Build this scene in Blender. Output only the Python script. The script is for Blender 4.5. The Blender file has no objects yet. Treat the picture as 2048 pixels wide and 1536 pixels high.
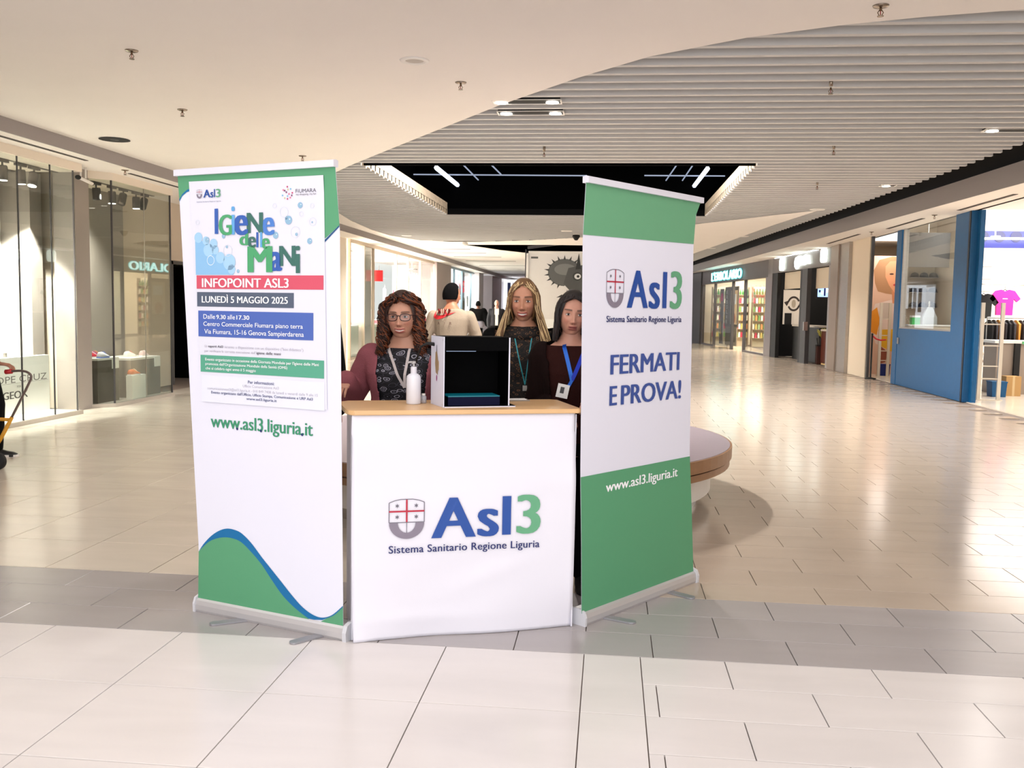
import bpy, bmesh, math, random
import numpy as np
from mathutils import Vector, Matrix
from mathutils.geometry import tessellate_polygon
from mathutils.bvhtree import BVHTree
random.seed(7)
PI = math.pi
sc = bpy.context.scene
col = sc.collection

# ------------------------------------------------------------------ camera
cam_d = bpy.data.cameras.new('camera'); cam = bpy.data.objects.new('camera', cam_d); col.objects.link(cam)
cam_d.sensor_width = 36.0; cam_d.lens = 36.0 * 1870 / 2048
cam_d.clip_start = 0.05; cam_d.clip_end = 300
yaw, pitch, roll = math.radians(5.8884483), math.radians(4.6539564), math.radians(0.95)
F_ = Vector((-math.sin(yaw) * math.cos(pitch), math.cos(yaw) * math.cos(pitch), -math.sin(pitch)))
R_ = Vector((math.cos(yaw), math.sin(yaw), 0)); U_ = R_.cross(F_)
R2 = R_ * math.cos(roll) + U_ * math.sin(roll); U2 = -R_ * math.sin(roll) + U_ * math.cos(roll)
m = Matrix((R2, U2, -F_)).transposed().to_4x4(); m.translation = (0, 0, 1.46)
cam.matrix_world = m
sc.camera = cam

# ------------------------------------------------------------------ world, big lights, exposure
w = bpy.data.worlds.new('world'); sc.world = w; w.use_nodes = True
bg = w.node_tree.nodes['Background']; bg.inputs[0].default_value = (1.0, 0.97, 0.93, 1); bg.inputs[1].default_value = 1.0
sc.view_settings.view_transform = 'Standard'; sc.view_settings.look = 'None'
sc.view_settings.gamma = 1; sc.view_settings.use_curve_mapping = False
sc.view_settings.exposure = 0.58

def area(name, loc, rot, sx, sy, power, color=(1, 1, 1)):
    l = bpy.data.lights.new(name, 'AREA'); l.shape = 'RECTANGLE'; l.size = sx; l.size_y = sy; l.energy = power; l.color = color
    o = bpy.data.objects.new(name, l); col.objects.link(o); o.location = loc; o.rotation_euler = rot
    return o
def spot(name, loc, target, power, angle=70, blend=0.6, radius=0.05, color=(1, 0.95, 0.88)):
    l = bpy.data.lights.new(name, 'SPOT'); l.energy = power; l.spot_size = math.radians(angle); l.spot_blend = blend
    l.shadow_soft_size = radius; l.color = color
    o = bpy.data.objects.new(name, l); col.objects.link(o); o.location = loc
    o.rotation_euler = (Vector(target) - Vector(loc)).to_track_quat('-Z', 'Y').to_euler()
    return o
# unseen fill added behind the camera, tilted up to brighten the ceiling
area('front_fill', (-0.5, -5.5, 1.6), (math.radians(108), 0, 0), 12, 2.6, 250, (0.93, 0.96, 1.0))
# unseen overhead area fill added out of frame to brighten the near floor
area('near_fill', (-0.6, 0.6, 3.3), (0, 0, 0), 10, 8, 165, (1.0, 0.985, 0.985))
# hidden area fill added above the ceiling opening to brighten the mid floor
area('opening_fill', (-0.8, 14.4, 5.05), (0, 0, 0), 4.6, 2.6, 620, (1.0, 0.97, 0.94))

# ------------------------------------------------------------------ materials
def lin(c):
    return tuple((v / 255 / 12.92) if v / 255 <= 0.04045 else ((v / 255 + 0.055) / 1.055) ** 2.4 for v in c)
MATS = {}
def mat(name, c=(128, 128, 128), rough=0.6, metal=0.0, emit=0.0, ecol=None, spec=0.5, alpha=1.0, noise=0.0, nscale=8, bump=0.0, bscale=60, stretch=(1, 1, 1), attr=None, rand=0.0, coat=0.0):
    if name in MATS: return MATS[name]
    M = bpy.data.materials.new(name); M.use_nodes = True; nt = M.node_tree; N = nt.nodes; L = nt.links
    b = N['Principled BSDF']
    b.inputs['Base Color'].default_value = (*lin(c), 1); b.inputs['Roughness'].default_value = rough; b.inputs['Metallic'].default_value = metal
    b.inputs['Specular IOR Level'].default_value = spec; b.inputs['Alpha'].default_value = alpha
    b.inputs['Coat Weight'].default_value = coat
    if emit > 0:
        b.inputs['Emission Color'].default_value = (*lin(ecol or c), 1); b.inputs['Emission Strength'].default_value = emit
    tc = N.new('ShaderNodeTexCoord'); mp = N.new('ShaderNodeMapping'); mp.inputs['Scale'].default_value = stretch
    L.new(tc.outputs['Object'], mp.inputs['Vector'])
    src = None
    if attr:
        a = N.new('ShaderNodeAttribute'); a.attribute_name = attr; src = a.outputs['Color']; L.new(src, b.inputs['Base Color'])
    if noise > 0 or rand > 0:
        hs = N.new('ShaderNodeHueSaturation')
        if src: L.new(src, hs.inputs['Color'])
        else: hs.inputs['Color'].default_value = (*lin(c), 1)
        last = None
        if noise > 0:
            nz = N.new('ShaderNodeTexNoise'); nz.inputs['Scale'].default_value = nscale; nz.inputs['Detail'].default_value = 5
            L.new(mp.outputs[0], nz.inputs['Vector'])
            mr = N.new('ShaderNodeMapRange'); mr.inputs['From Min'].default_value = 0.25; mr.inputs['From Max'].default_value = 0.75
            mr.inputs['To Min'].default_value = 1 - noise; mr.inputs['To Max'].default_value = 1 + noise
            L.new(nz.outputs['Fac'], mr.inputs['Value']); last = mr.outputs[0]
        if rand > 0:
            oi = N.new('ShaderNodeObjectInfo'); mr2 = N.new('ShaderNodeMapRange')
            mr2.inputs['To Min'].default_value = 1 - rand; mr2.inputs['To Max'].default_value = 1 + rand
            L.new(oi.outputs['Random'], mr2.inputs['Value'])
            if last:
                mm = N.new('ShaderNodeMath'); mm.operation = 'MULTIPLY'; L.new(last, mm.inputs[0]); L.new(mr2.outputs[0], mm.inputs[1]); last = mm.outputs[0]
            else: last = mr2.outputs[0]
        L.new(last, hs.inputs['Value']); L.new(hs.outputs[0], b.inputs['Base Color'])
    if bump > 0:
        nz = N.new('ShaderNodeTexNoise'); nz.inputs['Scale'].default_value = bscale; nz.inputs['Detail'].default_value = 4
        L.new(mp.outputs[0], nz.inputs['Vector'])
        bp = N.new('ShaderNodeBump'); bp.inputs['Strength'].default_value = bump; bp.inputs['Distance'].default_value = 0.01
        L.new(nz.outputs['Fac'], bp.inputs['Height']); L.new(bp.outputs[0], b.inputs['Normal'])
    MATS[name] = M
    return M
def glass(name, tint=(235, 240, 238), refl=1.0):
    if name in MATS: return MATS[name]
    M = bpy.data.materials.new(name); M.use_nodes = True; nt = M.node_tree; N = nt.nodes; L = nt.links
    for n in list(N): N.remove(n)
    out = N.new('ShaderNodeOutputMaterial'); mx = N.new('ShaderNodeMixShader'); tr = N.new('ShaderNodeBsdfTransparent'); gl = N.new('ShaderNodeBsdfGlossy')
    tr.inputs[0].default_value = (*lin(tint), 1); gl.inputs['Roughness'].default_value = 0.01
    lw = N.new('ShaderNodeLayerWeight'); lw.inputs[0].default_value = 0.5
    pw = N.new('ShaderNodeMath'); pw.operation = 'POWER'; pw.inputs[1].default_value = 4.0; L.new(lw.outputs['Facing'], pw.inputs[0])
    mu = N.new('ShaderNodeMath'); mu.operation = 'MULTIPLY_ADD'; mu.inputs[1].default_value = 0.7 * refl; mu.inputs[2].default_value = 0.03 * refl; mu.use_clamp = True
    L.new(pw.outputs[0], mu.inputs[0])
    L.new(mu.outputs[0], mx.inputs[0]); L.new(tr.outputs[0], mx.inputs[1]); L.new(gl.outputs[0], mx.inputs[2]); L.new(mx.outputs[0], out.inputs[0])
    MATS[name] = M
    return M

# ------------------------------------------------------------------ mesh builder
class MB:
    def __init__(s): s.v = []; s.f = []; s.mi = []; s.cur = 0
    def add(s, vs, fs):
        n = len(s.v); s.v += [tuple(v) for v in vs]; s.f += [tuple(i + n for i in f) for f in fs]; s.mi += [s.cur] * len(fs); return s
    def box(s, x0, y0, z0, x1, y1, z1):
        return s.add([(x0, y0, z0), (x1, y0, z0), (x1, y1, z0), (x0, y1, z0), (x0, y0, z1), (x1, y0, z1), (x1, y1, z1), (x0, y1, z1)],
                     [(0, 3, 2, 1), (4, 5, 6, 7), (0, 1, 5, 4), (1, 2, 6, 5), (2, 3, 7, 6), (3, 0, 4, 7)])
    def seg(s, p, q, t, z0, z1, off=0.0):
        """upright slab standing on the line p-q, thickness t centred, shifted sideways by off"""
        d = Vector((q[0] - p[0], q[1] - p[1])); d.normalize(); n = Vector((-d.y, d.x))
        a = n * (off - t / 2); b = n * (off + t / 2)
        P = [(p[0] + a.x, p[1] + a.y), (q[0] + a.x, q[1] + a.y), (q[0] + b.x, q[1] + b.y), (p[0] + b.x, p[1] + b.y)]
        return s.prism(P, z0, z1)
    def prism(s, P, z0, z1):
        n = len(P)
        if sum(P[i][0] * P[(i + 1) % n][1] - P[(i + 1) % n][0] * P[i][1] for i in range(n)) < 0: P = P[::-1]
        vs = [(x, y, z0) for x, y in P] + [(x, y, z1) for x, y in P]
        fs = [tuple(range(n))[::-1], tuple(range(n, 2 * n))] + [(i, (i + 1) % n, n + (i + 1) % n, n + i) for i in range(n)]
        return s.add(vs, fs)
    def poly(s, P): return s.add(P, [tuple(range(len(P)))])
    def loft(s, rings, cap=True, closed=False):
        n = len(rings[0]); vs = [p for r in rings for p in r]; fs = []
        m_ = len(rings)
        for i in range(m_ - (0 if closed else 1)):
            for j in range(n):
                a = i * n + j; b = i * n + (j + 1) % n; c = ((i + 1) % m_) * n + (j + 1) % n; d = ((i + 1) % m_) * n + j
                fs.append((a, b, c, d))
        if cap and not closed: fs += [tuple(range(n))[::-1], tuple(range((m_ - 1) * n, m_ * n))]
        return s.add(vs, fs)
    def tube(s, path, r, n=8, cap=True, closed=False, flat=1.0):
        path = [Vector(p) for p in path]
        if not hasattr(r, '__len__'): r = [r] * len(path)
        rings = []; up = None
        for i, p in enumerate(path):
            if closed: d = path[(i + 1) % len(path)] - path[i - 1]
            else: d = path[min(i + 1, len(path) - 1)] - path[max(i - 1, 0)]
            if d.length < 1e-9: d = Vector((0, 0, 1))
            d.normalize()
            if up is None:
                up = Vector((0, 0, 1)) if abs(d.z) < 0.9 else Vector((0, 1, 0))
            a = d.cross(up); 
            if a.length < 1e-6: a = d.cross(Vector((1, 0, 0)))
            a.normalize(); b = a.cross(d); up = b
            rings.append([tuple(p + a * (r[i] * math.cos(2 * PI * k / n)) + b * (r[i] * flat * math.sin(2 * PI * k / n))) for k in range(n)])
        return s.loft(rings, cap, closed)
    def lathe(s, prof, c=(0, 0, 0), n=24):
        rings = [[(c[0] + r * math.cos(2 * PI * k / n), c[1] + r * math.sin(2 * PI * k / n), c[2] + z) for k in range(n)] for r, z in prof]
        return s.loft(rings)
    def ell(s, c, rx, ry, rz, n=16, m_=10):
        rings = []
        for i in range(m_ + 1):
            t = -PI / 2 + PI * i / m_; rr = max(math.cos(t), 1e-3)
            rings.append([(c[0] + rx * rr * math.cos(2 * PI * k / n), c[1] + ry * rr * math.sin(2 * PI * k / n), c[2] + rz * math.sin(t)) for k in range(n)])
        return s.loft(rings)
    def xf(s, M, start=0):
        for i in range(start, len(s.v)): s.v[i] = tuple(M @ Vector(s.v[i]))
        return s
    def mesh(s, name, mats=(), smooth=False):
        me = bpy.data.meshes.new(name); me.from_pydata(s.v, [], s.f)
        for mm in (mats if isinstance(mats, (list, tuple)) else [mats]): me.materials.append(mm)
        if any(s.mi): me.polygons.foreach_set('material_index', s.mi)
        if smooth: me.shade_smooth()
        me.update(); return me
    def build(s, name, mats, parent=None, smooth=False, bevel=0):
        me = s.mesh(name, mats, smooth)
        if bevel:
            bm = bmesh.new(); bm.from_mesh(me)
            bmesh.ops.bevel(bm, geom=bm.edges[:], offset=bevel, segments=2, affect='EDGES', clamp_overlap=True)
            bm.to_mesh(me); bm.free()
        return link(name, me, parent)
def link(name, me, parent=None):
    o = bpy.data.objects.new(name, me); col.objects.link(o)
    if parent is not None: o.parent = parent
    return o
def tag(o, label=None, cat=None, group=None, kind=None):
    if label: o['label'] = label
    if cat: o['category'] = cat
    if group: o['group'] = group
    if kind: o['kind'] = kind
    return o
def thing(name, label, cat, loc=(0, 0, 0), rz=0.0, group=None):
    o = bpy.data.objects.new(name, None); col.objects.link(o); o.location = loc; o.rotation_euler = (0, 0, rz); o.empty_display_size = 0.1
    return tag(o, label, cat, group)
def struct(name, mb, mats, parent=None, smooth=False):
    o = mb.build(name, mats, parent, smooth)
    if parent is None: o['kind'] = 'structure'
    return o
def copy_tree(o, parent=None):
    c = o.copy(); col.objects.link(c); c.parent = parent
    for ch in list(o.children): copy_tree(ch, c)
    return c
def place(o, loc, rz=0.0, label=None, group=None):
    o.location = loc; o.rotation_euler = (0, 0, rz)
    if label: o['label'] = label
    if group: o['group'] = group
    return o

# flat lettering: text outlines fitted into a box, returned as 2-D triangles
def text2d(string, box, bold=0.0, shear=0.0, spacing=1.0):
    sh_ = max(0, bold - .002); bold = 0.0
    cu = bpy.data.curves.new('t', 'FONT'); cu.body = string; cu.size = 1; cu.offset = bold; cu.shear = shear; cu.resolution_u = 4; cu.space_character = spacing
    o = bpy.data.objects.new('t', cu); me = o.to_mesh()
    V = np.array([v.co[:2] for v in me.vertices]); Fc = [tuple(p.vertices) for p in me.polygons]
    o.to_mesh_clear(); bpy.data.objects.remove(o); bpy.data.curves.remove(cu)
    if sh_ > 0:
        n_ = len(V); ks_ = [0, -1, -.5, .5, 1]; F0 = Fc; Fc = [tuple(i + q * n_ for i in f) for q in range(5) for f in F0]; V = np.vstack([V + [k_ * sh_, 0] for k_ in ks_])
    lo = V.min(0); hi = V.max(0); x0, y0, x1, y1 = box
    V = (V - lo) / np.maximum(hi - lo, 1e-6) * np.array([x1 - x0, y1 - y0]) + np.array([x0, y0])
    if sh_ > 0: V = np.hstack([V, np.repeat([0, .0002, .0004, .0006, .0008], n_)[:, None]])
    return V, Fc
class Sheet:
    """a printed surface: maps (u, z) to 3-D with a small lift"""
    def __init__(s, fn, parent): s.fn = fn; s.parent = parent; s.k = 0
    def put(s, name, V, Fc, m_, lift=None, parent=None):
        s.k += 1
        mb = MB(); mb.add([s.fn(q[0], q[1], (lift if lift is not None else 0.002) + (q[2] if len(q) > 2 else 0)) for q in V], Fc)
        return mb.build(name, m_, parent or s.parent)
    def text(s, string, box, m_, bold=0.0, lift=0.003, name='lettering', shear=0, spacing=1.0, parent=None):
        V, Fc = text2d(string, box, bold, shear, spacing); return s.put(name, V, Fc, m_, lift, parent)
    def shape(s, P, m_, lift=0.002, name='printed_shape', parent=None):
        tri = tessellate_polygon([[Vector((a, b, 0)) for a, b in P]])
        return s.put(name, P, [tuple(t) for t in tri], m_, lift, parent)
    def disc(s, c, r, m_, lift=0.002, name='printed_dot', inner=0, a0=0, a1=2 * PI, ry=None, parent=None):
        n = 24; ry = ry or r
        if inner <= 0: P = [(c[0] + r * math.cos(a0 + (a1 - a0) * k / n), c[1] + ry * math.sin(a0 + (a1 - a0) * k / n)) for k in range(n + (0 if a1 - a0 > 6.28 else 1))]
        else:
            P = [(c[0] + r * math.cos(a0 + (a1 - a0) * k / n), c[1] + ry * math.sin(a0 + (a1 - a0) * k / n)) for k in range(n + 1)]
            q = inner / r
            Q = [(c[0] + (p[0] - c[0]) * q, c[1] + (p[1] - c[1]) * q) for p in P]
            V = P + Q; return s.put(name, V, [(k, k + 1, n + 2 + k, n + 1 + k) for k in range(n)], m_, lift, parent)
        return s.shape(P, m_, lift, name, parent)

# shared materials
WHITE = mat('white_paint', (236, 232, 226), 0.5)
CEIL = mat('ceiling_plaster', (243, 237, 231), 0.85, noise=0.012, nscale=1.5)
FASCIA = mat('grey_fascia', (150, 143, 142), 0.6)
SLAT = mat('ceiling_slat_metal', (198, 197, 196), 0.5, 0.0)
BLACKM = mat('black_matt', (8, 8, 9), 0.7)
VOID = mat('void_black', (3, 3, 4), 0.95, spec=0.1)
DGREY = mat('dark_grey_metal', (62, 60, 62), 0.45)
STEEL = mat('brushed_steel', (178, 172, 166), 0.3, 0.85, noise=0.05, nscale=3, stretch=(1, 1, 12))
GREYWALL = mat('grey_panel', (152, 143, 136), 0.5, noise=0.04, nscale=2)
BEIGEW = mat('beige_wall', (205, 190, 172), 0.6)
GLS = glass('shop_glass', (232, 236, 232), 0.95)
GLC = glass('clear_glass', (240, 244, 244), 0.8)
# ------------------------------------------------------------------ floor
def tile_mat(name, c, rough, var):
    M = mat(name, c, rough, rand=var)
    nt = M.node_tree; N = nt.nodes; L = nt.links; b = N['Principled BSDF']
    hs = [n for n in N if n.type == 'HUE_SAT'][0]
    g = N.new('ShaderNodeNewGeometry'); mp = N.new('ShaderNodeMapping'); mp.inputs['Scale'].default_value = (0.9, 3.5, 1)
    nz = N.new('ShaderNodeTexNoise'); nz.inputs['Scale'].default_value = 1.6; nz.inputs['Detail'].default_value = 6; nz.inputs['Distortion'].default_value = 0.4
    L.new(g.outputs['Position'], mp.inputs[0]); L.new(mp.outputs[0], nz.inputs['Vector'])
    mr = N.new('ShaderNodeMapRange'); mr.inputs['From Min'].default_value = 0.3; mr.inputs['From Max'].default_value = 0.7
    mr.inputs['To Min'].default_value = 0.955; mr.inputs['To Max'].default_value = 1.03; L.new(nz.outputs['Fac'], mr.inputs['Value'])
    old = hs.inputs['Value'].links[0].from_socket; mm = N.new('ShaderNodeMath'); mm.operation = 'MULTIPLY'
    L.new(old, mm.inputs[0]); L.new(mr.outputs[0], mm.inputs[1]); L.new(mm.outputs[0], hs.inputs['Value'])
    nr = N.new('ShaderNodeMapRange'); nr.inputs['To Min'].default_value = rough - 0.03; nr.inputs['To Max'].default_value = rough + 0.05
    L.new(nz.outputs['Fac'], nr.inputs['Value']); L.new(nr.outputs[0], b.inputs['Roughness'])
    return M
TILE = tile_mat('pale_stone_tile', (214, 208, 206), 0.2, 0.02)
TILEG = tile_mat('grey_stone_tile', (162, 156, 156), 0.22, 0.03)
TILEB = tile_mat('beige_stone_tile', (182, 167, 152), 0.16, 0.025)
TILEL = tile_mat('pale_beige_tile', (208, 198, 184), 0.18, 0.02)
GROUT = mat('grout', (112, 100, 92), 0.8)
floor = struct('floor', MB().box(-9.5, -6, -0.2, 13, 66, -0.010), GROUT)
TM = {}
def tile(x0, x1, y0, y1, m_):
    g = 0.002
    wx = round(x1 - x0 - 2 * g, 4); wy = round(y1 - y0 - 2 * g, 4); key = (wx, wy, m_.name)
    if key not in TM:
        mb = MB(); e = 0.0012
        mb.loft([[(-wx / 2, -wy / 2, -0.01), (wx / 2, -wy / 2, -0.01), (wx / 2, wy / 2, -0.01), (-wx / 2, wy / 2, -0.01)],
                 [(-wx / 2, -wy / 2, -e), (wx / 2, -wy / 2, -e), (wx / 2, wy / 2, -e), (-wx / 2, wy / 2, -e)],
                 [(-wx / 2 + e, -wy / 2 + e, 0), (wx / 2 - e, -wy / 2 + e, 0), (wx / 2 - e, wy / 2 - e, 0), (-wx / 2 + e, wy / 2 - e, 0)]])
        TM[key] = mb.mesh('floor_tile', m_)
    o = link('floor_tile', TM[key], floor); o.location = ((x0 + x1) / 2, (y0 + y1) / 2, 0)
far = MB(); farl = MB()
def far_tile(x0, x1, y0, y1):
    g = 0.0025; far.box(x0 + g, y0 + g, -0.01, x1 - g, y1 - g, 0)
P_ = 0.594; L0 = 0.521
# big pale tiles nearest the camera on the left, with a narrow border column
for r in range(3):
    y1 = 3.88 - 0.578 * r; y0 = y1 - 0.578
    for k in range(5): tile(-0.073 - P_ * (k + 1), -0.073 - P_ * k, y0, y1, TILE)
    tile(-0.073, 0.163, y0, y1, TILE)
# half-height running bond on the right
for r in range(6):
    y1 = 3.88 - 0.289 * r; y0 = y1 - 0.289; off = 0.513 if r % 2 == 0 else 0.215
    tile(0.163, off, y0, y1, TILE)
    for k in range(4): tile(off + P_ * k, off + P_ * (k + 1), y0, y1, TILE)
    tile(off + P_ * 4, 3.0, y0, y1, TILE)
# grey band of three courses
for r in range(3):
    y0 = 3.88 + 0.2835 * r; y1 = y0 + 0.2835; off = 0.218 if r % 2 == 0 else L0
    for k in range(-8, 5): tile(off + P_ * k, off + P_ * (k + 1), y0, y1, TILEG)
# beyond the band
for r in range(26):
    y0 = 4.7305 + 0.2888 * r; y1 = y0 + 0.2888; off = L0 if r % 2 == 0 else L0 - P_ / 2
    ks = range(-2, 9)
    for k in ks:
        a, b = off + P_ * k, off + P_ * (k + 1)
        if a < -0.668: a = -0.667
        if b - a < 0.1 or b > 5.7: continue
        vis = y0 < 8.6 and a < 0.46 * y0 + 0.1 and b > 0.2
        if vis: tile(a, b, y0, y1, TILEB)
        else: far_tile(a, b, y0, y1)
for r in range(180):
    y0 = 4.7305 + 0.2888 * (26 + r); y1 = y0 + 0.2888
    if y0 > 46: break
    off = L0 if r % 2 == 0 else L0 - P_ / 2
    for k in range(-2, 9): far_tile(max(off + P_ * k, -0.667), off + P_ * (k + 1), y0, y1)
for r in range(72):
    y0 = 4.7305 + 0.5776 * r; y1 = y0 + 0.5776
    for k in range(11):
        b = L0 - P_ * (k + 2); a = b - P_
        if b < -6.75: continue
        if y0 < 8.5 and b < -1.2 and a > -0.62 * y0: tile(a, b, y0, y1, TILEL)
        else: farl.box(a + .0025, y0 + .0025, -.01, b - .0025, y1 - .0025, 0)
fg = MB()
for r in range(3):
    y0 = 3.88 + 0.2835 * r; off = 0.218 if r % 2 == 0 else L0
    for k in list(range(-11, -8)) + list(range(5, 10)): fg.box(off + P_ * k + .002, y0 + .002, -.01, off + P_ * (k + 1) - .002, y0 + .2815, 0)
tag(fg.build('floor_tile', TILEG, floor), kind='stuff')
o = far.build('floor_tile', TILEB, floor); tag(o, kind='stuff'); tag(farl.build('floor_tile', TILEL, floor), kind='stuff')
shopfloor = MB().box(6.02, 8, -0.01, 12, 24.5, 0.004)
shopfloor.build('shop_floor', mat('shop_floor_tile', (226, 214, 198), 0.16, noise=0.02, nscale=2), floor)
rug = MB().box(-6.78, -6, -0.01, -0.668, 2.1, 0.0); rug.box(-0.668, -6, -0.01, 6.0, 2.1, 0.0); rug.box(3.0, 2.1, -0.01, 6, 3.88, 0); rug.box(-6.78, 2.1, -0.01, -3.05, 3.88, 0)
o = rug.build('floor_tile', TILE, floor); tag(o, kind='stuff')

# ------------------------------------------------------------------ ceiling
ZC = 3.36
near_c = [(4.52, 5.98), (3.5, 6.08), (2.5, 6.24), (1.95, 6.36), (1.5, 6.50), (0.9, 6.77), (0.25, 7.23), (-0.30, 7.85), (-1.07, 8.87), (-2.08, 10.37), (-2.9, 11.6), (-3.57, 12.61), (-4.05, 13.4), (-4.7, 14.8), (-5.2, 16.4), (-5.55, 18.4), (-5.84, 20.7), (-6.0, 23.2), (-5.95, 25.0), (-5.48, 26.6), (-4.7, 27.2), (-3.8, 27.15), (-2.3, 26.4), (-0.71, 25.1), (0.8, 22.9), (2.09, 20.65), (3.17, 18.95), (3.78, 18.1)]
inner_s = [(3.5, 21.0), (3.15, 26), (2.75, 31), (2.4, 37), (2.3, 42)]
outer_s = [(2.9, 42), (3.18, 36.5), (3.73, 26), (4.25, 17.6), (4.47, 13.2), (4.52, 11)]
slat_zone = near_c + inner_s + outer_s
hole2 = [(-4.5, 28.4), (-4.0, 29.8), (-3.67, 30.9), (-3.0, 32.2), (-1.5, 33.4), (0.5, 33.6), (1.8, 31.5), (1.7, 29.5), (0.5, 28.2), (-2, 28.1)]
outer = [(-6.3, -6), (4.52, -6)] + near_c + inner_s + [(2.0, 50), (1.6, 64), (-6.3, 64)]
def holed(outer, holes, z0, z1):
    pl = [[Vector((x, y, 0)) for x, y in P] for P in [outer] + holes]
    tri = tessellate_polygon(pl); pts = [p for P in pl for p in P]; n = len(pts)
    mb = MB(); vs = [(p.x, p.y, z0) for p in pts] + [(p.x, p.y, z1) for p in pts]
    fs = [t for t in tri] + [tuple(n + i for i in t[::-1]) for t in tri]
    k = 0
    for P in pl:
        L_ = len(P); fs += [(k + i, k + (i + 1) % L_, n + k + (i + 1) % L_, n + k + i) for i in range(L_)]; k += L_
    return mb.add(vs, fs)
ceiling = struct('ceiling', holed(outer, [hole2], ZC - 0.01, ZC), CEIL)
def scan(P, y):
    xs = []
    for i in range(len(P)):
        (ax, ay), (bx, by) = P[i], P[(i + 1) % len(P)]
        if (ay > y) != (by > y): xs.append(ax + (y - ay) / (by - ay) * (bx - ax))
    xs.sort(); return [(xs[i], xs[i + 1]) for i in range(0, len(xs) - 1, 2)]
OX0, OX1, OY0, OY1 = -3.42, 1.86, 12.80, 19.45
pitch_s = 0.2555; k = 0; y = 6.757 - 3 * pitch_s
while y < 41.5:
    ivs = scan(slat_zone, y + pitch_s / 2)
    for a, b in ivs:
        outer_end = (a, b) == ivs[-1]; e_ = 0 if outer_end else 0.3
        segs = [(a - 0.3, b + e_)]
        if OY0 - 0.1 < y + pitch_s / 2 < OY1 + 0.1: segs = [(a - 0.3, OX0), (max(OX1, a - 0.3), b + e_)]
        if len(ivs) == 2 and ivs[1][0] - ivs[0][1] < 0.62: segs = [(max(x0, ivs[0][1] + 0.301) if outer_end else x0, x1) for x0, x1 in segs]
        for x0, x1 in segs:
            if x1 - x0 < 0.1: continue
            mb = MB(); y1 = y + pitch_s - 0.001
            mb.loft([[(x, y, ZC + 0.001), (x, y, ZC + 0.12), (x, y1, ZC + 0.12), (x, y1, ZC + 0.112), (x, y + 0.058, ZC + 0.112), (x, y + 0.058, ZC + 0.001)] for x in (x0, x1)])
            mb.build('ceiling_slat', SLAT, ceiling)
    y += pitch_s
# black plenum seen through the openings and the long gap on the right
v = MB(); v.box(OX0 - 1.2, OY0 - 0.02, 5.2, OX1 + 1.2, OY1 + 2.5, 5.25)
v.box(OX0 - 1.25, OY0 - 0.3, 3.45, OX0 - 1.2, OY1 + 2.5, 5.2); v.box(OX1 + 1.2, OY0 - 0.3, 3.45, OX1 + 1.25, OY1 + 2.5, 5.2)
v.box(OX0 - 1.2, OY1 + 2.5, 3.45, OX1 + 1.2, OY1 + 2.55, 5.2); v.box(OX0 - 1.2, OY0 - 0.3, 3.45, OX1 + 1.2, OY0 - 0.25, 5.2)
v.box(-5, 27.8, 4.2, 2.5, 34, 4.25); v.box(-5, 34, 3.4, 2.5, 34.05, 4.2); v.box(-5.0, 27.8, 3.4, -4.95, 34, 4.2); v.box(2.45, 27.8, 3.4, 2.5, 34, 4.2)
lip = [(5.42, -6), (5.42, 11), (5.33, 13), (4.95, 20.4), (4.6, 27), (4.25, 34), (3.77, 40.7), (3.3, 50), (2.9, 64)]
void_top = [(x + 0.3, yy) for x, yy in lip] + [(1.5, 64), (2.0, 50), (2.8, 42), (3.05, 36.5), (3.6, 26), (4.1, 17.6), (4.3, 13.2), (4.35, -6)]
v.prism(void_top, 3.56, 3.6)
struct('ceiling_void', v, VOID)
# reveal round the rectangular opening
tr = MB()
tr.box(OX0 - 0.03, OY0, ZC + 0.03, OX0, OY1, 3.62); tr.box(OX1, OY0, ZC + 0.03, OX1 + 0.03, OY1, 3.62)
struct('trim_1', tr, mat('opening_reveal', (214, 196, 172), 0.35))
tr = MB(); tr.box(OX0, OY0 - 0.03, ZC + 0.02, OX1, OY0, 3.5); tr.box(OX0, OY1, ZC + 0.02, OX1, OY1 + 0.03, 3.5)
struct('trim_2', tr, VOID)
LUM = mat('tube_light', (235, 240, 255), 0.4, emit=1.3, ecol=(225, 235, 255))
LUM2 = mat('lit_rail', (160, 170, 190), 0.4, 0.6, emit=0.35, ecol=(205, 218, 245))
def bar(name, a, b, t, m_, label=None, z=4.3, group=None):
    z = z if m_ == LUM else 4.42 if abs(a[1] - b[1]) > 1 else 4.5
    mb = MB(); mb.tube([(a[0], a[1], z), (b[0], b[1], z)], t, 6)
    o = mb.build(name, m_)
    tag(o, label, 'light' if m_ == LUM else 'rail', group); return o
bar('linear_light', (-3.615, 19.2), (-3.615, 21.9), 0.05, LUM, 'bright tube light at the left inside the black ceiling opening')
bar('linear_light', (1.87, 19.3), (1.84, 21.9), 0.05, LUM, 'bright tube light at the right inside the black ceiling opening')
for i, (a, b, l) in enumerate([((-3.12, 19.2), (-3.13, 21.9), 'thin pale metal rail right of the left tube light in the ceiling opening'),
                  ((-2.54, 19.3), (-2.49, 21.0), 'short pale rail third from left inside the black ceiling opening'),
                  ((1.29, 19.3), (1.2, 21.9), 'thin pale rail left of two others at right of the black ceiling opening'),
                  ((1.61, 19.3), (1.57, 21.9), 'thin pale rail just left of the right tube light in the ceiling opening'),
                  ((-4.6, 21.6), (-0.6, 21.75), 'long pale rail crossing the left half of the black ceiling opening'),
                  ((0.7, 21.7), (2.5, 21.75), 'pale rail crossing the right half of the black ceiling opening')]):
    bar('metal_rail', a, b, 0.016, LUM2, l)
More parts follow.
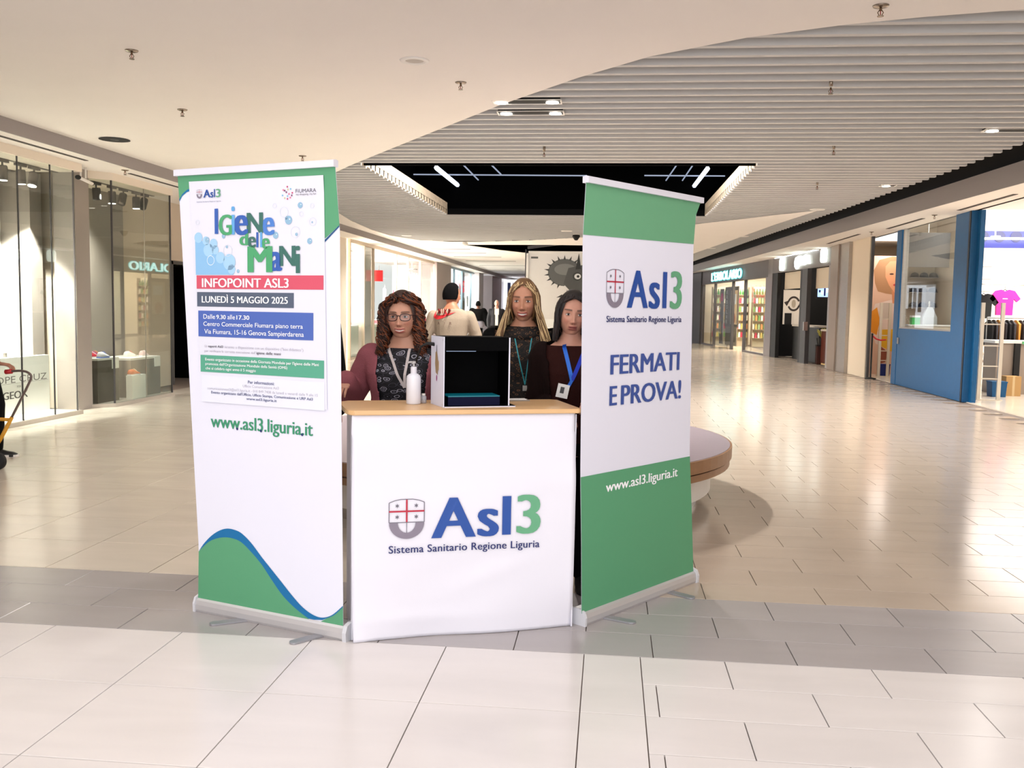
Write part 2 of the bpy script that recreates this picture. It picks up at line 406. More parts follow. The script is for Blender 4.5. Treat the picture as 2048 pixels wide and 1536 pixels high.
# ceiling side bands: left fascia and soffit, right lip and soffit
fl = MB(); fl.box(-6.32, -6, 3.199, -6.3, 64, ZC); struct('trim_3', fl, FASCIA)
sl = MB(); sl.box(-9.5, -6, 3.2, -6.32, 64, 3.22); struct('trim_4', sl, CEIL)
rl = MB()
for i in range(len(lip) - 1): rl.seg(lip[i], lip[i + 1], 0.02, 3.197, 3.49)
struct('trim_5', rl, FASCIA)
wallR = [(6.0, -6), (6.0, 20.5), (5.75, 23.5), (5.45, 27.5), (5.2, 32), (4.8, 35), (4.1, 42), (3.7, 48), (3.3, 64)]
rs = holed(lip + [(13, 64), (13, 23.6), (6.04, 23.6), (6.04, -6)], [], 3.2, 3.22); struct('trim_6', rs, CEIL)
# dark slots in the soffits
DARKSLOT = mat('dark_slot', (70, 62, 58), 0.8)
def slot(y0, y1, x, wd, z, lab):
    mb = MB(); mb.box(x - wd / 2, y0, z - 0.006, x + wd / 2, y1, z + 0.001)
    o = mb.build('air_slot', DARKSLOT); tag(o, lab, 'vent', 'linear air slots in the side soffits')
slot(6.5, 11.2, -6.52, 0.05, 3.2, 'long dark air slot over the nearest left shop window')
slot(12.3, 16.5, -6.55, 0.05, 3.2, 'dark air slot above the corner shoe display on the left')
slot(14.2, 16.4, 5.72, 0.07, 3.2, 'dark air slot above the open sports shop front')
slot(17.8, 20.0, 5.6, 0.07, 3.2, 'dark air slot above the blue framed window')
slot(21.4, 24.4, 5.4, 0.07, 3.2, 'dark air slot above the beige column on the right')
for j, yy in enumerate((30.5, 32.6, 35, 38, 42)):
    mb = MB(); mb.box(-5.9, yy, ZC - 0.016, -4.6 + 0.25 * j, yy + 0.12, ZC - 0.009)
    tag(mb.build('ceiling_slot', DARKSLOT), ['nearest','second nearest','middle','second farthest','farthest'][j] + ' thin dark slot across the far white ceiling left of the poster', 'vent', 'thin cross slots in the far ceiling')

# ceiling fittings
CHROME = mat('sprinkler_metal', (150, 138, 125), 0.25, 0.9)
def sprinkler(x, y, z, lab, drop=0.0):
    t = thing('fire_sprinkler', lab, 'sprinkler', (x, y, z), 0, 'fire sprinklers on the ceiling')
    mb = MB()
    if drop == 0: mb.lathe([(0.001, 0), (0.05, 0), (0.045, -0.008), (0.02, -0.014), (0.001, -0.014)], n=16)
    else: mb.lathe([(0.001, 0.03), (0.016, 0.03), (0.016, -drop), (0.001, -drop)], n=10)
    mb.build('escutcheon', CHROME, t, True)
    z0 = -0.012 - drop; mb = MB(); mb.tube([(0, 0, z0), (0, 0, z0 - 0.02)], 0.008, 8)
    mb.tube([(0.006, 0, z0 - 0.015), (0.017, 0, z0 - 0.03), (0.006, 0, z0 - 0.05)], 0.003, 5); mb.tube([(-0.006, 0, z0 - 0.015), (-0.017, 0, z0 - 0.03), (-0.006, 0, z0 - 0.05)], 0.003, 5)
    mb.build('frame_arms', mat('sprinkler_brass', (110, 85, 60), 0.35, 0.8), t, True)
    mb = MB(); mb.tube([(0, 0, z0 - 0.02), (0, 0, z0 - 0.045)], 0.003, 6); mb.build('heat_bulb', mat('red_bulb', (150, 40, 25), 0.2), t)
    mb = MB(); mb.lathe([(0.001, z0 - 0.05), (0.02, z0 - 0.05), (0.02, z0 - 0.054), (0.001, z0 - 0.054)], n=12); mb.build('deflector', CHROME, t)
for x, y, l, d in [(-3.64, 6.9, 'brass fire sprinkler nearest the upper left corner of the white ceiling', 0),
                   (-4.23, 8.99, 'fire sprinkler on the white ceiling above the left of the tall banner', 0),
                   (-3.95, 11.78, 'small fire sprinkler just above the top right of the tall banner', 0),
                   (-1.30, 7.98, 'fire sprinkler on the white ceiling near the round speaker and slats', 0),
                   (1.61, 6.12, 'large near fire sprinkler at the upper right white ceiling edge', 0),
                   (1.77, 8.13, 'hanging fire sprinkler nearest the viewer among the grey slats', 0.03),
                   (-0.83, 11.35, 'hanging fire sprinkler in the slats just before the black opening', 0.03),
                   (2.50, 11.2, 'hanging fire sprinkler in the slats right of the black opening', 0.03),
                   (2.98, 14.3, 'small far sprinkler in the slats at the right of the black opening', 0.03)]:
    sprinkler(x, y, ZC - (0.01 if d == 0 else 0), l, d)
for x, y, z, l in [(-6.45, 12.0, 3.2, 'fire sprinkler on the left soffit above the corner shoe display'), (5.6, 17.2, 3.2, 'fire sprinkler on the right soffit above the blue framed window'), (5.5, 20.8, 3.2, 'fire sprinkler on the right soffit beside the second blue post')]:
    sprinkler(x, y, z, l)
t = thing('ceiling_speaker', 'round white flush ceiling speaker in the white plaster', 'speaker', (-1.547, 7.27, ZC - 0.01))
MB().lathe([(0.068, 0.0), (0.115, 0), (0.108, -0.010), (0.075, -0.010), (0.068, 0.0)], n=32).build('rim', WHITE, t, True)
MB().lathe([(0.001, -0.002), (0.076, -0.002), (0.076, -0.004), (0.001, -0.005)], n=32).build('grille', mat('grille', (188, 180, 172), 0.6), t)
t = thing('recessed_downlight', 'dark oval recessed spotlight at the far left of the white ceiling', 'light', (-5.82, 10.6, ZC - 0.012))
MB().lathe([(0.001, 0), (0.17, 0), (0.175, -0.004), (0.001, -0.004)], n=24).build('recess', BLACKM, t)
MB().lathe([(0.001, -0.004), (0.05, -0.006), (0.001, -0.012)], n=16).build('lamp', DGREY, t)
LAMP = mat('lamp_glow', (255, 250, 240), 0.3, emit=9, ecol=(255, 246, 232))
def twin(x0, x1, y, lab, both=True, power=30):
    t = thing('slot_downlight', lab, 'light', ((x0 + x1) / 2, y, ZC), 0, 'black slot downlights set in the slats'); h = (x1 - x0) / 2
    MB().box(-h, -0.07, -0.006, h, 0.07, 0.02).build('black_slot', BLACKM, t)
    fr = MB(); fr.box(-h - 0.012, -0.085, -0.012, -h, 0.085, 0.0); fr.box(h, -0.085, -0.012, h + 0.012, 0.085, 0); fr.box(-h, 0.07, -0.012, h, 0.085, 0); fr.box(-h, -0.085, -0.004, h, -0.07, 0.0)
    fr.build('frame', WHITE, t)
    for sx in ((-1, 1) if both else (-1,)):
        MB().lathe([(0.001, -0.008), (0.055, -0.008), (0.06, -0.015), (0.001, -0.018)], (sx * (h - 0.075), 0, 0), 16).build('lamp', LAMP, t)
    if power:
        s_ = spot('downlight_beam', ((x0 + x1) / 2, y, ZC - 0.05), ((x0 + x1) / 2, y, 0), power, 140, 0.8, 0.05); 
twin(-1.12, -0.5, 8.77, 'near slot downlight of the pair in the grey slats', power=260)
twin(-1.13, -0.5, 9.26, 'far slot downlight of the pair in the grey slats', power=260)
twin(3.78, 4.45, 10.23, 'slot downlight in the slats at the right frame edge', False, 260)
twin(3.95, 4.15, 14.55, 'slot downlight in the slats above the beige column on the right', False, 260)
RND = []
for x, y, l in [(3.75, 17.9, 'round downlight at the right tip of the slat ceiling'), (3.3, 24.3, 'round downlight on the narrow slat strip above the coffee bar'), (3.0, 29.0, 'round downlight on the narrow slat strip above the lit shop sign'), (2.55, 33.0, 'far round downlight on the slat strip beside the white banner'),
                (-5.5, 25.0, 'small round downlight on the far white ceiling over the bright shop'), (-1.1, 23.1, 'small downlight in the far slats left of the right banner')]:
    t = thing('round_downlight', l, 'light', (x, y, ZC), 0, 'round recessed downlights')
    MB().lathe([(0.10, 0), (0.14, 0), (0.13, -0.014), (0.10, -0.014)], n=20).build('rim', WHITE, t)
    MB().lathe([(0.001, -0.008), (0.10, -0.008), (0.10, -0.012), (0.001, -0.012)], n=20).build('lamp', LAMP, t)
    spot('downlight_beam', (x, y, ZC - 0.06), (x, y, 0), 260, 140, 0.8)
t = thing('dome_camera', 'small dark dome camera hanging under the far ceiling above the dinosaur poster', 'camera', (-0.9, 24.0, ZC))
MB().lathe([(0.001, 0.02), (0.07, 0.02), (0.07, -0.03), (0.001, -0.03)], n=16).build('mount', WHITE, t)
MB().lathe([(0.09, -0.03), (0.10, -0.07), (0.04, -0.16), (0.001, -0.17)], n=16).build('dome', BLACKM, t, True)
tag(MB().ell((-4.2, 26.9, ZC - 0.08), 0.09, 0.09, 0.06).build('smoke_detector', WHITE, None, True), 'round white detector on the far ceiling above the man in the beige sweatshirt', 'detector')
# ------------------------------------------------------------------ walls of the left side
WARMW = mat('warm_white_wall', (232, 220, 204), 0.6)
LITW = mat('lit_display_wall', (240, 234, 226), 0.6)
CREAM = mat('cream_panel', (222, 206, 184), 0.6)
def wall(name, pieces, m_, parent=None):
    mb = MB()
    for p in pieces:
        if len(p) == 5: mb.seg(*p)
        else: mb.box(*p)
    return struct(name, mb, m_, parent)
SB = 'structure'
wl = wall('wall_left', [(-9.4, -6, 0, -9.3, 24.2, 3.2), (-9.3, 7.6, 0, -8.1, 7.7, 3.2), (-9.3, 11.9, 0, -7.3, 12.0, 3.2), (-9.3, 14.1, 0, -7.72, 14.2, 3.2)], BEIGEW)
wall('wall_left', [(-6.9, -6, 0, -6.8, 7.6, 3.2)], GREYWALL)
# grey pier between the two vitrines
wall('wall_left', [(-7.3, 11.72, 0, -7.0, 12.06, 3.2)], GREYWALL)
# recessed wall with the black doorway
wall('wall_left', [(-7.8, 14.2, 0, -7.7, 15.9, 3.2), (-7.8, 15.9, 2.13, -7.7, 17.3, 3.2), (-7.8, 17.3, 0, -7.7, 18.2, 3.2)], BEIGEW)
wall('door_1', [(-8.6, 15.85, 0, -8.55, 17.35, 2.2), (-8.6, 15.85, 2.13, -7.8, 17.35, 2.18), (-8.6, 15.8, 0, -7.8, 15.86, 2.18), (-8.6, 17.34, 0, -7.8, 17.4, 2.18)], VOID)
wall('trim_7', [(-7.82, 15.84, 0, -7.68, 15.9, 2.19), (-7.82, 17.3, 0, -7.68, 17.36, 2.19), (-7.82, 15.84, 2.13, -7.68, 17.36, 2.19)], DGREY)
spot('window_beam', (-7.0, 12.5, 2.95), (-7.6, 12.45, 1.2), 300, 110, 0.8, 0.03, (1, 0.95, 0.88))
wall('wall_left', [(-7.8, 18.2, 0, -6.9, 18.3, 3.2), (-7.0, 18.3, 0, -6.9, 24.2, 3.2)], WARMW)

# vitrine 1: glazed shop window with the shoe brand panel
V1 = thing('shop_window', 'tall glazed shoe shop window at the left frame edge with a white poster', 'shop window', (-6.8, 10, 0))
def part(mb, name, m_, par, smooth=False, bevel=0):
    """mb in world coordinates, built under a thing that stands at its own origin"""
    o = mb.build(name, m_, None, smooth, bevel); o.parent = par; 
    if par is not None: o.matrix_parent_inverse = Matrix.Translation(par.location).inverted() if par.rotation_euler.z == 0 else (Matrix.Translation(par.location) @ Matrix.Rotation(par.rotation_euler.z, 4, 'Z')).inverted()
    return o
SILL = mat('window_sill_metal', (188, 180, 172), 0.4, 0.5)
part(MB().box(-7.6, 7.7, 0.0, -6.76, 11.42, 0.05), 'sill', SILL, V1)
part(MB().box(-7.9, 7.7, 0.05, -7.86, 11.7, 3.15), 'back_panel', LITW, V1)
part(MB().box(-7.6, 7.7, 3.10, -6.76, 11.5, 3.2), 'lintel', WARMW, V1)
part(MB().box(-7.86, 11.45, 0.05, -7.45, 11.7, 3.1), 'side_panel', GREYWALL, V1)
for a, b in ((7.7, 8.9), (8.9, 10.235), (10.235, 10.87), (10.87, 11.35)):
    part(MB().box(-6.808, a + 0.008, 0.05, -6.8, b - 0.008, 3.1), 'glass_pane', GLS, V1)
part(MB().seg((-6.8, 11.37), (-7.0, 11.72), 0.008, 0.05, 3.1), 'glass_pane', GLS, V1)
for yy in (10.235, 10.87, 11.36): part(MB().box(-6.812, yy - 0.006, 0.05, -6.796, yy + 0.006, 3.1), 'mullion', DGREY, V1)
PW = mat('poster_white', (240, 238, 234), 0.5)
part(MB().box(-7.26, 8.4, 0.05, -7.2, 11.39, 0.76), 'display_board', PW, V1)
PG = mat('poster_print_grey', (110, 104, 102), 0.6); PDK = mat('poster_print_dark', (62, 58, 58), 0.6)
sh = Sheet(lambda a, b, l: (-7.2 + l, a, b), None)
for s_, bx, m_, bo in (('PEN\u00c9LOPE CRUZ', (9.72, 0.45, 11.33, 0.555), PG, -0.01), ('FOR', (10.72, 0.385, 10.80, 0.41), PG, 0), ('GEOX', (10.44, 0.255, 10.93, 0.345), PDK, 0.03)):
    o = sh.text(s_, bx, m_, bo); o.parent = V1; o.matrix_parent_inverse = Matrix.Translation(V1.location).inverted()
part(MB().box(-7.2, 9.6, 0.44, -7.198, 11.36, 0.443), 'printed_line', PG, V1)
t = thing('display_table', 'low white display table behind the glass at the far left edge', 'table', (-7.5, 10.2, 0.05))
MB().box(-0.22, -0.6, 0.76, 0.22, 0.5, 0.8).build('table_top', PW, t)
for sx in (-0.2, 0.18):
    for sy in (-0.55, 0.45): MB().box(sx, sy, 0, sx + 0.03, sy + 0.03, 0.76).build('leg', STEEL, t)
t = thing('handbag', 'small brown leather handbag on the white display table at left', 'bag', (-7.42, 10.55, 0.85))
MB().loft([[(-.05, -.11, 0), (.05, -.11, 0), (.05, .11, 0), (-.05, .11, 0)], [(-.045, -.10, .1), (.045, -.10, .1), (.045, .10, .1), (-.045, .10, .1)], [(-.01, -.05, .17), (.01, -.05, .17), (.01, .05, .17), (-.01, .05, .17)]]).build('bag_body', mat('brown_leather', (150, 98, 62), 0.5), t, bevel=0.008)
MB().tube([(0, -.05, .15), (0, -.04, .22), (0, .0, .25), (0, .04, .22), (0, .05, .15)], .006, 6).build('handle', mat('tan_leather', (176, 128, 88), 0.5), t, True)
TRK = mat('track_grey', (96, 88, 84), 0.5); TBL = mat('track_lamp_black', (26, 24, 26), 0.5)
def track_lamp(x, y, z, lean, m_, lab, aim=(0, 0, -1), on=True, pw=0):
    t = thing('track_spotlight', lab, 'spotlight', (x, y, z), 0, 'track spotlights in the shop windows')
    MB().box(-0.02, -0.10, -0.02, 0.02, 0.10, 0.02).build('adaptor', m_, t)
    MB().tube([(0, 0, -0.02), (0, 0, -0.06)], 0.012, 8).build('stem', m_, t)
    M = Matrix.Translation((0, 0, -0.06)) @ Matrix.Rotation(lean, 4, 'X')
    MB().lathe([(0.001, 0), (0.05, 0), (0.056, -0.02), (0.056, -0.15), (0.05, -0.17), (0.001, -0.16)], n=18).xf(M).build('lamp_body', m_, t, True)
    if on:
        MB().lathe([(0.001, -0.165), (0.05, -0.168), (0.05, -0.175), (0.001, -0.175)], n=18).xf(M).build('lens', LAMP, t)
    return t
tr_ = thing('lighting_track', 'dark ceiling track inside the near left shop window', 'track', (-7.1, 10.2, 3.09)); MB().box(-0.02, -1.2, 0.0, 0.02, 1.3, 0.03).build('rail', TRK, tr_)
tr_ = thing('lighting_track', 'dark ceiling track inside the corner shoe display', 'track', (-7.1, 13.2, 3.09)); MB().box(-0.02, -0.9, 0.0, 0.02, 0.85, 0.03).build('rail', TRK, tr_)
for i, (y, ln, l) in enumerate([(10.41, 0.0, 'track spotlight cut by the left frame edge'), (10.75, 0.05, 'upright grey track spotlight over the poster in the near left window'), (11.02, -0.3, 'tilted grey track spotlight nearest the corner of the near left window')]):
    track_lamp(-7.1, y, 3.08, ln, TRK, l)
for i, (y, ln, m_, l, on) in enumerate([(12.42, 0.12, TBL, 'black track spotlight behind the side glass of the corner shoe display', False), (12.83, 0.0, TRK, 'lit upright spotlight first from the corner in the shoe display', True), (13.15, -0.4, TRK, 'tilted unlit grey spotlight second from the corner in the shoe display', False),
                               (13.52, 0.0, TRK, 'lit upright spotlight third from the corner in the shoe display', True), (13.78, -0.5, TBL, 'tilted dark spotlight at the far end of the shoe display', False)]):
    track_lamp(-7.1, y, 3.08, ln, m_, l, on=on)
spot('window_beam', (-7.15, 10.75, 2.95), (-7.9, 10.85, 0.7), 1500, 62, 0.25, 0.03, (1, 0.97, 0.93)); spot('window_beam', (-7.15, 11.02, 2.9), (-7.8, 11.2, 0.4), 1300, 70, 0.3, 0.03, (1, 0.97, 0.93))
spot('window_beam', (-7.15, 10.3, 2.95), (-7.9, 10.0, 0.9), 1200, 80, 0.4, 0.03, (1, 0.97, 0.93))
spot('window_beam', (-7.1, 12.83, 2.88), (-7.6, 12.5, 0.8), 900, 90, 0.5, 0.03, (1, 0.95, 0.88)); spot('window_beam', (-7.1, 13.52, 2.88), (-7.4, 13.5, 0.2), 350, 80, 0.5, 0.03, (1, 0.95, 0.88))
# camera and pipe on the pier
t = thing('security_camera', 'small black camera on a white bracket between the two left windows', 'camera', (-6.88, 11.65, 3.2))
MB().tube([(0, 0.02, 0), (0, 0.02, -0.13)], 0.012, 8).build('bracket', WHITE, t, True); MB().tube([(0, 0.14, 0), (0, 0.14, -0.14)], 0.012, 8).build('bracket', WHITE, t, True)
MB().tube([(0, -0.02, -0.15), (0, 0.3, -0.19)], 0.02, 10).build('camera_body', WHITE, t, True)
MB().ell((0, -0.04, -0.15), 0.035, 0.045, 0.03).build('lens', BLACKM, t, True); MB().ell((0, 0.3, -0.19), 0.02, 0.03, 0.02).build('end_cap', BLACKM, t, True)

# vitrine 2: corner shoe display
V2 = thing('shop_window', 'glazed corner shoe display with hexagon panel and mirrored sign', 'shop window', (-6.8, 13, 0))
part(MB().prism([(-7.7, 12.0), (-7.02, 12.02), (-6.77, 12.26), (-6.77, 14.02), (-7.7, 14.02)], 0, 0.05), 'sill', SILL, V2)
part(MB().prism([(-7.7, 12.0), (-7.02, 12.02), (-6.77, 12.26), (-6.77, 14.02), (-7.7, 14.02)], 3.10, 3.2), 'lintel', WARMW, V2)
part(MB().seg((-7.02, 12.04), (-6.8, 12.27), 0.008, 0.05, 3.1), 'glass_pane', GLS, V2)
part(MB().seg((-6.796, 12.28), (-6.804, 13.17), 0.008, 0.05, 3.1), 'glass_pane', GLS, V2); part(MB().seg((-6.804, 13.18), (-6.811, 13.97), 0.008, 0.05, 3.1), 'glass_pane', GLS, V2)
for x, yy in ((-7.03, 12.03), (-6.8, 12.27), (-6.8, 13.98)): part(MB().box(x - 0.01, yy - 0.01, 0.05, x + 0.01, yy + 0.01, 3.1), 'mullion', DGREY, V2)
part(MB().box(-6.81, 13.172, 0.05, -6.798, 13.18, 3.1), 'glass_joint', STEEL, V2)
part(MB().box(-7.66, 12.9, 0.05, -7.6, 14.05, 3.1), 'back_panel', GREYWALL, V2)
hp = part(MB().box(-7.66, 12.02, 0.05, -7.6, 12.9, 3.1), 'hexagon_panel', mat('stone_hexagon', (216, 204, 184), 0.7, noise=0.07, nscale=3), V2)
HX = mat('hexagon_joint', (150, 134, 112), 0.8); r_ = 0.23
cnt = 0
for i in range(5):
    for j in range(9):
        cy = 12.15 + i * r_ * math.sqrt(3) * 0.55; cz = 0.2 + j * r_ * 1.5; cy += (r_ * 0.48 if j % 2 else 0)
        P = [(cy + 0.55 * r_ * 0.95 * math.sin(PI / 3 * k), cz + r_ * 0.95 * math.cos(PI / 3 * k)) for k in range(6)]
        if max(p[0] for p in P) > 12.9 or min(p[0] for p in P) < 12.02 or max(p[1] for p in P) > 3.1: continue
        dx = -7.595 + (0.012 if (i * 3 + j * 5) % 4 == 0 else 0)
        mb = MB(); mb.add([(-7.6, a, b) for a, b in P] + [(dx, a, b) for a, b in P], [tuple(range(6)), tuple(range(6, 12))[::-1]] + [(k, (k + 1) % 6, 6 + (k + 1) % 6, 6 + k) for k in range(6)])
        part(mb, 'hexagon_tile', MATS['stone_hexagon'], V2)
def plinth(x0, y0, x1, y1, h, m_, top, lab, tags=()):
    t = thing('display_plinth', lab, 'plinth', ((x0 + x1) / 2, (y0 + y1) / 2, 0.05)); dx, dy = (x1 - x0) / 2, (y1 - y0) / 2
    MB().box(-dx, -dy, 0, dx, dy, h - 0.03).build('plinth_body', m_, t); MB().box(-dx, -dy, h - 0.03, dx, dy, h).build('plinth_top', top, t)
    for yy in tags: MB().box(dx, yy - 0.09, h - 0.16, dx + 0.008, yy + 0.09, h - 0.005).build('price_card', PW, t)
    return t
DPL = mat('dark_plinth', (92, 84, 78), 0.5); GPL = mat('grey_plinth', (128, 120, 114), 0.5)
plinth(-7.45, 12.16, -6.98, 12.72, 0.62, DPL, PW, 'dark plinth with white top at the corner of the shoe display', (0.18,))
plinth(-7.5, 13.0, -6.95, 13.9, 0.58, GPL, PW, 'grey plinth with white top under the pale shoes', (0.35,))
plinth(-6.945, 12.85, -6.85, 13.25, 0.34, PW, PW, 'low white block between the two shoe plinths')
def shoe(name, lab, cat, loc, rz, c1, c2, L=0.26, h=0.09, group=None, sole=(235, 235, 235)):
    t = thing(name, lab, cat, loc, rz, group)
    up = MB(); rings = []
    for u, wd, hh in ((0, .028, .07), (.12, .036, .085), (.3, .037, .088), (.45, .038, .075), (.6, .042, .058), (.8, .045, .042), (.95, .033, .03), (1, .012, .02)):
        hh *= h / .09; x = -L / 2 + L * u
        rings.append([(x, -wd, .015), (x, -wd * 1.02, hh * .55), (x, -wd * .55, hh * .95), (x, 0, hh), (x, wd * .55, hh * .95), (x, wd * 1.02, hh * .55), (x, wd, .015)])
    up.loft(rings).build('upper', mat('shoe_%d_%d_%d' % c1, c1, 0.55), t, True)
    so = MB(); P = [(-L / 2 - .004, -.03), (-L * .2, -.037), (L * .25, -.047), (L * .45, -.035), (L / 2 + .006, 0), (L * .45, .035), (L * .25, .047), (-L * .2, .037), (-L / 2 - .004, .03)]
    so.prism(P, 0, .018).build('sole', mat('sole_%d_%d_%d' % sole, sole, 0.6), t)
    lc = MB()
    for q in range(4):
        x = -L * .02 + q * L * .07; z = (.088 - q * .011) * h / .09
        lc.tube([(x, -.025, z - .008), (x + .004, 0, z + .003), (x, .025, z - .008)], .003, 5)
    lc.build('laces', mat('laces_%d_%d_%d' % c2, c2, 0.7), t)
    return t
shoe('sneaker', 'red and white sneaker on the corner plinth', 'shoe', (-7.15, 12.32, 0.67), 1.2, (190, 40, 60), (250, 240, 240))
shoe('sneaker', 'orange and purple sneaker beside the red one on the corner plinth', 'shoe', (-7.22, 12.53, 0.67), 1.4, (150, 70, 110), (240, 160, 60))
shoe('sneaker', 'blue soled flat shoe in front on the corner plinth', 'shoe', (-7.03, 12.4, 0.67), 1.6, (225, 225, 235), (90, 120, 200), sole=(90, 120, 200))
shoe('sneaker', 'white sneaker on the grey plinth', 'shoe', (-7.2, 13.45, 0.63), 1.5, (240, 236, 234), (220, 120, 120))
shoe('sneaker', 'pale pink sneaker on the grey plinth', 'shoe', (-7.1, 13.68, 0.63), 1.7, (236, 205, 205), (250, 250, 250))
shoe('sneaker', 'orange sneaker on the low white block', 'shoe', (-6.9, 13.0, 0.39), 1.5, (210, 110, 60), (250, 230, 200))

# ------------------------------------------------------------------ left mall fronts further away
GLOW = mat('glowing_shop_backwall', (255, 246, 236), 0.6, emit=1.25, ecol=(255, 244, 232))  # walls given emission to stand in for the bright shop interiors
GLOWC = mat('glowing_shop_backwall_cool', (246, 250, 255), 0.6, emit=1.15, ecol=(240, 246, 255))  # cooler glow put into the walls of the farthest shops
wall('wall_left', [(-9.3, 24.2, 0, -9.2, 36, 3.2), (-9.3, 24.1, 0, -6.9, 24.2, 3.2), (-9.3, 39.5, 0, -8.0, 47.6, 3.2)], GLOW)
wall('wall_left', [(-7.4, 25.75, 0, -6.92, 26.75, 3.2)], mat('pale_grey_pier', (196, 186, 176), 0.5))
wall('wall_left', [(-7.9, 36.2, 0, -6.75, 39.5, 3.2)], mat('grey_brown_pier', (158, 146, 142), 0.6))
wall('wall_left', [(-7.6, 47.0, 0, -6.6, 48.6, 3.2)], mat('pale_pier', (190, 184, 186), 0.6))
wall('wall_left', [(-7.6, 51.5, 0, -6.5, 56.0, 3.2)], MATS['grey_brown_pier'])
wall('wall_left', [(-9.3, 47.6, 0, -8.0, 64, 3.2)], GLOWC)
wall('wall_back', [(-9.5, 64, 0, 3.3, 64.2, 3.36)], mat('far_wall', (205, 198, 200), 0.6))
wall('wall_front', [(-9.5, -6.2, 0, -5.2, -6, 3.4), (6.2, -6.2, 0, 13, -6, 3.4)], WARMW)
def shopfront(name, lab, x, ys, posts, base_h=0.0, m_=STEEL, zt=3.17, basem=None):
    t = thing(name, lab, 'shop front', (x, (ys[0] + ys[-1]) / 2, 0)); oy = (ys[0] + ys[-1]) / 2
    for a, b in zip(ys[:-1], ys[1:]):
        MB().box(-0.006, a - oy + 0.03, base_h + 0.06, 0.006, b - oy - 0.03, zt - 0.06).build('glass_pane', GLC, t)
    for yy in posts: MB().box(-0.04, yy - oy - 0.035, 0, 0.04, yy - oy + 0.035, zt).build('post', m_, t)
    MB().box(-0.05, ys[0] - oy, zt - 0.06, 0.05, ys[-1] - oy, zt + 0.03).build('top_rail', m_, t)
    MB().box(-0.05, ys[0] - oy, 0, 0.05, ys[-1] - oy, max(base_h, 0.06)).build('base', basem or m_, t)
    return t
shopfront('glazed_storefront', 'bright glass shop front with pale base just right of the tall banner', -6.88, (24.25, 25.7, 29.7, 31.5), (24.3, 25.72, 26.8, 29.7, 31.5), 0.0, mat('champagne_frame', (196, 180, 160), 0.4, 0.5))
shopfront('glazed_storefront', 'overexposed glass shop front behind the curly haired woman', -6.88, (31.5, 33.6, 36.1), (33.6,), 0.0, MATS['champagne_frame'])
shopfront('glazed_storefront', 'glass shop front with small pictures right of the man in the beige sweatshirt', -6.88, (39.6, 43.0, 46.9), (39.65, 41.0, 43.2, 46.0), 0.0, mat('blue_grey_frame', (120, 140, 150), 0.4, 0.4))
area('shop_light_bright', (-8.1, 30, 3.1), (0, 0, 0), 1.6, 10, 1500, (1, 0.95, 0.9)); area('shop_light_bright', (-7.6, 43.5, 3.1), (0, 0, 0), 1.0, 6, 420, (0.93, 0.97, 1))
# chandelier-like lit signs in the bright shop
CRY = mat('crystal_glow', (235, 244, 255), 0.2, emit=1.6, ecol=(225, 240, 255))
def chandelier(loc, n, w_, h_, lab):
    t = thing('chandelier', lab, 'chandelier', loc)
    MB().lathe([(0.001, 0.1), (w_ * 0.3, 0.1), (w_ * 0.3, 0.07), (0.001, 0.07)], n=16).build('canopy', STEEL, t)
    rnd = random.Random(n); mb = MB()
    for k in range(n):
        a = rnd.random() * 2 * PI; r = w_ * math.sqrt(rnd.random()); z = -rnd.random() * h_ * (1 - 0.5 * r / w_)
        mb.box(r * math.cos(a) * .5 - .01, r * math.sin(a) - .01, z - .16, r * math.cos(a) * .5 + .01, r * math.sin(a) + .01, z)
    tag(mb.build('crystal_rods', CRY, t), kind='stuff')
    MB().tube([(0, 0, .1), (0, 0, .3)], .01, 6).build('stem', STEEL, t)
chandelier((-7.2, 25.2, 2.85), 60, 0.55, 0.45, 'large glowing crystal chandelier in the nearest bright shop')
chandelier((-7.4, 34.6, 2.75), 50, 0.7, 0.5, 'large glowing crystal chandelier above the curly hair at right')
t = thing('exit_sign', 'small red box sign projecting beside the pale pier', 'sign', (-6.75, 26.95, 2.33))
MB().box(-0.12, -0.03, -0.16, 0.12, 0.03, 0.16).build('sign_box', mat('red_sign', (205, 40, 45), 0.4, emit=0.25), t); MB().tube([(0, 0, .16), (0, 0, .3)], .01, 6).build('stem', STEEL, t)  # sign box given a faint red glow of its own
# red displays along the bright fronts
cl = [(200, 50, 70), (235, 150, 150), (240, 232, 226), (180, 40, 60), (120, 160, 120), (230, 120, 130), (226, 190, 150)]
rnd = random.Random(3)
def gift(loc, s, c, lab, grp):
    t = thing('gift_box', lab, 'box', loc, rnd.random(), grp)
    MB().box(-s, -s, 0, s, s, s * 1.2).build('box_body', mat('gift_%d_%d_%d' % c, c, 0.5), t); MB().box(-s * 1.05, -s * 1.05, s * 1.2, s * 1.05, s * 1.05, s * 1.5).build('lid', mat('gift_%d_%d_%d' % c, c, 0.5), t)
    MB().box(-s * .15, -s * 1.07, 0, s * .15, s * 1.07, s * 1.53).build('ribbon', PW, t)
plinth(-7.75, 24.35, -6.98, 25.6, 0.86, mat('pale_green_counter', (196, 196, 178), 0.5), PW, 'long pale display counter behind the first glass right of the tall banner')
plinth(-7.85, 26.9, -7.0, 29.6, 0.86, MATS['pale_green_counter'], PW, 'long pale display counter behind the curly hair at left')
plinth(-7.85, 31.6, -7.0, 35.9, 0.80, mat('red_counter', (214, 70, 80), 0.5), PW, 'long red and white display counter right of the curly hair')
for i in range(9):
    gift((-7.25 + rnd.uniform(-.1, .1), 24.45 + i * 0.13, 0.91 if True else 0), 0.05, cl[i % 7], ['red', 'pink', 'white', 'dark red', 'green', 'rose', 'tan', 'second red', 'second pink'][i] + ' gift box on the display counter right of the tall banner', 'gift boxes on the first counter')
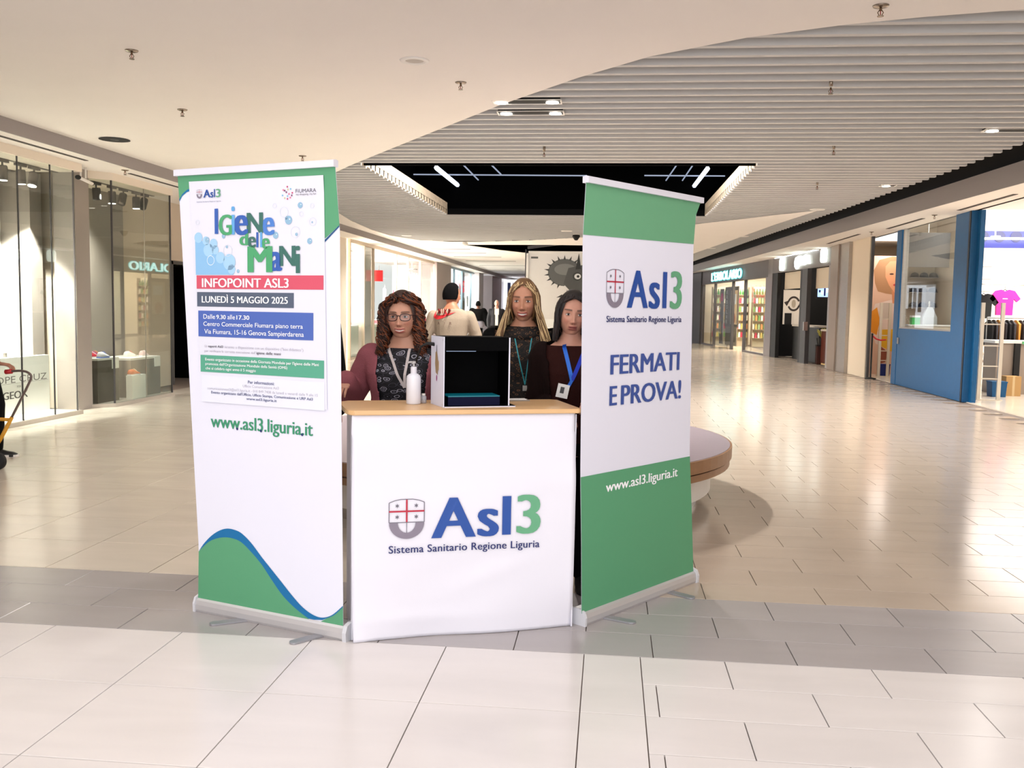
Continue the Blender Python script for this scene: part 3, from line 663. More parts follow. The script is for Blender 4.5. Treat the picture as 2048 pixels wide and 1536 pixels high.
for i in range(12):
    gift((-7.2 + rnd.uniform(-.1, .1), 27.0 + i * 0.21, 0.91), 0.075, cl[(i * 3) % 7], ['red', 'tan', 'pale pink', 'dark red', 'green', 'rose', 'white', 'second red', 'second tan', 'far pale pink', 'far dark red', 'farthest'][i] + ' gift box on the long counter behind the curly hair', 'gift boxes on the second counter')
for i in range(14):
    gift((-7.2 + rnd.uniform(-.1, .1), 31.8 + i * 0.29, 0.85), 0.10, cl[(i * 2) % 7], ['nearest', 'second', 'third', 'fourth', 'fifth', 'sixth', 'seventh', 'eighth', 'ninth', 'tenth', 'eleventh', 'twelfth', 'thirteenth', 'farthest'][i] + ' gift box from the near end of the red and white counter', 'gift boxes on the third counter')
def hanging(loc, hgt, c, lab, grp=None):
    t = thing('hanging_garment', lab, 'garment', loc, 0, grp)
    MB().loft([[(-.02, -.13, -hgt), (.02, -.13, -hgt), (.02, .13, -hgt), (-.02, .13, -hgt)], [(-.03, -.12, -.06), (.03, -.12, -.06), (.03, .12, -.06), (-.03, .12, -.06)], [(-.015, -.03, 0), (.015, -.03, 0), (.015, .03, 0), (-.015, .03, 0)]]).build('fabric', mat('fabric_%d_%d_%d' % c, c, 0.8), t)
    MB().tube([(0, 0, 0), (0, 0.02, .05), (0, -.01, .08)], .004, 5).build('hook', STEEL, t)
for i, (yy, c, nm) in enumerate([(27.3, (205, 190, 150), 'olive'), (27.9, (230, 215, 205), 'cream'), (28.8, (244, 170, 200), 'pink'), (30.4, (240, 225, 205), 'ivory'), (32.4, (200, 190, 210), 'lilac'), (33.9, (190, 60, 80), 'red')]):
    hanging((-7.9, yy, 2.1), 0.75, c, nm + ' garment hanging in the bright left shop')
# framed pictures in the far window
for i, (y, z, w_, h_, c, l) in enumerate([(44.1, 2.85, 0.95, 0.75, (70, 66, 70), 'framed dark picture high in the far glass front'), (44.3, 1.55, 0.85, 0.7, (178, 140, 96), 'tan portrait card low in the far glass front'), (45.6, 1.75, 0.4, 0.5, (226, 222, 214), 'small white card beside the tan portrait')]):
    t = thing('picture_frame', l, 'picture', (-6.98, y, z)); MB().box(-.02, -w_ / 2, -h_ / 2, .02, w_ / 2, h_ / 2).build('frame', PW, t)
    MB().box(.02, -w_ * .25, -h_ * .3, .03, w_ * .25, h_ * .3).build('picture', mat('pic%d' % i, c, 0.5), t)
t = thing('display_screen', 'tall grey green panel hanging in the far glass front', 'screen', (-7.1, 44.6, 2.0)); MB().box(-.02, -.85, -.1, .02, .75, .62).build('panel', mat('grey_green', (96, 116, 116), 0.5), t); MB().box(-.025, -.87, .62, .025, .77, .66).build('frame', STEEL, t)
# far red letter sign and posts
t = thing('letter_sign', 'glowing red slanted letter sign at the far end of the mall', 'sign', (-5.35, 58.0, 2.35))
sh = Sheet(lambda a, b, l: (a, -l, b), t); sh.text('H&M', (0, 0, 1.35, 0.75), mat('red_letters', (230, 30, 60), 0.4, emit=0.9, ecol=(255, 30, 60)), 0.03, 0.03, shear=0.3)
MB().box(-.1, 0.0, -0.3, 1.5, 0.08, 1.0).build('sign_board', mat('pale_sign_board', (205, 210, 222), 0.4, emit=0.2), t)  # board behind the letters given a faint added glow
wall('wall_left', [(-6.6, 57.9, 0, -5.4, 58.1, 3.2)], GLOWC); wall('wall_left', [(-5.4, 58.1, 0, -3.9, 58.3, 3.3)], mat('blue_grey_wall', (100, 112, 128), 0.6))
for i, (x, c, l) in enumerate([(-6.25, (40, 50, 90), 'dark blue'), (-5.95, (250, 250, 255), 'white'), (-5.7, (30, 36, 50), 'black')]):
    t = thing('shop_banner', l + ' vertical banner strip beside the far red letters', 'banner', (x, 57.85, 1.6)); MB().box(-.1, -.02, 0, .1, .02, 1.4).build('fabric', mat('strip%d' % i, c, 0.6), t); MB().tube([(-.12, 0, 1.41), (.12, 0, 1.41)], .012, 6).build('rod', STEEL, t)
t = thing('poster', 'dark red floral poster below the far red letters', 'poster', (-5.65, 57.8, 1.05)); MB().box(-.35, -.02, -.5, .35, .02, .75).build('board', mat('dark_red', (120, 30, 55), 0.5), t)
mb = MB(); 
for k in range(7): mb.add([(-.2 + .07 * k, -.021, -.3 + .12 * k), (-.12 + .07 * k, -.021, -.3 + .12 * k), (-.16 + .07 * k, -.021, -.1 + .1 * k)], [(0, 1, 2)])
mb.build('petals', PW, t)
# ------------------------------------------------------------------ right side
BLUE = mat('blue_frame_paint', (0, 82, 132), 0.5, noise=0.06, nscale=10)
NAVY = mat('navy_band', (24, 34, 120), 0.4)
wall('wall_right', [(6.0, -6, 0, 6.1, 10, 3.2)], BEIGEW)
wall('wall_right', [(6.1, 7.9, 0, 13, 8.0, 3.6), (12.9, 8, 0, 13, 23.6, 3.6)], WARMW)
wall('wall_right', [(7.3, 22.2, 0, 13, 22.3, 3.6)], mat('bright_shop_wall', (250, 244, 234), 0.6))
wall('wall_right', [(7.25, 20.6, 0, 7.32, 22.3, 3.6)], WARMW)
wall('ceiling_shop', [(6.05, 8, 3.6, 13, 23.6, 3.65)], CEIL)
wall('trim_8', [(5.98, -6, 3.2, 6.05, 23.6, 3.65)], FASCIA)
area('sports_shop_light', (9.3, 17.5, 3.55), (0, 0, 0), 4, 8, 320, (1, 0.96, 0.91)); area('sports_wall_fill', (9.3, 20.0, 3.5), (math.radians(50), 0, 0), 4.5, .5, 90, (1, 0.97, 0.93));  # wall fill: unseen area light added to brighten the back wall
t = thing('blue_shop_partition', 'blue framed partition with a large window beside the open sports shop', 'partition', (6.0, 18.5, 0))
MB().box(-.05, -2.08, 0, .05, -1.35, 3.27).build('post', BLUE, t)
MB().box(-.06, -2.05, 0.0, -.052, -1.98, 3.2).build('shadow_gap', mat('navy_strip_paint', (8, 20, 40), 0.5), t)  # raised dark navy strip on the post
MB().box(.05, -2.2, 0, .12, -2.05, 3.2).build('jamb', BLUE, t)
MB().box(-.05, 1.7, 0, .05, 2.0, 3.3).build('post', BLUE, t)
MB().box(-.04, -1.35, 0, .04, 1.7, 1.17).build('lower_panel', BLUE, t)
MB().box(-.02, -1.35, 1.17, .02, 1.7, 1.2).build('window_sill', STEEL, t)
MB().box(-.006, -1.33, 1.2, .006, 1.55, 3.2).build('glass_pane', GLC, t)
MB().box(-.05, 1.52, 1.17, .05, 1.58, 3.2).build('inner_post', STEEL, t)
lk = MB().box(-.07, 1.55, 0.85, -.05, 1.62, 0.98).build('lock', STEEL, t)
# anti-theft gate, rails, bins
GATE = mat('gate_pale_metal', (226, 218, 204), 0.35, 0.3)
def gate(loc, wd, h, lab, rz=0):
    t = thing('security_gate', lab, 'gate', loc, rz, 'anti-theft gates')
    for sx in (0, wd): MB().box(sx - .03, -.02, 0, sx + .03, .02, h).build('post', GATE, t)
    for z in (.22, .35, .56, .78): MB().box(.03, -.012, h * z - .01, wd - .03, .012, h * z + .01).build('rung', GATE, t)
    MB().box(.03, -.004, h * .78, wd - .03, .004, h).build('clear_panel', GLC, t)
    MB().box(-.05, -.06, 0, wd + .05, .06, .015).build('foot_plate', GATE, t)
gate((6.385, 16.9, 0.004), 0.33, 1.68, 'pale anti-theft gate standing in the open sports shop doorway')
gate((6.28, 22.6, 0), 0.2, 1.72, 'pale anti-theft gate in front of the fashion poster beyond the blue post')
def bin_(loc, s, h, m_, lab, cat='bin'):
    t = thing('storage_bin', lab, cat, loc); MB().loft([[(-s * .9, -s * .9, 0), (s * .9, -s * .9, 0), (s * .9, s * .9, 0), (-s * .9, s * .9, 0)], [(-s, -s, h), (s, -s, h), (s, s, h), (-s, s, h)]]).build('bin_body', m_, t)
    MB().box(-s * 1.05, -s * 1.05, h, s * 1.05, s * 1.05, h + .02).build('rim', m_, t)
bin_((7.0, 17.7, .004), .13, .26, BLUE, 'blue bin on the floor behind the gate in the sports shop')
bin_((6.5, 22.95, .0), .11, .26, mat('deep_blue', (16, 40, 130), 0.5), 'deep blue bin in front of the fashion poster')
t = thing('cardboard_box', 'brown cardboard box beside the black counter leg in the sports shop', 'box', (7.36, 18.0, .004)); MB().box(-.13, -.13, 0, .13, .13, .36).build('box_body', mat('cardboard', (190, 150, 96), 0.8), t)
MB().box(-.02, -.131, 0, .02, -.13, .36).build('tape', mat('tape', (214, 186, 140), 0.4), t)
t = thing('sales_counter', 'grey sales counter with black corner post behind the gate', 'counter', (7.75, 18.6, 0.004))
MB().box(-.55, -.3, 0, .9, .3, .95).build('counter_body', mat('counter_taupe', (150, 136, 124), 0.5), t); MB().box(-.6, -.33, .95, .95, .33, 1.0).build('counter_top', WHITE, t); MB().box(-.25, -.36, 0, -.15, -.3, .95).build('corner_post', BLACKM, t)
MB().box(-.12, -.34, .94, .9, -.33, .99).build('green_edge', mat('green_edge', (90, 170, 110), 0.5), t)
t = thing('waste_bin', 'tall grey bin beside the blue jamb in the sports shop', 'bin', (6.62, 17.9, 0.004)); MB().lathe([(.001, 0), (.15, 0), (.18, .75), (.19, .76), (.19, .8), (.001, .8)], n=20).build('bin_body', mat('bin_grey', (196, 184, 172), 0.5), t, True); MB().lathe([(.001, .8), (.17, .8), (.12, .88), (.001, .9)], n=20).build('lid', mat('bin_lid', (220, 212, 204), 0.5), t, True)
# display bench and clothing
t = thing('low_display_table', 'long white display table with folded clothes in the sports shop', 'table', (8.4, 20.4, 0.004)); MB().box(-.9, -.35, 1.0, 1.4, .35, 1.06).build('table_top', WHITE, t)
for sx in (-.8, 1.3): MB().box(sx - .03, -.3, 0, sx + .03, .3, 1.0).build('leg', STEEL, t)
MB().box(-.8, -.3, .5, 1.3, .3, .53).build('lower_shelf', mat('shelf_taupe', (176, 160, 146), 0.6), t)
cc = [(30, 30, 34), (240, 240, 240), (214, 130, 60), (60, 62, 70), (200, 190, 176), (40, 44, 60), (230, 200, 190)]
for i in range(9):
    tt = thing('folded_shirt', ['black', 'white', 'orange', 'dark grey', 'beige', 'navy', 'pale pink', 'second black', 'second white'][i] + ' folded shirt pile on the long display table', 'shirt', (7.7 + .23 * i, 20.3, 1.065), 0, 'folded shirts on the display table')
    for q in range(3): MB().box(-.1, -.13, q * .03, .1, .13, q * .03 + .026).build('fold', mat('cloth%d' % (i % 7), cc[i % 7], 0.8), tt, bevel=.008)
def tshirt(loc, c, lab, s=1.0, name='t_shirt', logo=False):
    t = thing(name, lab, 'shirt', loc)
    P = [(-.19, -.62), (.19, -.62), (.2, -.22), (.28, -.30), (.36, -.22), (.22, -.03), (.09, 0), (.0, -.045), (-.09, 0), (-.22, -.03), (-.36, -.22), (-.28, -.30), (-.2, -.22)]
    P = [(a * s, b * s) for a, b in P]; n = len(P)
    tri = tessellate_polygon([[Vector((a, b, 0)) for a, b in P]])
    mb = MB(); mb.add([(a, -.03, b) for a, b in P] + [(a, .03, b) for a, b in P], [tuple(q) for q in tri] + [tuple(n + k for k in q[::-1]) for q in tri] + [(k, (k + 1) % n, n + (k + 1) % n, n + k) for k in range(n)])
    mb.build('shirt_body', mat('tee_%d_%d_%d' % c, c, 0.85, bump=0.3, bscale=9), t)
    MB().tube([(-.17 * s, 0, -.06), (0, 0, .0), (.17 * s, 0, -.06)], .008, 6).tube([(0, 0, 0), (0, .0, .07), (.02, 0, .1), (0, 0, .12)], .004, 6).build('hanger', BLACKM, t)
    if logo: MB().box(-.05, -.033, -.2, .05, -.031, -.185).build('chest_print', WHITE, t)
    return t
tshirt((8.36, 21.0, 2.02), (232, 44, 150), 'bright pink t-shirt hanging on the sports shop wall', 0.88, logo=True)
tshirt((7.93, 21.0, 1.93), (14, 14, 16), 'black t-shirt hanging left of the pink one', 0.85)
t = thing('wall_rail', 'thin metal rail holding the pink and black shirts', 'rail', (8.2, 21.0, 2.13)); MB().tube([(-.6, 0, 0), (.9, 0, 0)], .012, 8).build('bar', STEEL, t)
for sx in (-.5, .8): MB().tube([(sx, 0, 0), (sx, 1.2, 0)], .01, 6).build('bracket', STEEL, t)
def rack(loc, n, cs, lab, glab, ln):
    t = thing('clothes_rack', lab, 'rack', loc); MB().tube([(0, 0, 1.42), (ln, 0, 1.42)], .014, 8).build('bar', STEEL, t)
    for sx in (0, ln): MB().tube([(sx, 0, 0), (sx, 0, 1.42)], .014, 8).build('upright', STEEL, t)
    for i in range(n):
        c = cs[i % len(cs)]; x = loc[0] + ln * (i + .5) / n
        g = thing('hanging_garment', ['first', 'second', 'third', 'fourth', 'fifth', 'sixth', 'seventh', 'eighth', 'ninth', 'tenth'][i] + ' from left, ' + glab, 'garment', (x, loc[1], loc[2] + 1.40), 0, glab)
        MB().loft([[(-.012, -.2, -.55), (.012, -.2, -.55), (.012, .2, -.55), (-.012, .2, -.55)], [(-.02, -.2, -.1), (.02, -.2, -.1), (.02, .2, -.1), (-.02, .2, -.1)], [(-.008, -.04, -.02), (.008, -.04, -.02), (.008, .04, -.02), (-.008, .04, -.02)]]).build('fabric', mat('cloth_%d_%d_%d' % c, c, 0.85), g)
        MB().tube([(0, 0, -.02), (0, .01, .03), (0, 0, .05)], .003, 5).build('hook', STEEL, g)
rack((7.42, 19.4, .004), 9, [(24, 22, 24), (60, 56, 60), (226, 150, 70), (40, 36, 40)], 'low clothes rack with dark garments just inside the blue jamb', 'dark or orange garment on the rack inside the blue jamb', .75)
rack((8.3, 19.8, .004), 10, [(210, 196, 184), (236, 228, 220), (60, 50, 52), (190, 174, 160)], 'clothes rack with pale garments under the pink t-shirt', 'pale or dark garment on the rack under the pink shirt', 1.0)
# caps on the wall
def cap(loc, c, lab, rz=0):
    t = thing('baseball_cap', lab, 'cap', loc, rz, 'caps on the sports shop wall')
    prof = [(.001, .11), (.04, .105), (.07, .085), (.088, .05), (.092, .0), (.001, .0)]
    MB().lathe(prof[::-1], n=18).build('crown', mat('cap_%d_%d_%d' % c, c, 0.8), t, True)
    P = [(.085 * math.cos(a), -.05 - .11 * abs(math.sin(a))) for a in np.linspace(PI, 2 * PI, 10)]
    MB().prism([(a, b) for a, b in P], .0, .008).build('visor', mat('cap_%d_%d_%d' % c, c, 0.8), t)
    MB().ell((0, 0, .112), .009, .009, .006, 8, 6).build('button', mat('cap_%d_%d_%d' % c, c, 0.8), t)
k = 0
for zz in (2.5, 2.24, 1.98):
    sh_ = thing('wall_shelf', {2.5: 'top', 2.24: 'middle', 1.98: 'lower'}[zz] + ' narrow cap shelf on the sports shop wall by the blue jamb', 'shelf', (7.72, 20.95, zz)); MB().box(-.2, -.12, -.015, .28, .12, 0).build('board', STEEL, sh_); MB().tube([(0, .12, -.008), (0, 1.2, -.008)], .008, 5).build('bracket', STEEL, sh_)
    cap((7.68, 20.95, zz), (16, 16, 40), {2.5: 'top', 2.24: 'middle', 1.98: 'lower'}[zz] + ' dark cap on the wall shelves by the blue jamb', .3)
for r in range(4):
    zz = 2.62 - .33 * r
    sh_ = thing('wall_shelf', ['top', 'second', 'third', 'lowest'][r] + ' cap shelf seen through the blue framed window', 'shelf', (7.18, 21.9, zz)); MB().box(-.52, -.12, -.015, .04, .12, 0).build('board', STEEL, sh_)
    for q in range(3):
        cap((6.77 + .2 * q, 21.9, zz), [(70, 74, 84), (90, 86, 86), (40, 44, 60), (110, 104, 100)][(r + q) % 4], ['left', 'middle', 'right'][q] + ' cap on the ' + ['top', 'second', 'third', 'lowest'][r] + ' shelf behind the blue framed window', .2)
wall('wall_right', [(6.64, 22.06, 0, 7.3, 22.12, 3.6)], CREAM)
t = thing('suspended_board', 'dark grey panel hanging behind the top of the blue framed window', 'panel', (7.0, 20.9, 2.75)); MB().box(-.75, -.02, -.28, .15, .02, .45).build('panel', mat('slate_panel', (96, 92, 90), 0.5), t); MB().tube([(-.3, 0, .45), (-.3, 0, .8)], .008, 5).build('cable', STEEL, t)
t = thing('clothes_stand', 'white and grey garments on a stand behind the blue framed window', 'stand', (6.9, 21.2, .004)); MB().tube([(0, 0, 0), (0, 0, 1.75)], .02, 8).build('pole', STEEL, t); MB().box(-.2, -.2, 0, .2, .2, .02).build('base', STEEL, t)
MB().loft([[(-.17, -.06, .75), (.17, -.06, .75), (.17, .06, .75), (-.17, .06, .75)], [(-.15, -.06, 1.4), (.15, -.06, 1.4), (.15, .06, 1.4), (-.15, .06, 1.4)], [(-.05, -.03, 1.62), (.05, -.03, 1.62), (.05, .03, 1.62), (-.05, .03, 1.62)]]).build('jacket', mat('pale_jacket', (226, 228, 230), 0.8), t)
t = thing('green_shoe_box', 'small green box low behind the blue framed window', 'box', (6.45, 20.7, 1.25)); MB().box(-.08, -.08, 0, .08, .08, .18).build('box_body', mat('green_box', (60, 180, 90), 0.5), t); MB().box(-.085, -.085, .15, .085, .085, .19).build('lid', WHITE, t)
t = thing('low_cabinet', 'beige cabinet under the window inside the sports shop', 'cabinet', (6.75, 20.7, .004)); MB().box(-.5, -.25, 0, .5, .25, 1.22).build('cabinet_body', CREAM, t); MB().box(-.52, -.27, 1.22, .52, .27, 1.245).build('cabinet_top', WHITE, t)
# blue band and lights
t = thing('blue_header_band', 'royal blue header band with dark discs inside the sports shop', 'band', (8.3, 21.3, 2.92))
MB().box(-.75, -.03, 0, 4.2, .03, .36).build('band', NAVY, t)
for q in range(5): MB().lathe([(.001, 0), (.12, 0), (.12, .01), (.001, .01)], n=20).xf(Matrix.Translation((-.35 + .34 * q, -.03, .24)) @ Matrix.Rotation(PI / 2, 4, 'X')).build('disc', mat('navy_disc', (14, 18, 70), 0.4), t)
for x, y, z, l in [(8.5, 20.9, 3.6, 'round ceiling downlight above the pink shirt'), (7.95, 20.6, 3.12, 'round pendant lamp under the blue band')]:
    t = thing('shop_lamp', l, 'light', (x, y, z)); MB().lathe([(.001, 0), (.09, 0), (.1, -.03), (.001, -.03)], n=18).build('housing', WHITE, t); MB().lathe([(.001, -.03), (.085, -.03), (.08, -.045), (.001, -.045)], n=18).build('lamp', LAMP, t)
    if z < 3.5: MB().tube([(0, 0, 0), (0, 0, .48)], .008, 6).build('stem', STEEL, t)
t = thing('linear_shop_light', 'long glowing tube light across the blue band', 'light', (8.35, 20.9, 3.09)); MB().tube([(-.5, 0, 0), (.9, 0, 0)], .022, 8).build('tube', LAMP, t)
for sx in (-.3, .6): MB().tube([(sx, 0, 0), (sx, 0, .5)], .008, 6).build('stem', STEEL, t)
# columns
wall('wall_right', [(5.82, 22.95, 0, 5.9, 23.62, 3.3)], CREAM)
wall('trim_9', [(5.84, 21.98, 0, 5.9, 22.06, 3.27), (5.84, 20.5, 3.24, 6.0, 22.06, 3.27)], DGREY)
wall('wall_right', [(5.82, 22.06, 0, 5.87, 22.95, 3.3)], CREAM)
wall('wall_right', [((5.78, 23.3), (5.66, 24.9), 0.1, 0, 3.36, -0.0)][0:0] + [(5.74, 23.62, 0, 6.1, 24.5, 3.3)], STEEL)
wall('wall_right', [(5.7, 24.5, 0, 6.4, 25.3, 3.3)], mat('bronze_pier', (150, 134, 120), 0.35, 0.5))
wall('wall_right', [(7.3, 22.3, 0, 7.4, 25.3, 3.3), (6.3, 25.2, 0, 7.4, 25.3, 3.3)], CREAM)
# fashion poster
t = thing('fashion_poster', 'tall poster of a woman with short hair in orange and yellow clothes', 'poster', (6.15, 24.1, 0.0)) 
t.location = (6.2, 23.4, 0)
sh = Sheet(lambda a, b, l: (a, -l, b), t); MB().box(0, 0, .0, 1.0, .04, 2.85).build('board', mat('poster_pink', (226, 190, 170), 0.5), t)
pm = lambda n_, c: mat('poster_' + n_, c, 0.5)
sh.shape([(.12, 2.2), (.08, 2.5), (.2, 2.75), (.5, 2.84), (.85, 2.8), (.98, 2.6), (.98, 2.1), (.8, 1.9), (.4, 1.95), (.2, 2.0)], pm('hair', (176, 132, 96)), .002, 'printed_hair')
sh.shape([(.35, 2.6), (.45, 2.72), (.7, 2.74), (.85, 2.55), (.85, 2.25), (.72, 2.02), (.58, 1.98), (.45, 2.15), (.36, 2.35)], pm('skin', (224, 158, 120)), .003, 'printed_face')
sh.shape([(.52, 2.02), (.74, 2.04), (.8, 1.7), (.55, 1.72)], pm('skin2', (206, 138, 100)), .0025, 'printed_neck')
sh.disc((.5, 2.42), .05, pm('eye', (70, 50, 44)), .004, 'printed_eye', ry=.02); sh.disc((.74, 2.43), .05, pm('eye', (70, 50, 44)), .004, 'printed_eye', ry=.02)
sh.disc((.62, 2.16), .075, pm('lips', (190, 60, 60)), .004, 'printed_lips', ry=.03); sh.shape([(.6, 2.4), (.66, 2.4), (.67, 2.25), (.58, 2.24)], pm('nose', (210, 140, 104)), .0035, 'printed_nose')
sh.shape([(.05, 1.3), (.15, 1.7), (.5, 1.8), (.98, 1.75), (.98, .7), (.5, .6), (.2, .75)], pm('blouse', (232, 214, 208)), .002, 'printed_blouse')
sh.shape([(.03, 1.05), (.05, 1.5), (.2, 1.62), (.28, 1.3), (.22, .95)], pm('orange', (232, 150, 30)), .0025, 'printed_sleeve')
sh.shape([(.25, 1.08), (.98, 1.12), (.98, .62), (.6, .55), (.3, .7)], pm('yellow', (236, 186, 40)), .003, 'printed_skirt')
sh.shape([(.3, .7), (.5, .55), (.45, .3), (.3, .25)], pm('brown', (150, 80, 60)), .0025, 'printed_hem')
t = thing('rope_barrier_post', 'slim black barrier post with red rope in front of the fashion poster', 'barrier', (6.04, 22.0 + .55, 0.0)); t.location = (6.2, 23.3, 0)
t.location = (5.86, 21.7, 0)
MB().lathe([(.001, 0), (.12, 0), (.12, .02), (.02, .04), (.02, 1.0), (.03, 1.01), (.001, 1.03)], n=16).build('post', BLACKM, t, True)
MB().tube([(0.02, 0, .96), (.1, .05, .9), (.22, .12, .87), (.35, .2, .88)], .018, 8).build('rope', mat('red_rope', (190, 30, 40), 0.6), t, True)
area('alcove_light', (6.6, 23.0, 3.15), (0, 0, 0), .5, .8, 14, (1, .93, .85))

# coffee bar front, built along its slanting line (local x runs away from the camera, local -y is inside)
def front_thing(name, lab, P, Q, cat='shop front'):
    d = math.atan2(Q[1] - P[1], Q[0] - P[0]); t = thing(name, lab, cat, (P[0], P[1], 0), d); return t, math.hypot(Q[0] - P[0], Q[1] - P[1])
BRN = mat('dark_brown_wood', (62, 28, 18), 0.4); NB = mat('near_black', (10, 8, 8), 0.5)
t, Lc = front_thing('coffee_bar_front', 'dark coffee bar shop front with three glowing sign shapes', (5.78, 25.35), (5.2, 32.0)); cafe = t
MB().box(0, -.1, 2.72, Lc, 0, 3.2).build('sign_board', mat('sign_board_grey', (110, 102, 100), 0.4), t)
MB().box(0, -.15, 0, .35, 0, 2.72).build('post', mat('pier_steel', (150, 142, 140), 0.35, 0.6), t)
MB().box(Lc - .55, -.15, 0, Lc, 0, 3.2).build('post', MATS['pier_steel'], t)
MB().box(Lc - 1.15, -.14, 0, Lc - .56, -.02, 2.72).build('door_leaf', NB, t)
MB().box(2.25, -.12, 0, 2.75, 0, 2.72).build('post', DGREY, t); MB().box(2.75, -.12, 0, 3.0, -.02, 2.72).build('door_leaf', NB, t)
MB().box(.35, -.3, 2.15, 2.25, -.25, 2.72).build('cream_header', CREAM, t); MB().box(2.95, -.3, 2.2, Lc - 1.15, -.25, 2.72).build('cream_header', CREAM, t)
MB().box(2.2, -.05, .95, 2.3, .06, 1.2).build('push_plate', STEEL, t)
SG = mat('sign_glow', (245, 250, 245), 0.4, emit=3.0, ecol=(240, 255, 245))
def rr_(cx, cz, w_, h_, r):
    P = []
    for qx, qz, a0 in ((1, 1, 0), (-1, 1, PI / 2), (-1, -1, PI), (1, -1, 1.5 * PI)):
        for k in range(5): a = a0 + PI / 2 * k / 4; P.append((cx + qx * (w_ / 2 - r) + r * math.cos(a), cz + qz * (h_ / 2 - r) + r * math.sin(a)))
    return P
sh = Sheet(lambda a, b, l: (a, l, b), cafe)
def glowbox(P, name):
    tri = tessellate_polygon([[Vector((a, b, 0)) for a, b in P]]); n = len(P); mb = MB()
    mb.add([(a, .06, b) for a, b in P] + [(a, 0, b) for a, b in P], [tuple(q) for q in tri] + [tuple(n + k for k in q[::-1]) for q in tri] + [(k, (k + 1) % n, n + (k + 1) % n, n + k) for k in range(n)])
    mb.build(name, SG, cafe)
glowbox(rr_(4.9, 2.96, .42, .4, .12), 'lit_sign'); glowbox(rr_(.75, 3.0, .42, .36, .1), 'lit_sign')
glowbox([(2.0, 2.84), (2.1, 3.08), (2.4, 3.12), (2.7, 3.06), (3.0, 3.12), (3.35, 3.08), (3.45, 2.95), (3.4, 2.82), (3.25, 2.74), (3.05, 2.84), (2.6, 2.83), (2.3, 2.86)], 'lit_sign')
# interior
wall('wall_right', [((5.78 + 2.4, 25.35), (5.2 + 2.6, 32.0), .1, 0, 3.2)], NB); wall('wall_right', [(5.28, 32.0, 0, 8.0, 32.08, 3.2)], NB)
t = thing('white_menu_poster', 'white poster with a dark circular arrow emblem inside the coffee bar', 'poster', (5.84, 30.8, 1.08), PI)
MB().box(-.32, -.04, 0, .32, 0, 1.1).build('board', mat('menu_white', (226, 214, 198), 0.5, emit=0.15), t)  # poster board given a faint glow of its own
sh = Sheet(lambda a, b, l: ((.1 - a) * .66, l, b), t); MK = mat('emblem_brown', (70, 60, 54), 0.5)
sh.disc((.1, .66), .30, MK, .004, 'emblem_ring', inner=.22, a0=.4, a1=2.8, ry=.24); sh.disc((.1, .66), .30, MK, .004, 'emblem_ring', inner=.22, a0=3.55, a1=5.95, ry=.24)
sh.shape([(-.36, .7), (-.08, .78), (-.22, .58)], MK, .004, 'arrow_head'); sh.shape([(.56, .62), (.28, .54), (.42, .74)], MK, .004, 'arrow_head'); sh.disc((.1, .66), .1, mat('emblem_tan', (200, 186, 164), .5), .004, 'emblem_dot', ry=.13)
MB().box(.06, .0, .0, .27, .05, .36).build('dark_box', NB, t)
t = thing('bar_counter', 'near black counter with pale edge under the white poster', 'counter', (6.05, 29.0, 0), cafe.rotation_euler.z); MB().box(-1.1, -.5, 0, 1.6, .1, 1.03).build('counter_body', NB, t); MB().box(-1.1, -.5, 1.03, 1.6, .14, 1.08).build('counter_top', mat('pale_stone', (196, 184, 170), .4), t)
t = thing('brown_counter', 'reddish brown wooden counter at the near end of the coffee bar', 'counter', (6.15, 26.6, 0), cafe.rotation_euler.z); MB().box(-.8, -.4, .05, .75, .1, .95).build('counter_body', mat('mahogany', (88, 36, 22), .35), t); MB().box(-.8, -.4, 0, .75, .08, .05).build('plinth', mat('lit_edge', (220, 190, 130), .5), t); MB().box(-.82, -.42, .95, .77, .12, 1.0).build('counter_top', mat('pale_stone', (196, 184, 170), .4), t)  # plinth in a plain pale tan
t = thing('display_screen', 'bluish white menu screen above the brown counter', 'screen', (6.16, 27.8, 1.98), PI); MB().box(-.03, -.04, .38, .03, -.01, 1.2).build('ceiling_rod', NB, t); MB().box(-.26, -.05, -.12, .26, 0, .38).build('screen_frame', NB, t)
SCR = mat('screen_blue', (140, 170, 230), .3, emit=1.2, ecol=(150, 180, 240)); SCW = mat('screen_white', (235, 240, 250), .3, emit=1.5)
MB().box(-.23, .0, -.06, .23, .006, .26).build('screen_image', SCR, t)
for q in range(6): MB().box(-.2 + .07 * q, .006, -.03 + .05 * (q % 3), -.155 + .07 * q, .01, .10 + .04 * (q % 4)).build('screen_detail', [SCW, NAVY][q % 2], t)
for q in range(3):
    t = thing('red_tub', ['lower', 'middle', 'top'][q] + ' tub of the red stack on the brown counter', 'tub', (6.12, 26.15, 1.0 + .105 * q)); MB().lathe([(.001, 0), (.16, 0), (.18, .1), (.001, .1)], n=18).build('tub_body', mat('red_tub', (196, 70, 70), .4), t, True); MB().lathe([(.18, .085), (.19, .085), (.19, .1), (.18, .1)], n=18).build('rim', PW, t)
t = thing('yellow_flower_pot', 'small pot of yellow green leaves by the brown counter', 'plant', (6.02, 27.5, .55)); MB().lathe([(.001, 0), (.1, 0), (.14, .2), (.001, .2)], n=14).build('pot', NB, t); 
mb = MB(); rnd = random.Random(5)
for k in range(30):
    a = rnd.random() * 6.28; r = .05 + .15 * rnd.random(); z = .25 + .2 * rnd.random(); mb.add([(0, 0, .2), (r * math.cos(a) + .03, r * math.sin(a), z), (r * math.cos(a) - .03, r * math.sin(a) + .02, z + .04)], [(0, 1, 2)])
mb.build('leaves', mat('yellow_green', (170, 160, 70), .6), t)
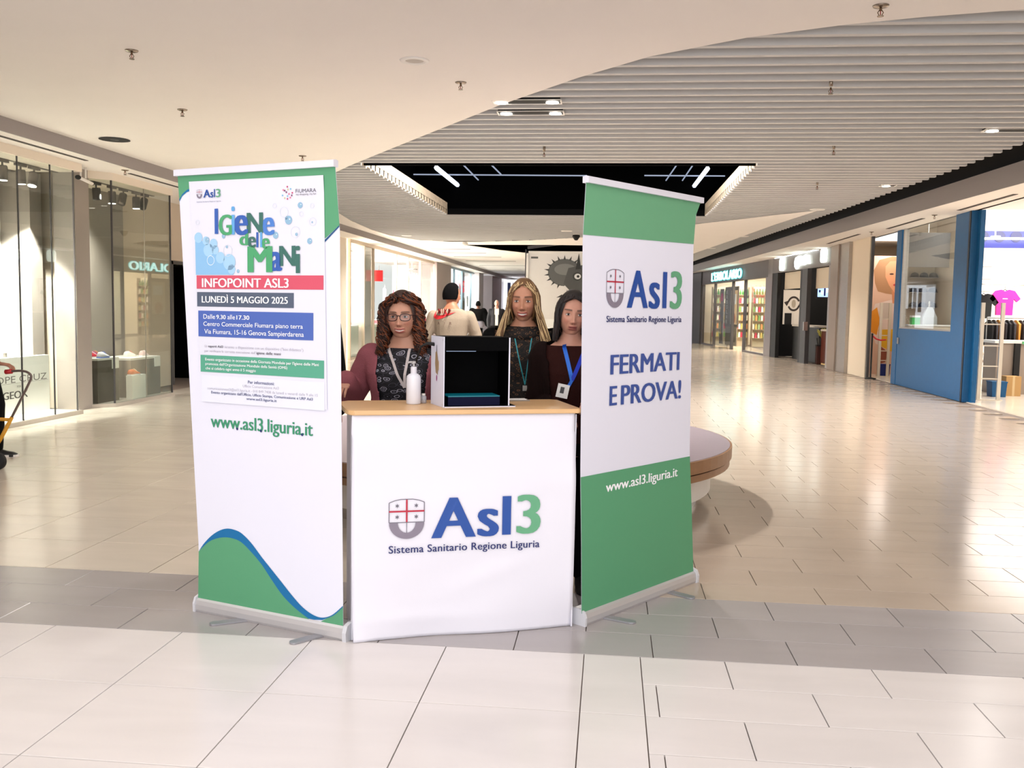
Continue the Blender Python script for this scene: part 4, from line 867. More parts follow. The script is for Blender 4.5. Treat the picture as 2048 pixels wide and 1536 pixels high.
t = thing('plant_stand', 'dark stand under the small yellow green plant', 'stand', (6.02, 27.5, 0)); MB().box(-.12, -.12, 0, .12, .12, .52).build('stand_body', BRN, t); MB().box(-.14, -.14, .52, .14, .14, .55).build('stand_top', NB, t)
area('bar_light', (6.7, 28.5, 3.1), (0, 0, 0), .8, 5, 40, (1, .9, .8))

# the herbal shop
t, Le = front_thing('herbal_shop_front', 'lit herbal shop front under a dark fascia with glowing letters', (5.2, 32.0), (4.05, 42.4)); erb = t
MB().box(-.3, -.2, 2.62, Le, 0, 3.2).build('fascia', mat('fascia_dark', (84, 78, 80), .45), t)
MB().box(-.1, -.15, 0, .25, 0, 2.62).build('post', MATS['pier_steel'], t)
for s0 in (3.05, 4.9, 8.0, 10.3): MB().box(s0 - .06, -.1, 0, s0 + .06, 0, 2.62).build('post', MATS['fascia_dark'] if s0 != 4.9 else DGREY, t)
for a, b in ((.25, 3.0), (5.0, 7.95), (8.06, 10.25)): MB().box(a, -.05, .05, b, -.04, 2.6).build('glass_pane', GLC, t)
MB().box(.25, -.08, 0, 3.0, 0, .06).build('base', MATS['fascia_dark'], t); MB().box(8.0, -.08, 0, 10.3, 0, .06).build('base', MATS['fascia_dark'], t)
LET = mat('letter_glow', (220, 255, 252), .4, emit=3.2, ecol=(190, 250, 250)); LEB = mat('letter_halo', (90, 200, 200), .4, emit=0.9, ecol=(60, 190, 195))
sh = Sheet(lambda a, b, l: (Le - a, l, b), erb)
V_, F2 = text2d("L'ERBOLARIO", (2.0, 2.72, 7.1, 3.06), 0.05, spacing=1.05); sh.put('letters', V_, F2, LET, .05)
V_, F2 = text2d("L'ERBOLARIO", (1.97, 2.69, 7.13, 3.09), 0.085, spacing=1.05); sh.put('letter_halo', V_, F2, LEB, .03)
wall('wall_right', [((8.6, 32.1), (7.4, 42.4), .1, 0, 3.2)], mat('herbal_glow_wall', (255, 238, 205), .6, emit=0.7, ecol=(255, 236, 200))); wall('wall_right', [(4.1, 42.4, 0, 7.4, 42.5, 3.2)], WARMW)  # back wall given its own glow to brighten the shop interior
wall('wall_right', [((4.05, 42.42), (3.72, 45.2), .12, 0, 3.3)], DGREY); wall('wall_right', [((3.72, 45.2), (3.3, 64), .12, 0, 3.3)], GREYWALL)
area('herbal_light', (6.1, 37, 3.12), (0, 0, cafe.rotation_euler.z - PI / 2), 2, 9, 500, (1, .93, .8))
def unit(s, dep, w_, lab, n=6):
    t = thing('shelf_unit', lab, 'shelf', erb.matrix_world @ Vector((0, 0, 0)), erb.rotation_euler.z)
    d = erb.rotation_euler.z; t.location = (5.2 + s * math.cos(d) + dep * math.sin(d), 32 + s * math.sin(d) - dep * math.cos(d), 0)
    MB().box(-w_ / 2, -.3, 0, w_ / 2, -.27, 2.5).build('back_board', mat('shelf_cream', (240, 226, 196), .6), t)
    for q in range(n): MB().box(-w_ / 2, -.27, .35 + q * .36, w_ / 2, .0, .375 + q * .36).build('shelf_board', mat('shelf_wood', (150, 130, 110), .5), t)
    for sx in (-1, 1): MB().box(sx * w_ / 2 - .02, -.3, 0, sx * w_ / 2 + .02, .0, 2.5).build('side_board', MATS['shelf_wood'], t)
    return t
gc = [(250, 240, 220), (214, 190, 110), (120, 160, 90), (240, 232, 222), (222, 150, 90), (196, 60, 80), (170, 190, 140)]
ug = []
UL = ['left', 'middle', 'right']
for u, (ux, uy, w_) in enumerate([(4.75, 41.2, .7), (5.5, 40.6, .7), (6.3, 39.8, .8)]):
    un = unit(1, 1, w_, UL[u] + ' shelf unit of small goods inside the herbal shop'); un.location = (ux, uy, 0); un.rotation_euler = (0, 0, PI); Mx = Matrix.Translation(un.location) @ Matrix.Rotation(un.rotation_euler.z, 4, 'Z')
    for q in range(6):
        for k in range(7):
            c = gc[(q * 3 + k * 2 + u) % 7] if q < 5 else (60, 120, 60)
            p = Mx @ Vector((-w_ / 2 + w_ * (k + .5) / 7, -.13, .376 + q * .36))
            key = ('prod', c, q == 5)
            o = link('product_carton' if q < 5 else 'green_bottle', MATS.setdefault(key, (MB().box(-.042, -.05, 0, .042, .05, .17).box(-.03, -.04, .17, .03, .04, .22) if q < 5 else MB().lathe([(.001, 0), (.04, 0), (.04, .12), (.02, .18), (.02, .24), (.001, .24)], n=12)).mesh('product', mat('prod_%d_%d_%d' % c, c, .5))))
            o.location = p; o.rotation_euler = (0, 0, un.rotation_euler.z)
            tag(o, ['far left', 'second from left', 'third from left', 'middle', 'third from right', 'second from right', 'far right'][6 - k] + (' carton on the ' if q < 5 else ' green bottle on the ') + ['lowest', 'second', 'third', 'fourth', 'fifth', 'top'][q] + ' board of the ' + UL[u] + ' herbal shop shelf unit', 'carton' if q < 5 else 'bottle', 'goods on the ' + UL[u] + ' herbal shop shelves')
def on_front(s, dep): 
    d = erb.rotation_euler.z; return (5.2 + s * math.cos(d) + dep * math.sin(d), 32 + s * math.sin(d) - dep * math.cos(d))
x, y = on_front(6.4, .35)
t = thing('herbal_poster', 'dark poster with vertical white letters and a photo in the herbal shop window', 'poster', (x, y, .85), erb.rotation_euler.z)
MB().box(-1.1, -.03, 0, 1.1, 0, 1.6).build('board', mat('herbal_board_slate', (96, 88, 82), .5), t); MB().box(-1.0, -.03, -.75, .9, 0, 0).build('lower_board', mat('taupe_board', (138, 124, 106), .5), t)
sh = Sheet(lambda a, b, l: (1.1 - a, l, b), t)
for i, ch in enumerate('ERBOLAR'): sh.text(ch, (.25, 1.32 - .2 * i, .48, 1.47 - .2 * i), PW, .02, .005)
sh.shape([(1.0, .1), (2.1, .1), (2.1, 1.45), (1.0, 1.45)], mat('poster_photo', (226, 196, 160), .5), .004, 'printed_photo'); sh.disc((1.5, .35), .3, mat('poster_photo2', (180, 90, 50), .5), .006, 'printed_shape', ry=.25); sh.shape([(1.2, .9), (1.9, .9), (1.9, 1.3), (1.2, 1.3)], PW, .006, 'printed_patch')
for q in range(5): sh.shape([(1.2 + .15 * q, -.6), (1.3 + .15 * q, -.6), (1.26 + .15 * q, -.25 - .05 * (q % 2))], mat('leaf_black', (30, 34, 26), .6), .004, 'printed_leaf')
x, y = on_front(9.0, .4)
t = thing('herbal_poster', 'narrow grey board with a pink dot at the left of the herbal shop window', 'poster', (x, y, 0.1), erb.rotation_euler.z)
MB().box(-1.0, -.03, 0, -.4, 0, 2.3).build('board', mat('slate_board', (110, 104, 104), .5), t); sh = Sheet(lambda a, b, l: (-a, l, b), t); sh.disc((.72, 1.95), .2, mat('pink_dot', (224, 40, 120), .5), .005, 'printed_dot', ry=.18)
sh.shape([(.5, .4), (.75, .4), (.7, .95), (.55, .9)], mat('mustard', (200, 160, 80), .5), .005, 'printed_shape')
x, y = on_front(1.5, .6)
t = thing('glass_counter', 'pale blue grey display counter behind the near pane of the herbal shop', 'counter', (x, y, 0), erb.rotation_euler.z); MB().box(-.6, -.3, 0, .2, .1, .85).build('counter_body', mat('counter_bluegrey', (150, 156, 156), .4), t); MB().box(-.62, -.3, .5, .22, .12, .54).build('lit_edge', PW, t); MB().box(-.6, -.3, .85, .2, .1, 1.1).build('glass_case', GLC, t)  # plain white edge strip round the counter
# lit strips in the soffit over these shops
for a, b, l in [((4.95, 33.5), (4.5, 38.5), 'bright light pool fixture in the soffit over the glowing letters'), ((5.35, 26.6), (5.05, 31.2), 'long bright soffit light over the coffee bar sign')]:
    d = math.atan2(b[1] - a[1], b[0] - a[0]); t = thing('soffit_light', l, 'light', (a[0] + .25, a[1], 3.2), d); Lx = math.hypot(b[0] - a[0], b[1] - a[1])
    MB().box(0, -.1, -.012, Lx, .1, 0).build('frame', WHITE, t); MB().box(.05, -.07, -.016, Lx - .05, .07, -.012).build('diffuser', mat('soffit_glow', (240, 250, 250), .4, emit=2.0), t)

# ------------------------------------------------------------------ poster kiosk in the middle of the mall
t = thing('poster_kiosk', 'tall white kiosk with a black and white dinosaur poster behind the women', 'kiosk', (-2.70, 30.0, 0))
W_, H_ = 2.75, 3.28
MB().box(0, 0, 0, W_, .3, 1.12).build('base', PW, t); MB().box(0.07, 0.02, 1.12, W_ - .07, .28, H_ - .07).build('poster_board', mat('poster_grey', (226, 222, 218), .5), t)
MB().box(0, -.02, 0, .07, .32, H_).build('frame_post', WHITE, t); MB().box(W_ - .07, -.02, 0, W_, .32, H_).build('frame_post', WHITE, t); MB().box(0, -.02, H_ - .07, W_, .32, H_).build('top_rail', WHITE, t)
MB().box(-.035, -.02, 0, -.005, .32, H_ + .05).build('dark_edge', DGREY, t)
sh = Sheet(lambda a, b, l: (min(a * 1.25, W_ - .08), .02 - 2 * l, 1.46 + (b - 1.46) * 1.2), t); G = lambda v: mat('ink_grey_%d' % v, (v, v, v - 2), .5)
fr = []
cx, cz = .98, 2.42
for k in range(26):
    a = math.radians(20 + 250 * k / 25); fr.append((cx + .42 * math.cos(a), cz + .36 * math.sin(a)))
sh.shape(fr, G(92), .002, 'printed_frill')
for k in range(11):
    a = math.radians(50 + 200 * k / 10); u = (math.cos(a), math.sin(a)); n_ = (-u[1] * .03, u[0] * .03)
    sh.shape([(cx + .40 * u[0] + n_[0], cz + .34 * u[1] + n_[1]), (cx + .53 * u[0], cz + .46 * u[1]), (cx + .40 * u[0] - n_[0], cz + .34 * u[1] - n_[1])], G(56), .003, 'printed_spike')
sh.disc((cx + .02, cz + .08), .28, G(122), .0035, 'printed_frill_inner', ry=.15)
sh.shape([(cx - .02, cz - .3), (cx + .1, cz + .12), (cx + .45, cz + .2), (cx + .75, cz + .05), (cx + .85, cz - .25), (cx + .55, cz - .5), (cx + .15, cz - .48)], G(76), .004, 'printed_head')
sh.shape([(cx + .28, cz + .08), (cx + .36, cz + .52), (cx + .42, cz + .1)], G(40), .005, 'printed_horn'); sh.shape([(cx + .55, cz - .05), (cx + .72, cz + .3), (cx + .68, cz - .05)], G(150), .005, 'printed_horn')
sh.disc((cx + .33, cz - .1), .12, G(48), .005, 'printed_eyelid', ry=.11); sh.disc((cx + .34, cz - .1), .085, G(226), .006, 'printed_eye', ry=.075); sh.disc((cx + .35, cz - .1), .035, G(20), .007, 'printed_pupil'); sh.disc((cx + .8, cz - .08), .06, G(222), .006, 'printed_eye'); 
sh.shape([(cx + .5, cz - .55), (cx + .6, cz - .2), (cx + .85, cz - .15), (cx + .95, cz - .5)], G(60), .0045, 'printed_beak')
sh.shape([(cx - .05, 1.2), (cx - .02, 1.75), (cx + .2, 1.98), (cx + .6, 2.0), (cx + 1.0, 1.9), (cx + 1.1, 1.2)], G(128), .003, 'printed_fur')
rnd = random.Random(11)
for k in range(26):
    x = cx + rnd.uniform(-.05, 1.0); z = rnd.uniform(1.25, 1.95); sh.shape([(x, z), (x + .03, z + .16), (x + .055, z + .01)], G([70, 168, 96][k % 3]), .0042, 'printed_tuft')
sh.shape([(cx - .2, 1.75), (cx - .05, 1.84), (cx + .0, 1.70), (cx - .08, 1.77)], G(40), .004, 'printed_bird')
sh.shape([(.12, 2.78), (.3, 2.78), (.3, 2.83), (.12, 2.83)], G(90), .003, 'printed_mark')
# dark curved beam of the second opening, above the kiosk
mb = MB(); rings = []
for k in range(13):
    u = k / 12; x = -2.65 + 3.6 * u; z = 3.3 + .22 * math.sin(PI * min(1, u * .9 + .05)); rings.append([(x, 29.8, z), (x, 30.1, z), (x, 30.1, z + .08), (x, 29.8, z + .08)])
tag(mb.loft(rings).build('curved_beam', DGREY), 'dark curved beam arching above the dinosaur poster', 'beam')

# ------------------------------------------------------------------ round bench
t = thing('round_bench', 'large round bench with wood edged grey seat and white base', 'bench', (-0.85, 7.42, 0))
def ring(r0, r1, z0, z1, name, m_, smooth=False): MB().lathe([(r0, z0), (r1, z0), (r1, z1), (r0, z1), (r0, z0)], n=96).build(name, m_, t, smooth)
SEAT = mat('seat_lilac_grey', (150, 138, 150), .35, noise=.03, nscale=4)
WD = mat('bench_wood_edge', (146, 108, 76), .5, noise=.08, nscale=3, stretch=(3, 3, 14))
ring(.55, 1.80, .415, .45, 'seat_top', SEAT); ring(1.79, 1.815, .36, .447, 'wood_edge', WD); ring(1.5, 1.80, .36, .415, 'seat_board', WD); ring(1.4, 1.785, .348, .36, 'edge_joint', mat('joint_brown', (90, 64, 46), .6)); ring(1.45, 1.80, .30, .348, 'wood_edge', WD)
ring(.6, 1.66, .105, .30, 'white_base', WHITE); ring(.6, 1.56, 0, .105, 'steel_plinth', STEEL)
ring(.35, .55, .0, .62, 'planter_wall', WHITE)
# ------------------------------------------------------------------ the information stand
VINYL = mat('banner_vinyl', (222, 222, 236), 0.5); GRN = mat('banner_green', (84, 152, 112), 0.5); GRN2 = mat('banner_green_right', (100, 160, 122), 0.5)
TEAL = mat('banner_teal', (0, 104, 160), 0.5); TEAL2 = mat('banner_deep_blue', (18, 78, 128), 0.5); PAPER = mat('poster_paper', (219, 219, 232), 0.5)
LBLUE = mat('logo_blue', (22, 70, 150), 0.5); LNAVY = mat('text_navy', (24, 36, 100), 0.5); LGRN = mat('logo_green', (94, 160, 122), 0.5); LGREY = mat('logo_grey', (128, 120, 136), 0.5); LRED = mat('logo_red', (176, 24, 56), 0.5); LLINE = mat('logo_line', (100, 96, 110), 0.5)
ALU = mat('banner_aluminium', (206, 204, 206), 0.38, 0.55); ALU2 = mat('banner_end_cap', (200, 200, 206), 0.5)
def shield(sh, x0, x1, zt, zm, zb, lift=.003, parent=None, thin=1.0):
    w_ = x1 - x0; cx = (x0 + x1) / 2; lw = .0016 * thin * (w_ / .15); h_ = zt - zm
    P = [(x0, zm), (x0, zt - .14 * h_)] + [(x0 + .16 * w_, zt - .05 * h_), (x0 + .33 * w_, zt), (x1 - .33 * w_, zt), (x1 - .16 * w_, zt - .05 * h_)] + [(x1, zt - .14 * h_), (x1, zm)]
    def line(a, b, wd, m_, nm):
        d = Vector((b[0] - a[0], b[1] - a[1])); d.normalize(); n = Vector((-d.y, d.x)) * wd
        sh.shape([(a[0] + n.x, a[1] + n.y), (a[0] - n.x, a[1] - n.y), (b[0] - n.x, b[1] - n.y), (b[0] + n.x, b[1] + n.y)], m_, lift, nm, parent)
    for i in range(len(P)): line(P[i], P[(i + 1) % len(P)], lw, LLINE, 'shield_outline')
    zc = zm + .48 * h_
    line((x0, zc), (x1, zc), lw * 2.2, LRED, 'red_cross_bar'); line((cx, zm), (cx, zt), lw * 2.2, LRED, 'red_cross_bar')
    for sx in (-1, 1):
        for z in ((zm + zc) / 2, (zc + zt) / 2 - .02 * h_):
            S = []
            for k in range(12):
                r = (.07 if k % 2 == 0 else .028) * w_; a = PI / 2 + PI * k / 6; S.append((cx + sx * .27 * w_ + r * math.cos(a), z + r * math.sin(a)))
            sh.shape(S, LLINE, lift, 'star', parent)
    rb = zm - .015 * w_; 
    out = [(cx + w_ / 2 * math.cos(a), rb + (zb - rb) * -math.sin(a)) for a in np.linspace(PI, 2 * PI, 21)]
    inn = [(cx + w_ * .25 * math.cos(a), rb + (zb - rb) * .62 * -math.sin(a)) for a in np.linspace(PI, 2 * PI, 21)]
    out = [(a, rb - (b - rb) * -1 if False else b) for a, b in out]
    V_ = out + inn; sh.put('shield_crescent', V_, [(k, k + 1, 22 + k, 21 + k) for k in range(20)], LGREY, lift, parent)
    line((cx, zm), (cx, rb + (zb - rb) * .62), lw * .8, LLINE, 'shield_line')
def asl_logo(sh, A, s_, l_, three, shd, sub, subm=None, parent=None, bold=.032):
    sh.text('A', A, LBLUE, bold, parent=parent); sh.text('s', s_, LBLUE, bold, parent=parent)
    sh.shape([(l_[0], l_[1]), (l_[2], l_[1]), (l_[2], l_[3]), (l_[0], l_[3])], LBLUE, .003, 'lettering', parent); sh.text('3', three, LGRN, bold, parent=parent)
    shield(sh, *shd, parent=parent)
    if sub: sh.text('Sistema Sanitario Regione Liguria', sub, LNAVY, .018, parent=parent, spacing=1.05)
def rollup(name, lab, loc, ang, Lb, edge, rail, zr, feet):
    t = thing(name, lab, 'banner', (loc[0], loc[1], 0), ang)
    prof = [(0.0, 0.0), (-.006, .012), (-.006, .035), (.0, .055), (.012, .064), (.03, .068), (.09, .062), (.112, .05), (.115, .0)]
    MB().loft([[(x, a, b) for a, b in prof] for x in (.008, Lb - .008)]).build('base_cassette', ALU, t, False)
    for x0, x1 in ((-.004, .008), (Lb - .008, Lb + .012)):
        P = [(-.01, .0), (-.012, .04), (.0, .068), (.03, .078), (.08, .076), (.115, .06), (.12, 0)]
        MB().loft([[(x, a, b) for a, b in P] for x in (x0, x1)]).build('end_cap', ALU2, t)
    for (bx, by), (tx, ty) in feet:
        d = Vector((tx - bx, ty - by)); Lf = d.length; d.normalize(); n = Vector((-d.y, d.x)); rw = .022
        P = [(bx - d.x * .09 + n.x * rw, by - d.y * .09 + n.y * rw), (bx - d.x * .09 - n.x * rw, by - d.y * .09 - n.y * rw)]
        a0 = math.atan2(-n.y, -n.x)
        P += [(tx - d.x * rw + rw * math.cos(a0 + PI * k / 8), ty - d.y * rw + rw * math.sin(a0 + PI * k / 8)) for k in range(9)]
        MB().prism(P, .001, .009).build('swivel_foot', mat('foot_grey', (158, 158, 164), .4, .5), t)
    cx = (rail[0] + rail[1]) / 2 + .02
    MB().tube([(Lb / 2, .06, .06), (cx, .045, zr)], .009, 8).build('pole', STEEL, t, True)
    MB().loft([[(x, -.004, zr - .006), (x, .030, zr - .006), (x, .030, zr + .022), (x, .012, zr + .026), (x, -.004, zr + .022)] for x in rail]).build('top_rail', mat('rail_white', (226, 226, 238), .4, .2), t)
    # print: grid between measured left and right edges
    zs = sorted(set([round(v, 4) for v in list(np.linspace(edge[0][0][1], edge[0][-1][1], 30))]))
    xl = np.interp(zs, [p[1] for p in edge[0]], [p[0] for p in edge[0]]); xr = np.interp(zs, [p[1] for p in edge[1]], [p[0] for p in edge[1]])
    nx = 12; vs = []
    def yb(u): return .012
    for i, z in enumerate(zs):
        for k in range(nx + 1): vs.append((xl[i] + (xr[i] - xl[i]) * k / nx, .012, z))
    mb = MB(); mb.add(vs, [(i * (nx + 1) + k, i * (nx + 1) + k + 1, (i + 1) * (nx + 1) + k + 1, (i + 1) * (nx + 1) + k) for i in range(len(zs) - 1) for k in range(nx)])
    o = mb.build('printed_sheet', VINYL, t); s_ = o.modifiers.new('thickness', 'SOLIDIFY'); s_.thickness = .0008; s_.offset = -1
    return t, o
AL = math.radians(-19.5689); AR = math.radians(53.84)
def tolocal(P, ang, q):
    dx, dy = q[0] - P[0], q[1] - P[1]; return (dx * math.cos(ang) + dy * math.sin(ang), -dx * math.sin(ang) + dy * math.cos(ang))
PL = (-1.925, 4.162); PR = (-.083, 4.224)
fl_ = [(tolocal(PL, AL, a), tolocal(PL, AL, b)) for a, b in [((-1.67, 4.05), (-1.775, 3.985)), ((-1.25, 3.905), (-1.335, 3.805))]]
bl, sl_ = rollup('roll_up_banner', 'tall white roll-up banner at left with a taped programme poster and green wave', PL, AL, .863,
    ([(.01, .058), (.017, .29), (-.078, 1.93), (-.088, 2.05)], [(.845, .058), (.844, .153), (.823, 1.79), (.80, 2.05)]), (-.098, .802), 2.046, fl_)
shL = Sheet(lambda a, b, l: (a, .012 - l, b), sl_)
shL.shape([(-.087, 2.045), (-.078, 1.925), (-.059, 1.950), (-.032, 1.966), (-.009, 1.972), (.1, 1.99), (.6, 1.8), (.743, 1.74), (.756, 1.747), (.823, 1.797), (.813, 1.9), (.80, 2.045)], GRN, .0015, 'green_header')
shL.shape([(-.0775, 1.925), (-.078, 1.935), (-.059, 1.958), (-.032, 1.976), (-.005, 1.984), (-.005, 1.972), (-.032, 1.966), (-.059, 1.950)], TEAL, .002, 'blue_edge')
shL.shape([(.743, 1.733), (.823, 1.797), (.8225, 1.79), (.743, 1.722)], TEAL2, .002, 'blue_edge')
def smooth(P, n=6):
    out = []
    for i in range(len(P) - 1):
        p0 = P[max(i - 1, 0)]; p1 = P[i]; p2 = P[i + 1]; p3 = P[min(i + 2, len(P) - 1)]
        for k in range(n):
            t = k / n
            out.append(tuple(.5 * ((2 * p1[j]) + (-p0[j] + p2[j]) * t + (2 * p0[j] - 5 * p1[j] + 4 * p2[j] - p3[j]) * t * t + (-p0[j] + 3 * p1[j] - 3 * p2[j] + p3[j]) * t ** 3) for j in (0, 1)))
    return out + [P[-1]]
wave = smooth([(.017, .288), (.05, .33), (.098, .374), (.145, .403), (.19, .418), (.235, .418), (.279, .406), (.335, .368), (.395, .311), (.45, .262), (.508, .211), (.565, .16), (.62, .117), (.675, .090), (.729, .082), (.785, .102), (.844, .153)])
low = smooth([(.017, .288), (.036, .306), (.08, .342), (.128, .364), (.18, .376), (.23, .376), (.278, .364), (.335, .326), (.395, .276), (.45, .216), (.508, .156), (.565, .114), (.62, .084), (.66, .066)])
low2 = smooth([(.757, .083), (.80, .106), (.844, .147)])
shL.shape(low + [(.66, .06), (.01, .06)], GRN, .0012, 'green_wave'); shL.shape(low2 + [(.845, .06), (.72, .06)], GRN, .0012, 'green_wave')
shL.shape(wave + [(.844, .146)] + low2[::-1] + [(.735, .072), (.69, .066), (.66, .066)] + low[::-1][1:-1], TEAL, .0018, 'blue_wave')
V_, F2 = text2d('www.asl3.liguria.it', (.099, .868, .684, .946), .03); LWG = mat('web_green', (58, 140, 106), .5)
shL.put('lettering', V_, F2, LWG, .0015)
for u in (.258, .396, .626): shL.disc((u, .889), .006, LNAVY, .003, 'full_stop')
# paper poster
mb = MB(); nx, nz = 10, 14; vs = []
def pe(z): return (-.016 + .068 * (2.011 - z), .743 + .018 * (2.011 - z))
for i in range(nz + 1):
    z = 1.008 + (2.008 - 1.008) * i / nz; a, b = pe(z)
    for k in range(nx + 1): vs.append((a + (b - a) * k / nx, .008 - (.004 if (i == nz and k == nx) else 0), z + (.005 * (1 - k / nx) if i == nz else 0)))
mb.add(vs, [(i * (nx + 1) + k, i * (nx + 1) + k + 1, (i + 1) * (nx + 1) + k + 1, (i + 1) * (nx + 1) + k) for i in range(nz) for k in range(nx)])
po = mb.build('paper_poster', PAPER, bl); s_ = po.modifiers.new('thickness', 'SOLIDIFY'); s_.thickness = .0006; s_.offset = -1
shP = Sheet(lambda a, b, l: (a, .0075 - l, b), po)
def rect(sh, u0, z0, u1, z1, m_, name='printed_panel', lift=.001, sk=0): sh.shape([(u0, z0), (u1, z0 + sk), (u1, z1 + sk), (u0, z1)], m_, lift, name)
rect(shP, .026, 1.524, .743, 1.585, mat('poster_red', (206, 82, 104), .5)); rect(shP, .028, 1.443, .584, 1.509, mat('poster_slate', (82, 92, 112), .5)); rect(shP, .034, 1.305, .689, 1.424, mat('poster_blue', (74, 100, 176), .5))
rect(shP, .045, 1.142, .746, 1.220, mat('poster_teal_green', (84, 160, 134), .5)); rect(shP, .05, 1.003, .749, 1.127, mat('poster_pale', (222, 224, 238), .5))
TW = mat('print_white', (246, 246, 250), .5)
shP.text('INFOPOINT ASL3', (.059, 1.531, .558, 1.572), TW, .03, .002); shP.text('LUNED\u00cc 5 MAGGIO 2025', (.057, 1.461, .553, 1.499), TW, .03, .002)
shP.text('Dalle', (.066, 1.387, .136, 1.408), TW, 0, .002); shP.text('9.30', (.144, 1.387, .200, 1.406), TW, .03, .002); shP.text('alle', (.210, 1.387, .253, 1.408), TW, 0, .002); shP.text('17.30', (.262, 1.387, .337, 1.406), TW, .03, .002)
shP.text('Centro Commerciale Fiumara piano terra', (.066, 1.348, .634, 1.374), TW, .008, .002); shP.text('Via Fiumara, 15-16 Genova Sampierdarena', (.071, 1.312, .639, 1.340), TW, .008, .002)
FT = mat('faint_print', (176, 172, 186), .6); FD = mat('dark_print', (92, 88, 100), .6); FB = mat('navy_print', (84, 88, 130), .6)
shP.text('Gli', (.07, 1.256, .086, 1.266), FT, 0, .002); shP.text('esperti Asl3', (.092, 1.253, .182, 1.267), FD, .02, .002); shP.text('saranno a disposizione con un dispositivo ("box didattico")', (.19, 1.252, .636, 1.268), FT, 0, .002)
shP.text("per verificare la corretta esecuzione dell'", (.07, 1.231, .372, 1.246), FT, 0, .002); shP.text('igiene delle mani', (.376, 1.231, .512, 1.246), FD, .02, .002)
shP.text("Evento organizzato in occasione della Giornata Mondiale per l'Igiene delle Mani", (.075, 1.191, .719, 1.208), TW, .015, .002); shP.text("promossa dall'Organizzazione Mondiale della Sanit\u00e0 (OMS)", (.075, 1.171, .549, 1.187), TW, .015, .002); shP.text('che si celebra ogni anno il 5 maggio', (.077, 1.150, .372, 1.166), TW, .015, .002)
shP.text('Per informazioni:', (.326, 1.100, .476, 1.114), FB, .02, .002); shP.text('Ufficio Comunicazione Asl3', (.296, 1.082, .501, 1.094), FT, 0, .002)
shP.text('comunicazioneasl3@asl3.liguria.it - 010 849 7408 da luned\u00ec a venerd\u00ec dalle 9 alle 15', (.086, 1.058, .713, 1.074), FT, 0, .002); shP.text("Evento organizzato dall'Ufficio, Ufficio Stampa, Comunicazione e URP Asl3", (.109, 1.040, .687, 1.056), FB, .012, .002); shP.text('www.asl3.liguria.it', (.316, 1.022, .489, 1.037), FB, .02, .002)
# soap foam and bubbles
F1 = mat('foam_blue', (136, 184, 224), .5); F2_ = mat('foam_blue_light', (160, 200, 230), .5); BB = mat('bubble_blue', (140, 178, 205), .5); BP = mat('bubble_pale', (206, 214, 226), .5)
shP.shape([(.022, 1.588), (.245, 1.588), (.24, 1.614), (.255, 1.63), (.22, 1.66), (.19, 1.66), (.15, 1.68), (.12, 1.70), (.08, 1.74), (.02, 1.745)], F1, .0011, 'foam')
for c, r in [((.04, 1.757), .024), ((.085, 1.742), .02), ((.13, 1.728), .023), ((.14, 1.70), .02), ((.17, 1.665), .026), ((.222, 1.645), .036), ((.235, 1.612), .022), ((.1, 1.70), .03)]: shP.disc(c, r, F2_, .0014, 'foam_bubble')
for c, r in [((.19, 1.761), .010), ((.093, 1.746), .013), ((.486, 1.76), .015), ((.557, 1.824), .019), ((.62, 1.886), .013), ((.67, 1.732), .013), ((.273, 1.604), .008), ((.545, 1.833), .007), ((.6, 1.762), .007), ((.209, 1.713), .006), ((.684, 1.812), .004)]:
    shP.disc(c, r, BB, .0017, 'bubble'); shP.disc((c[0] + r * .35, c[1] + r * .2), r * .16, TW, .0022, 'bubble_glint')
for c, r in [((.533, 1.859), .023), ((.594, 1.772), .025), ((.687, 1.814), .018), ((.626, 1.849), .011), ((.214, 1.696), .026), ((.113, 1.653), .022), ((.684, 1.882), .011), ((.481, 1.888), .011), ((.036, 1.827), .011)]: shP.disc(c, r, BP if r != .022 else TW, .0019, 'bubble_outline', inner=r - .0018)
IG = {'b': mat('ig_blue', (52, 92, 172), .5), 'g': mat('ig_green', (74, 158, 108), .5), 'l': mat('ig_light', (96, 162, 216), .5), 'd': mat('ig_dark', (58, 106, 98), .5), 'm': mat('ig_mid', (74, 124, 200), .5)}
for j, (ch, x0, z0, x1, z1, c) in enumerate([('I', .139, 1.772, .160, 1.885, 'b'), ('G', .163, 1.765, .243, 1.857, 'g'), ('i', .238, 1.767, .258, 1.892, 'l'), ('e', .253, 1.764, .335, 1.852, 'b'), ('N', .325, 1.772, .418, 1.861, 'd'), ('e', .413, 1.761, .482, 1.838, 'm'), ('d', .283, 1.719, .334, 1.777, 'g'), ('e', .331, 1.708, .379, 1.756, 'd'), ('l', .379, 1.709, .391, 1.775, 'b'), ('l', .401, 1.709, .413, 1.775, 'l'), ('e', .409, 1.701, .456, 1.748, 'g'), ('M', .329, 1.599, .470, 1.713, 'g'), ('a', .452, 1.604, .523, 1.688, 'b'), ('N', .506, 1.626, .597, 1.713, 'd'), ('i', .596, 1.595, .621, 1.712, 'd')]):
    shP.text(ch, (x0, z0, x1, z1), IG[c], .045, .0025 + .0004 * (j % 4))
asl_logo(shP, (.074, 1.937, .116, 1.972), (.116, 1.936, .134, 1.960), (.137, 1.937, .143, 1.973), (.148, 1.936, .176, 1.973), (.033, .066, 1.974, 1.953, 1.934), None)
shP.text('Sistema Sanitario Regione Liguria', (.033, 1.915, .176, 1.921), FB, 0, .002)
rnd = random.Random(2)
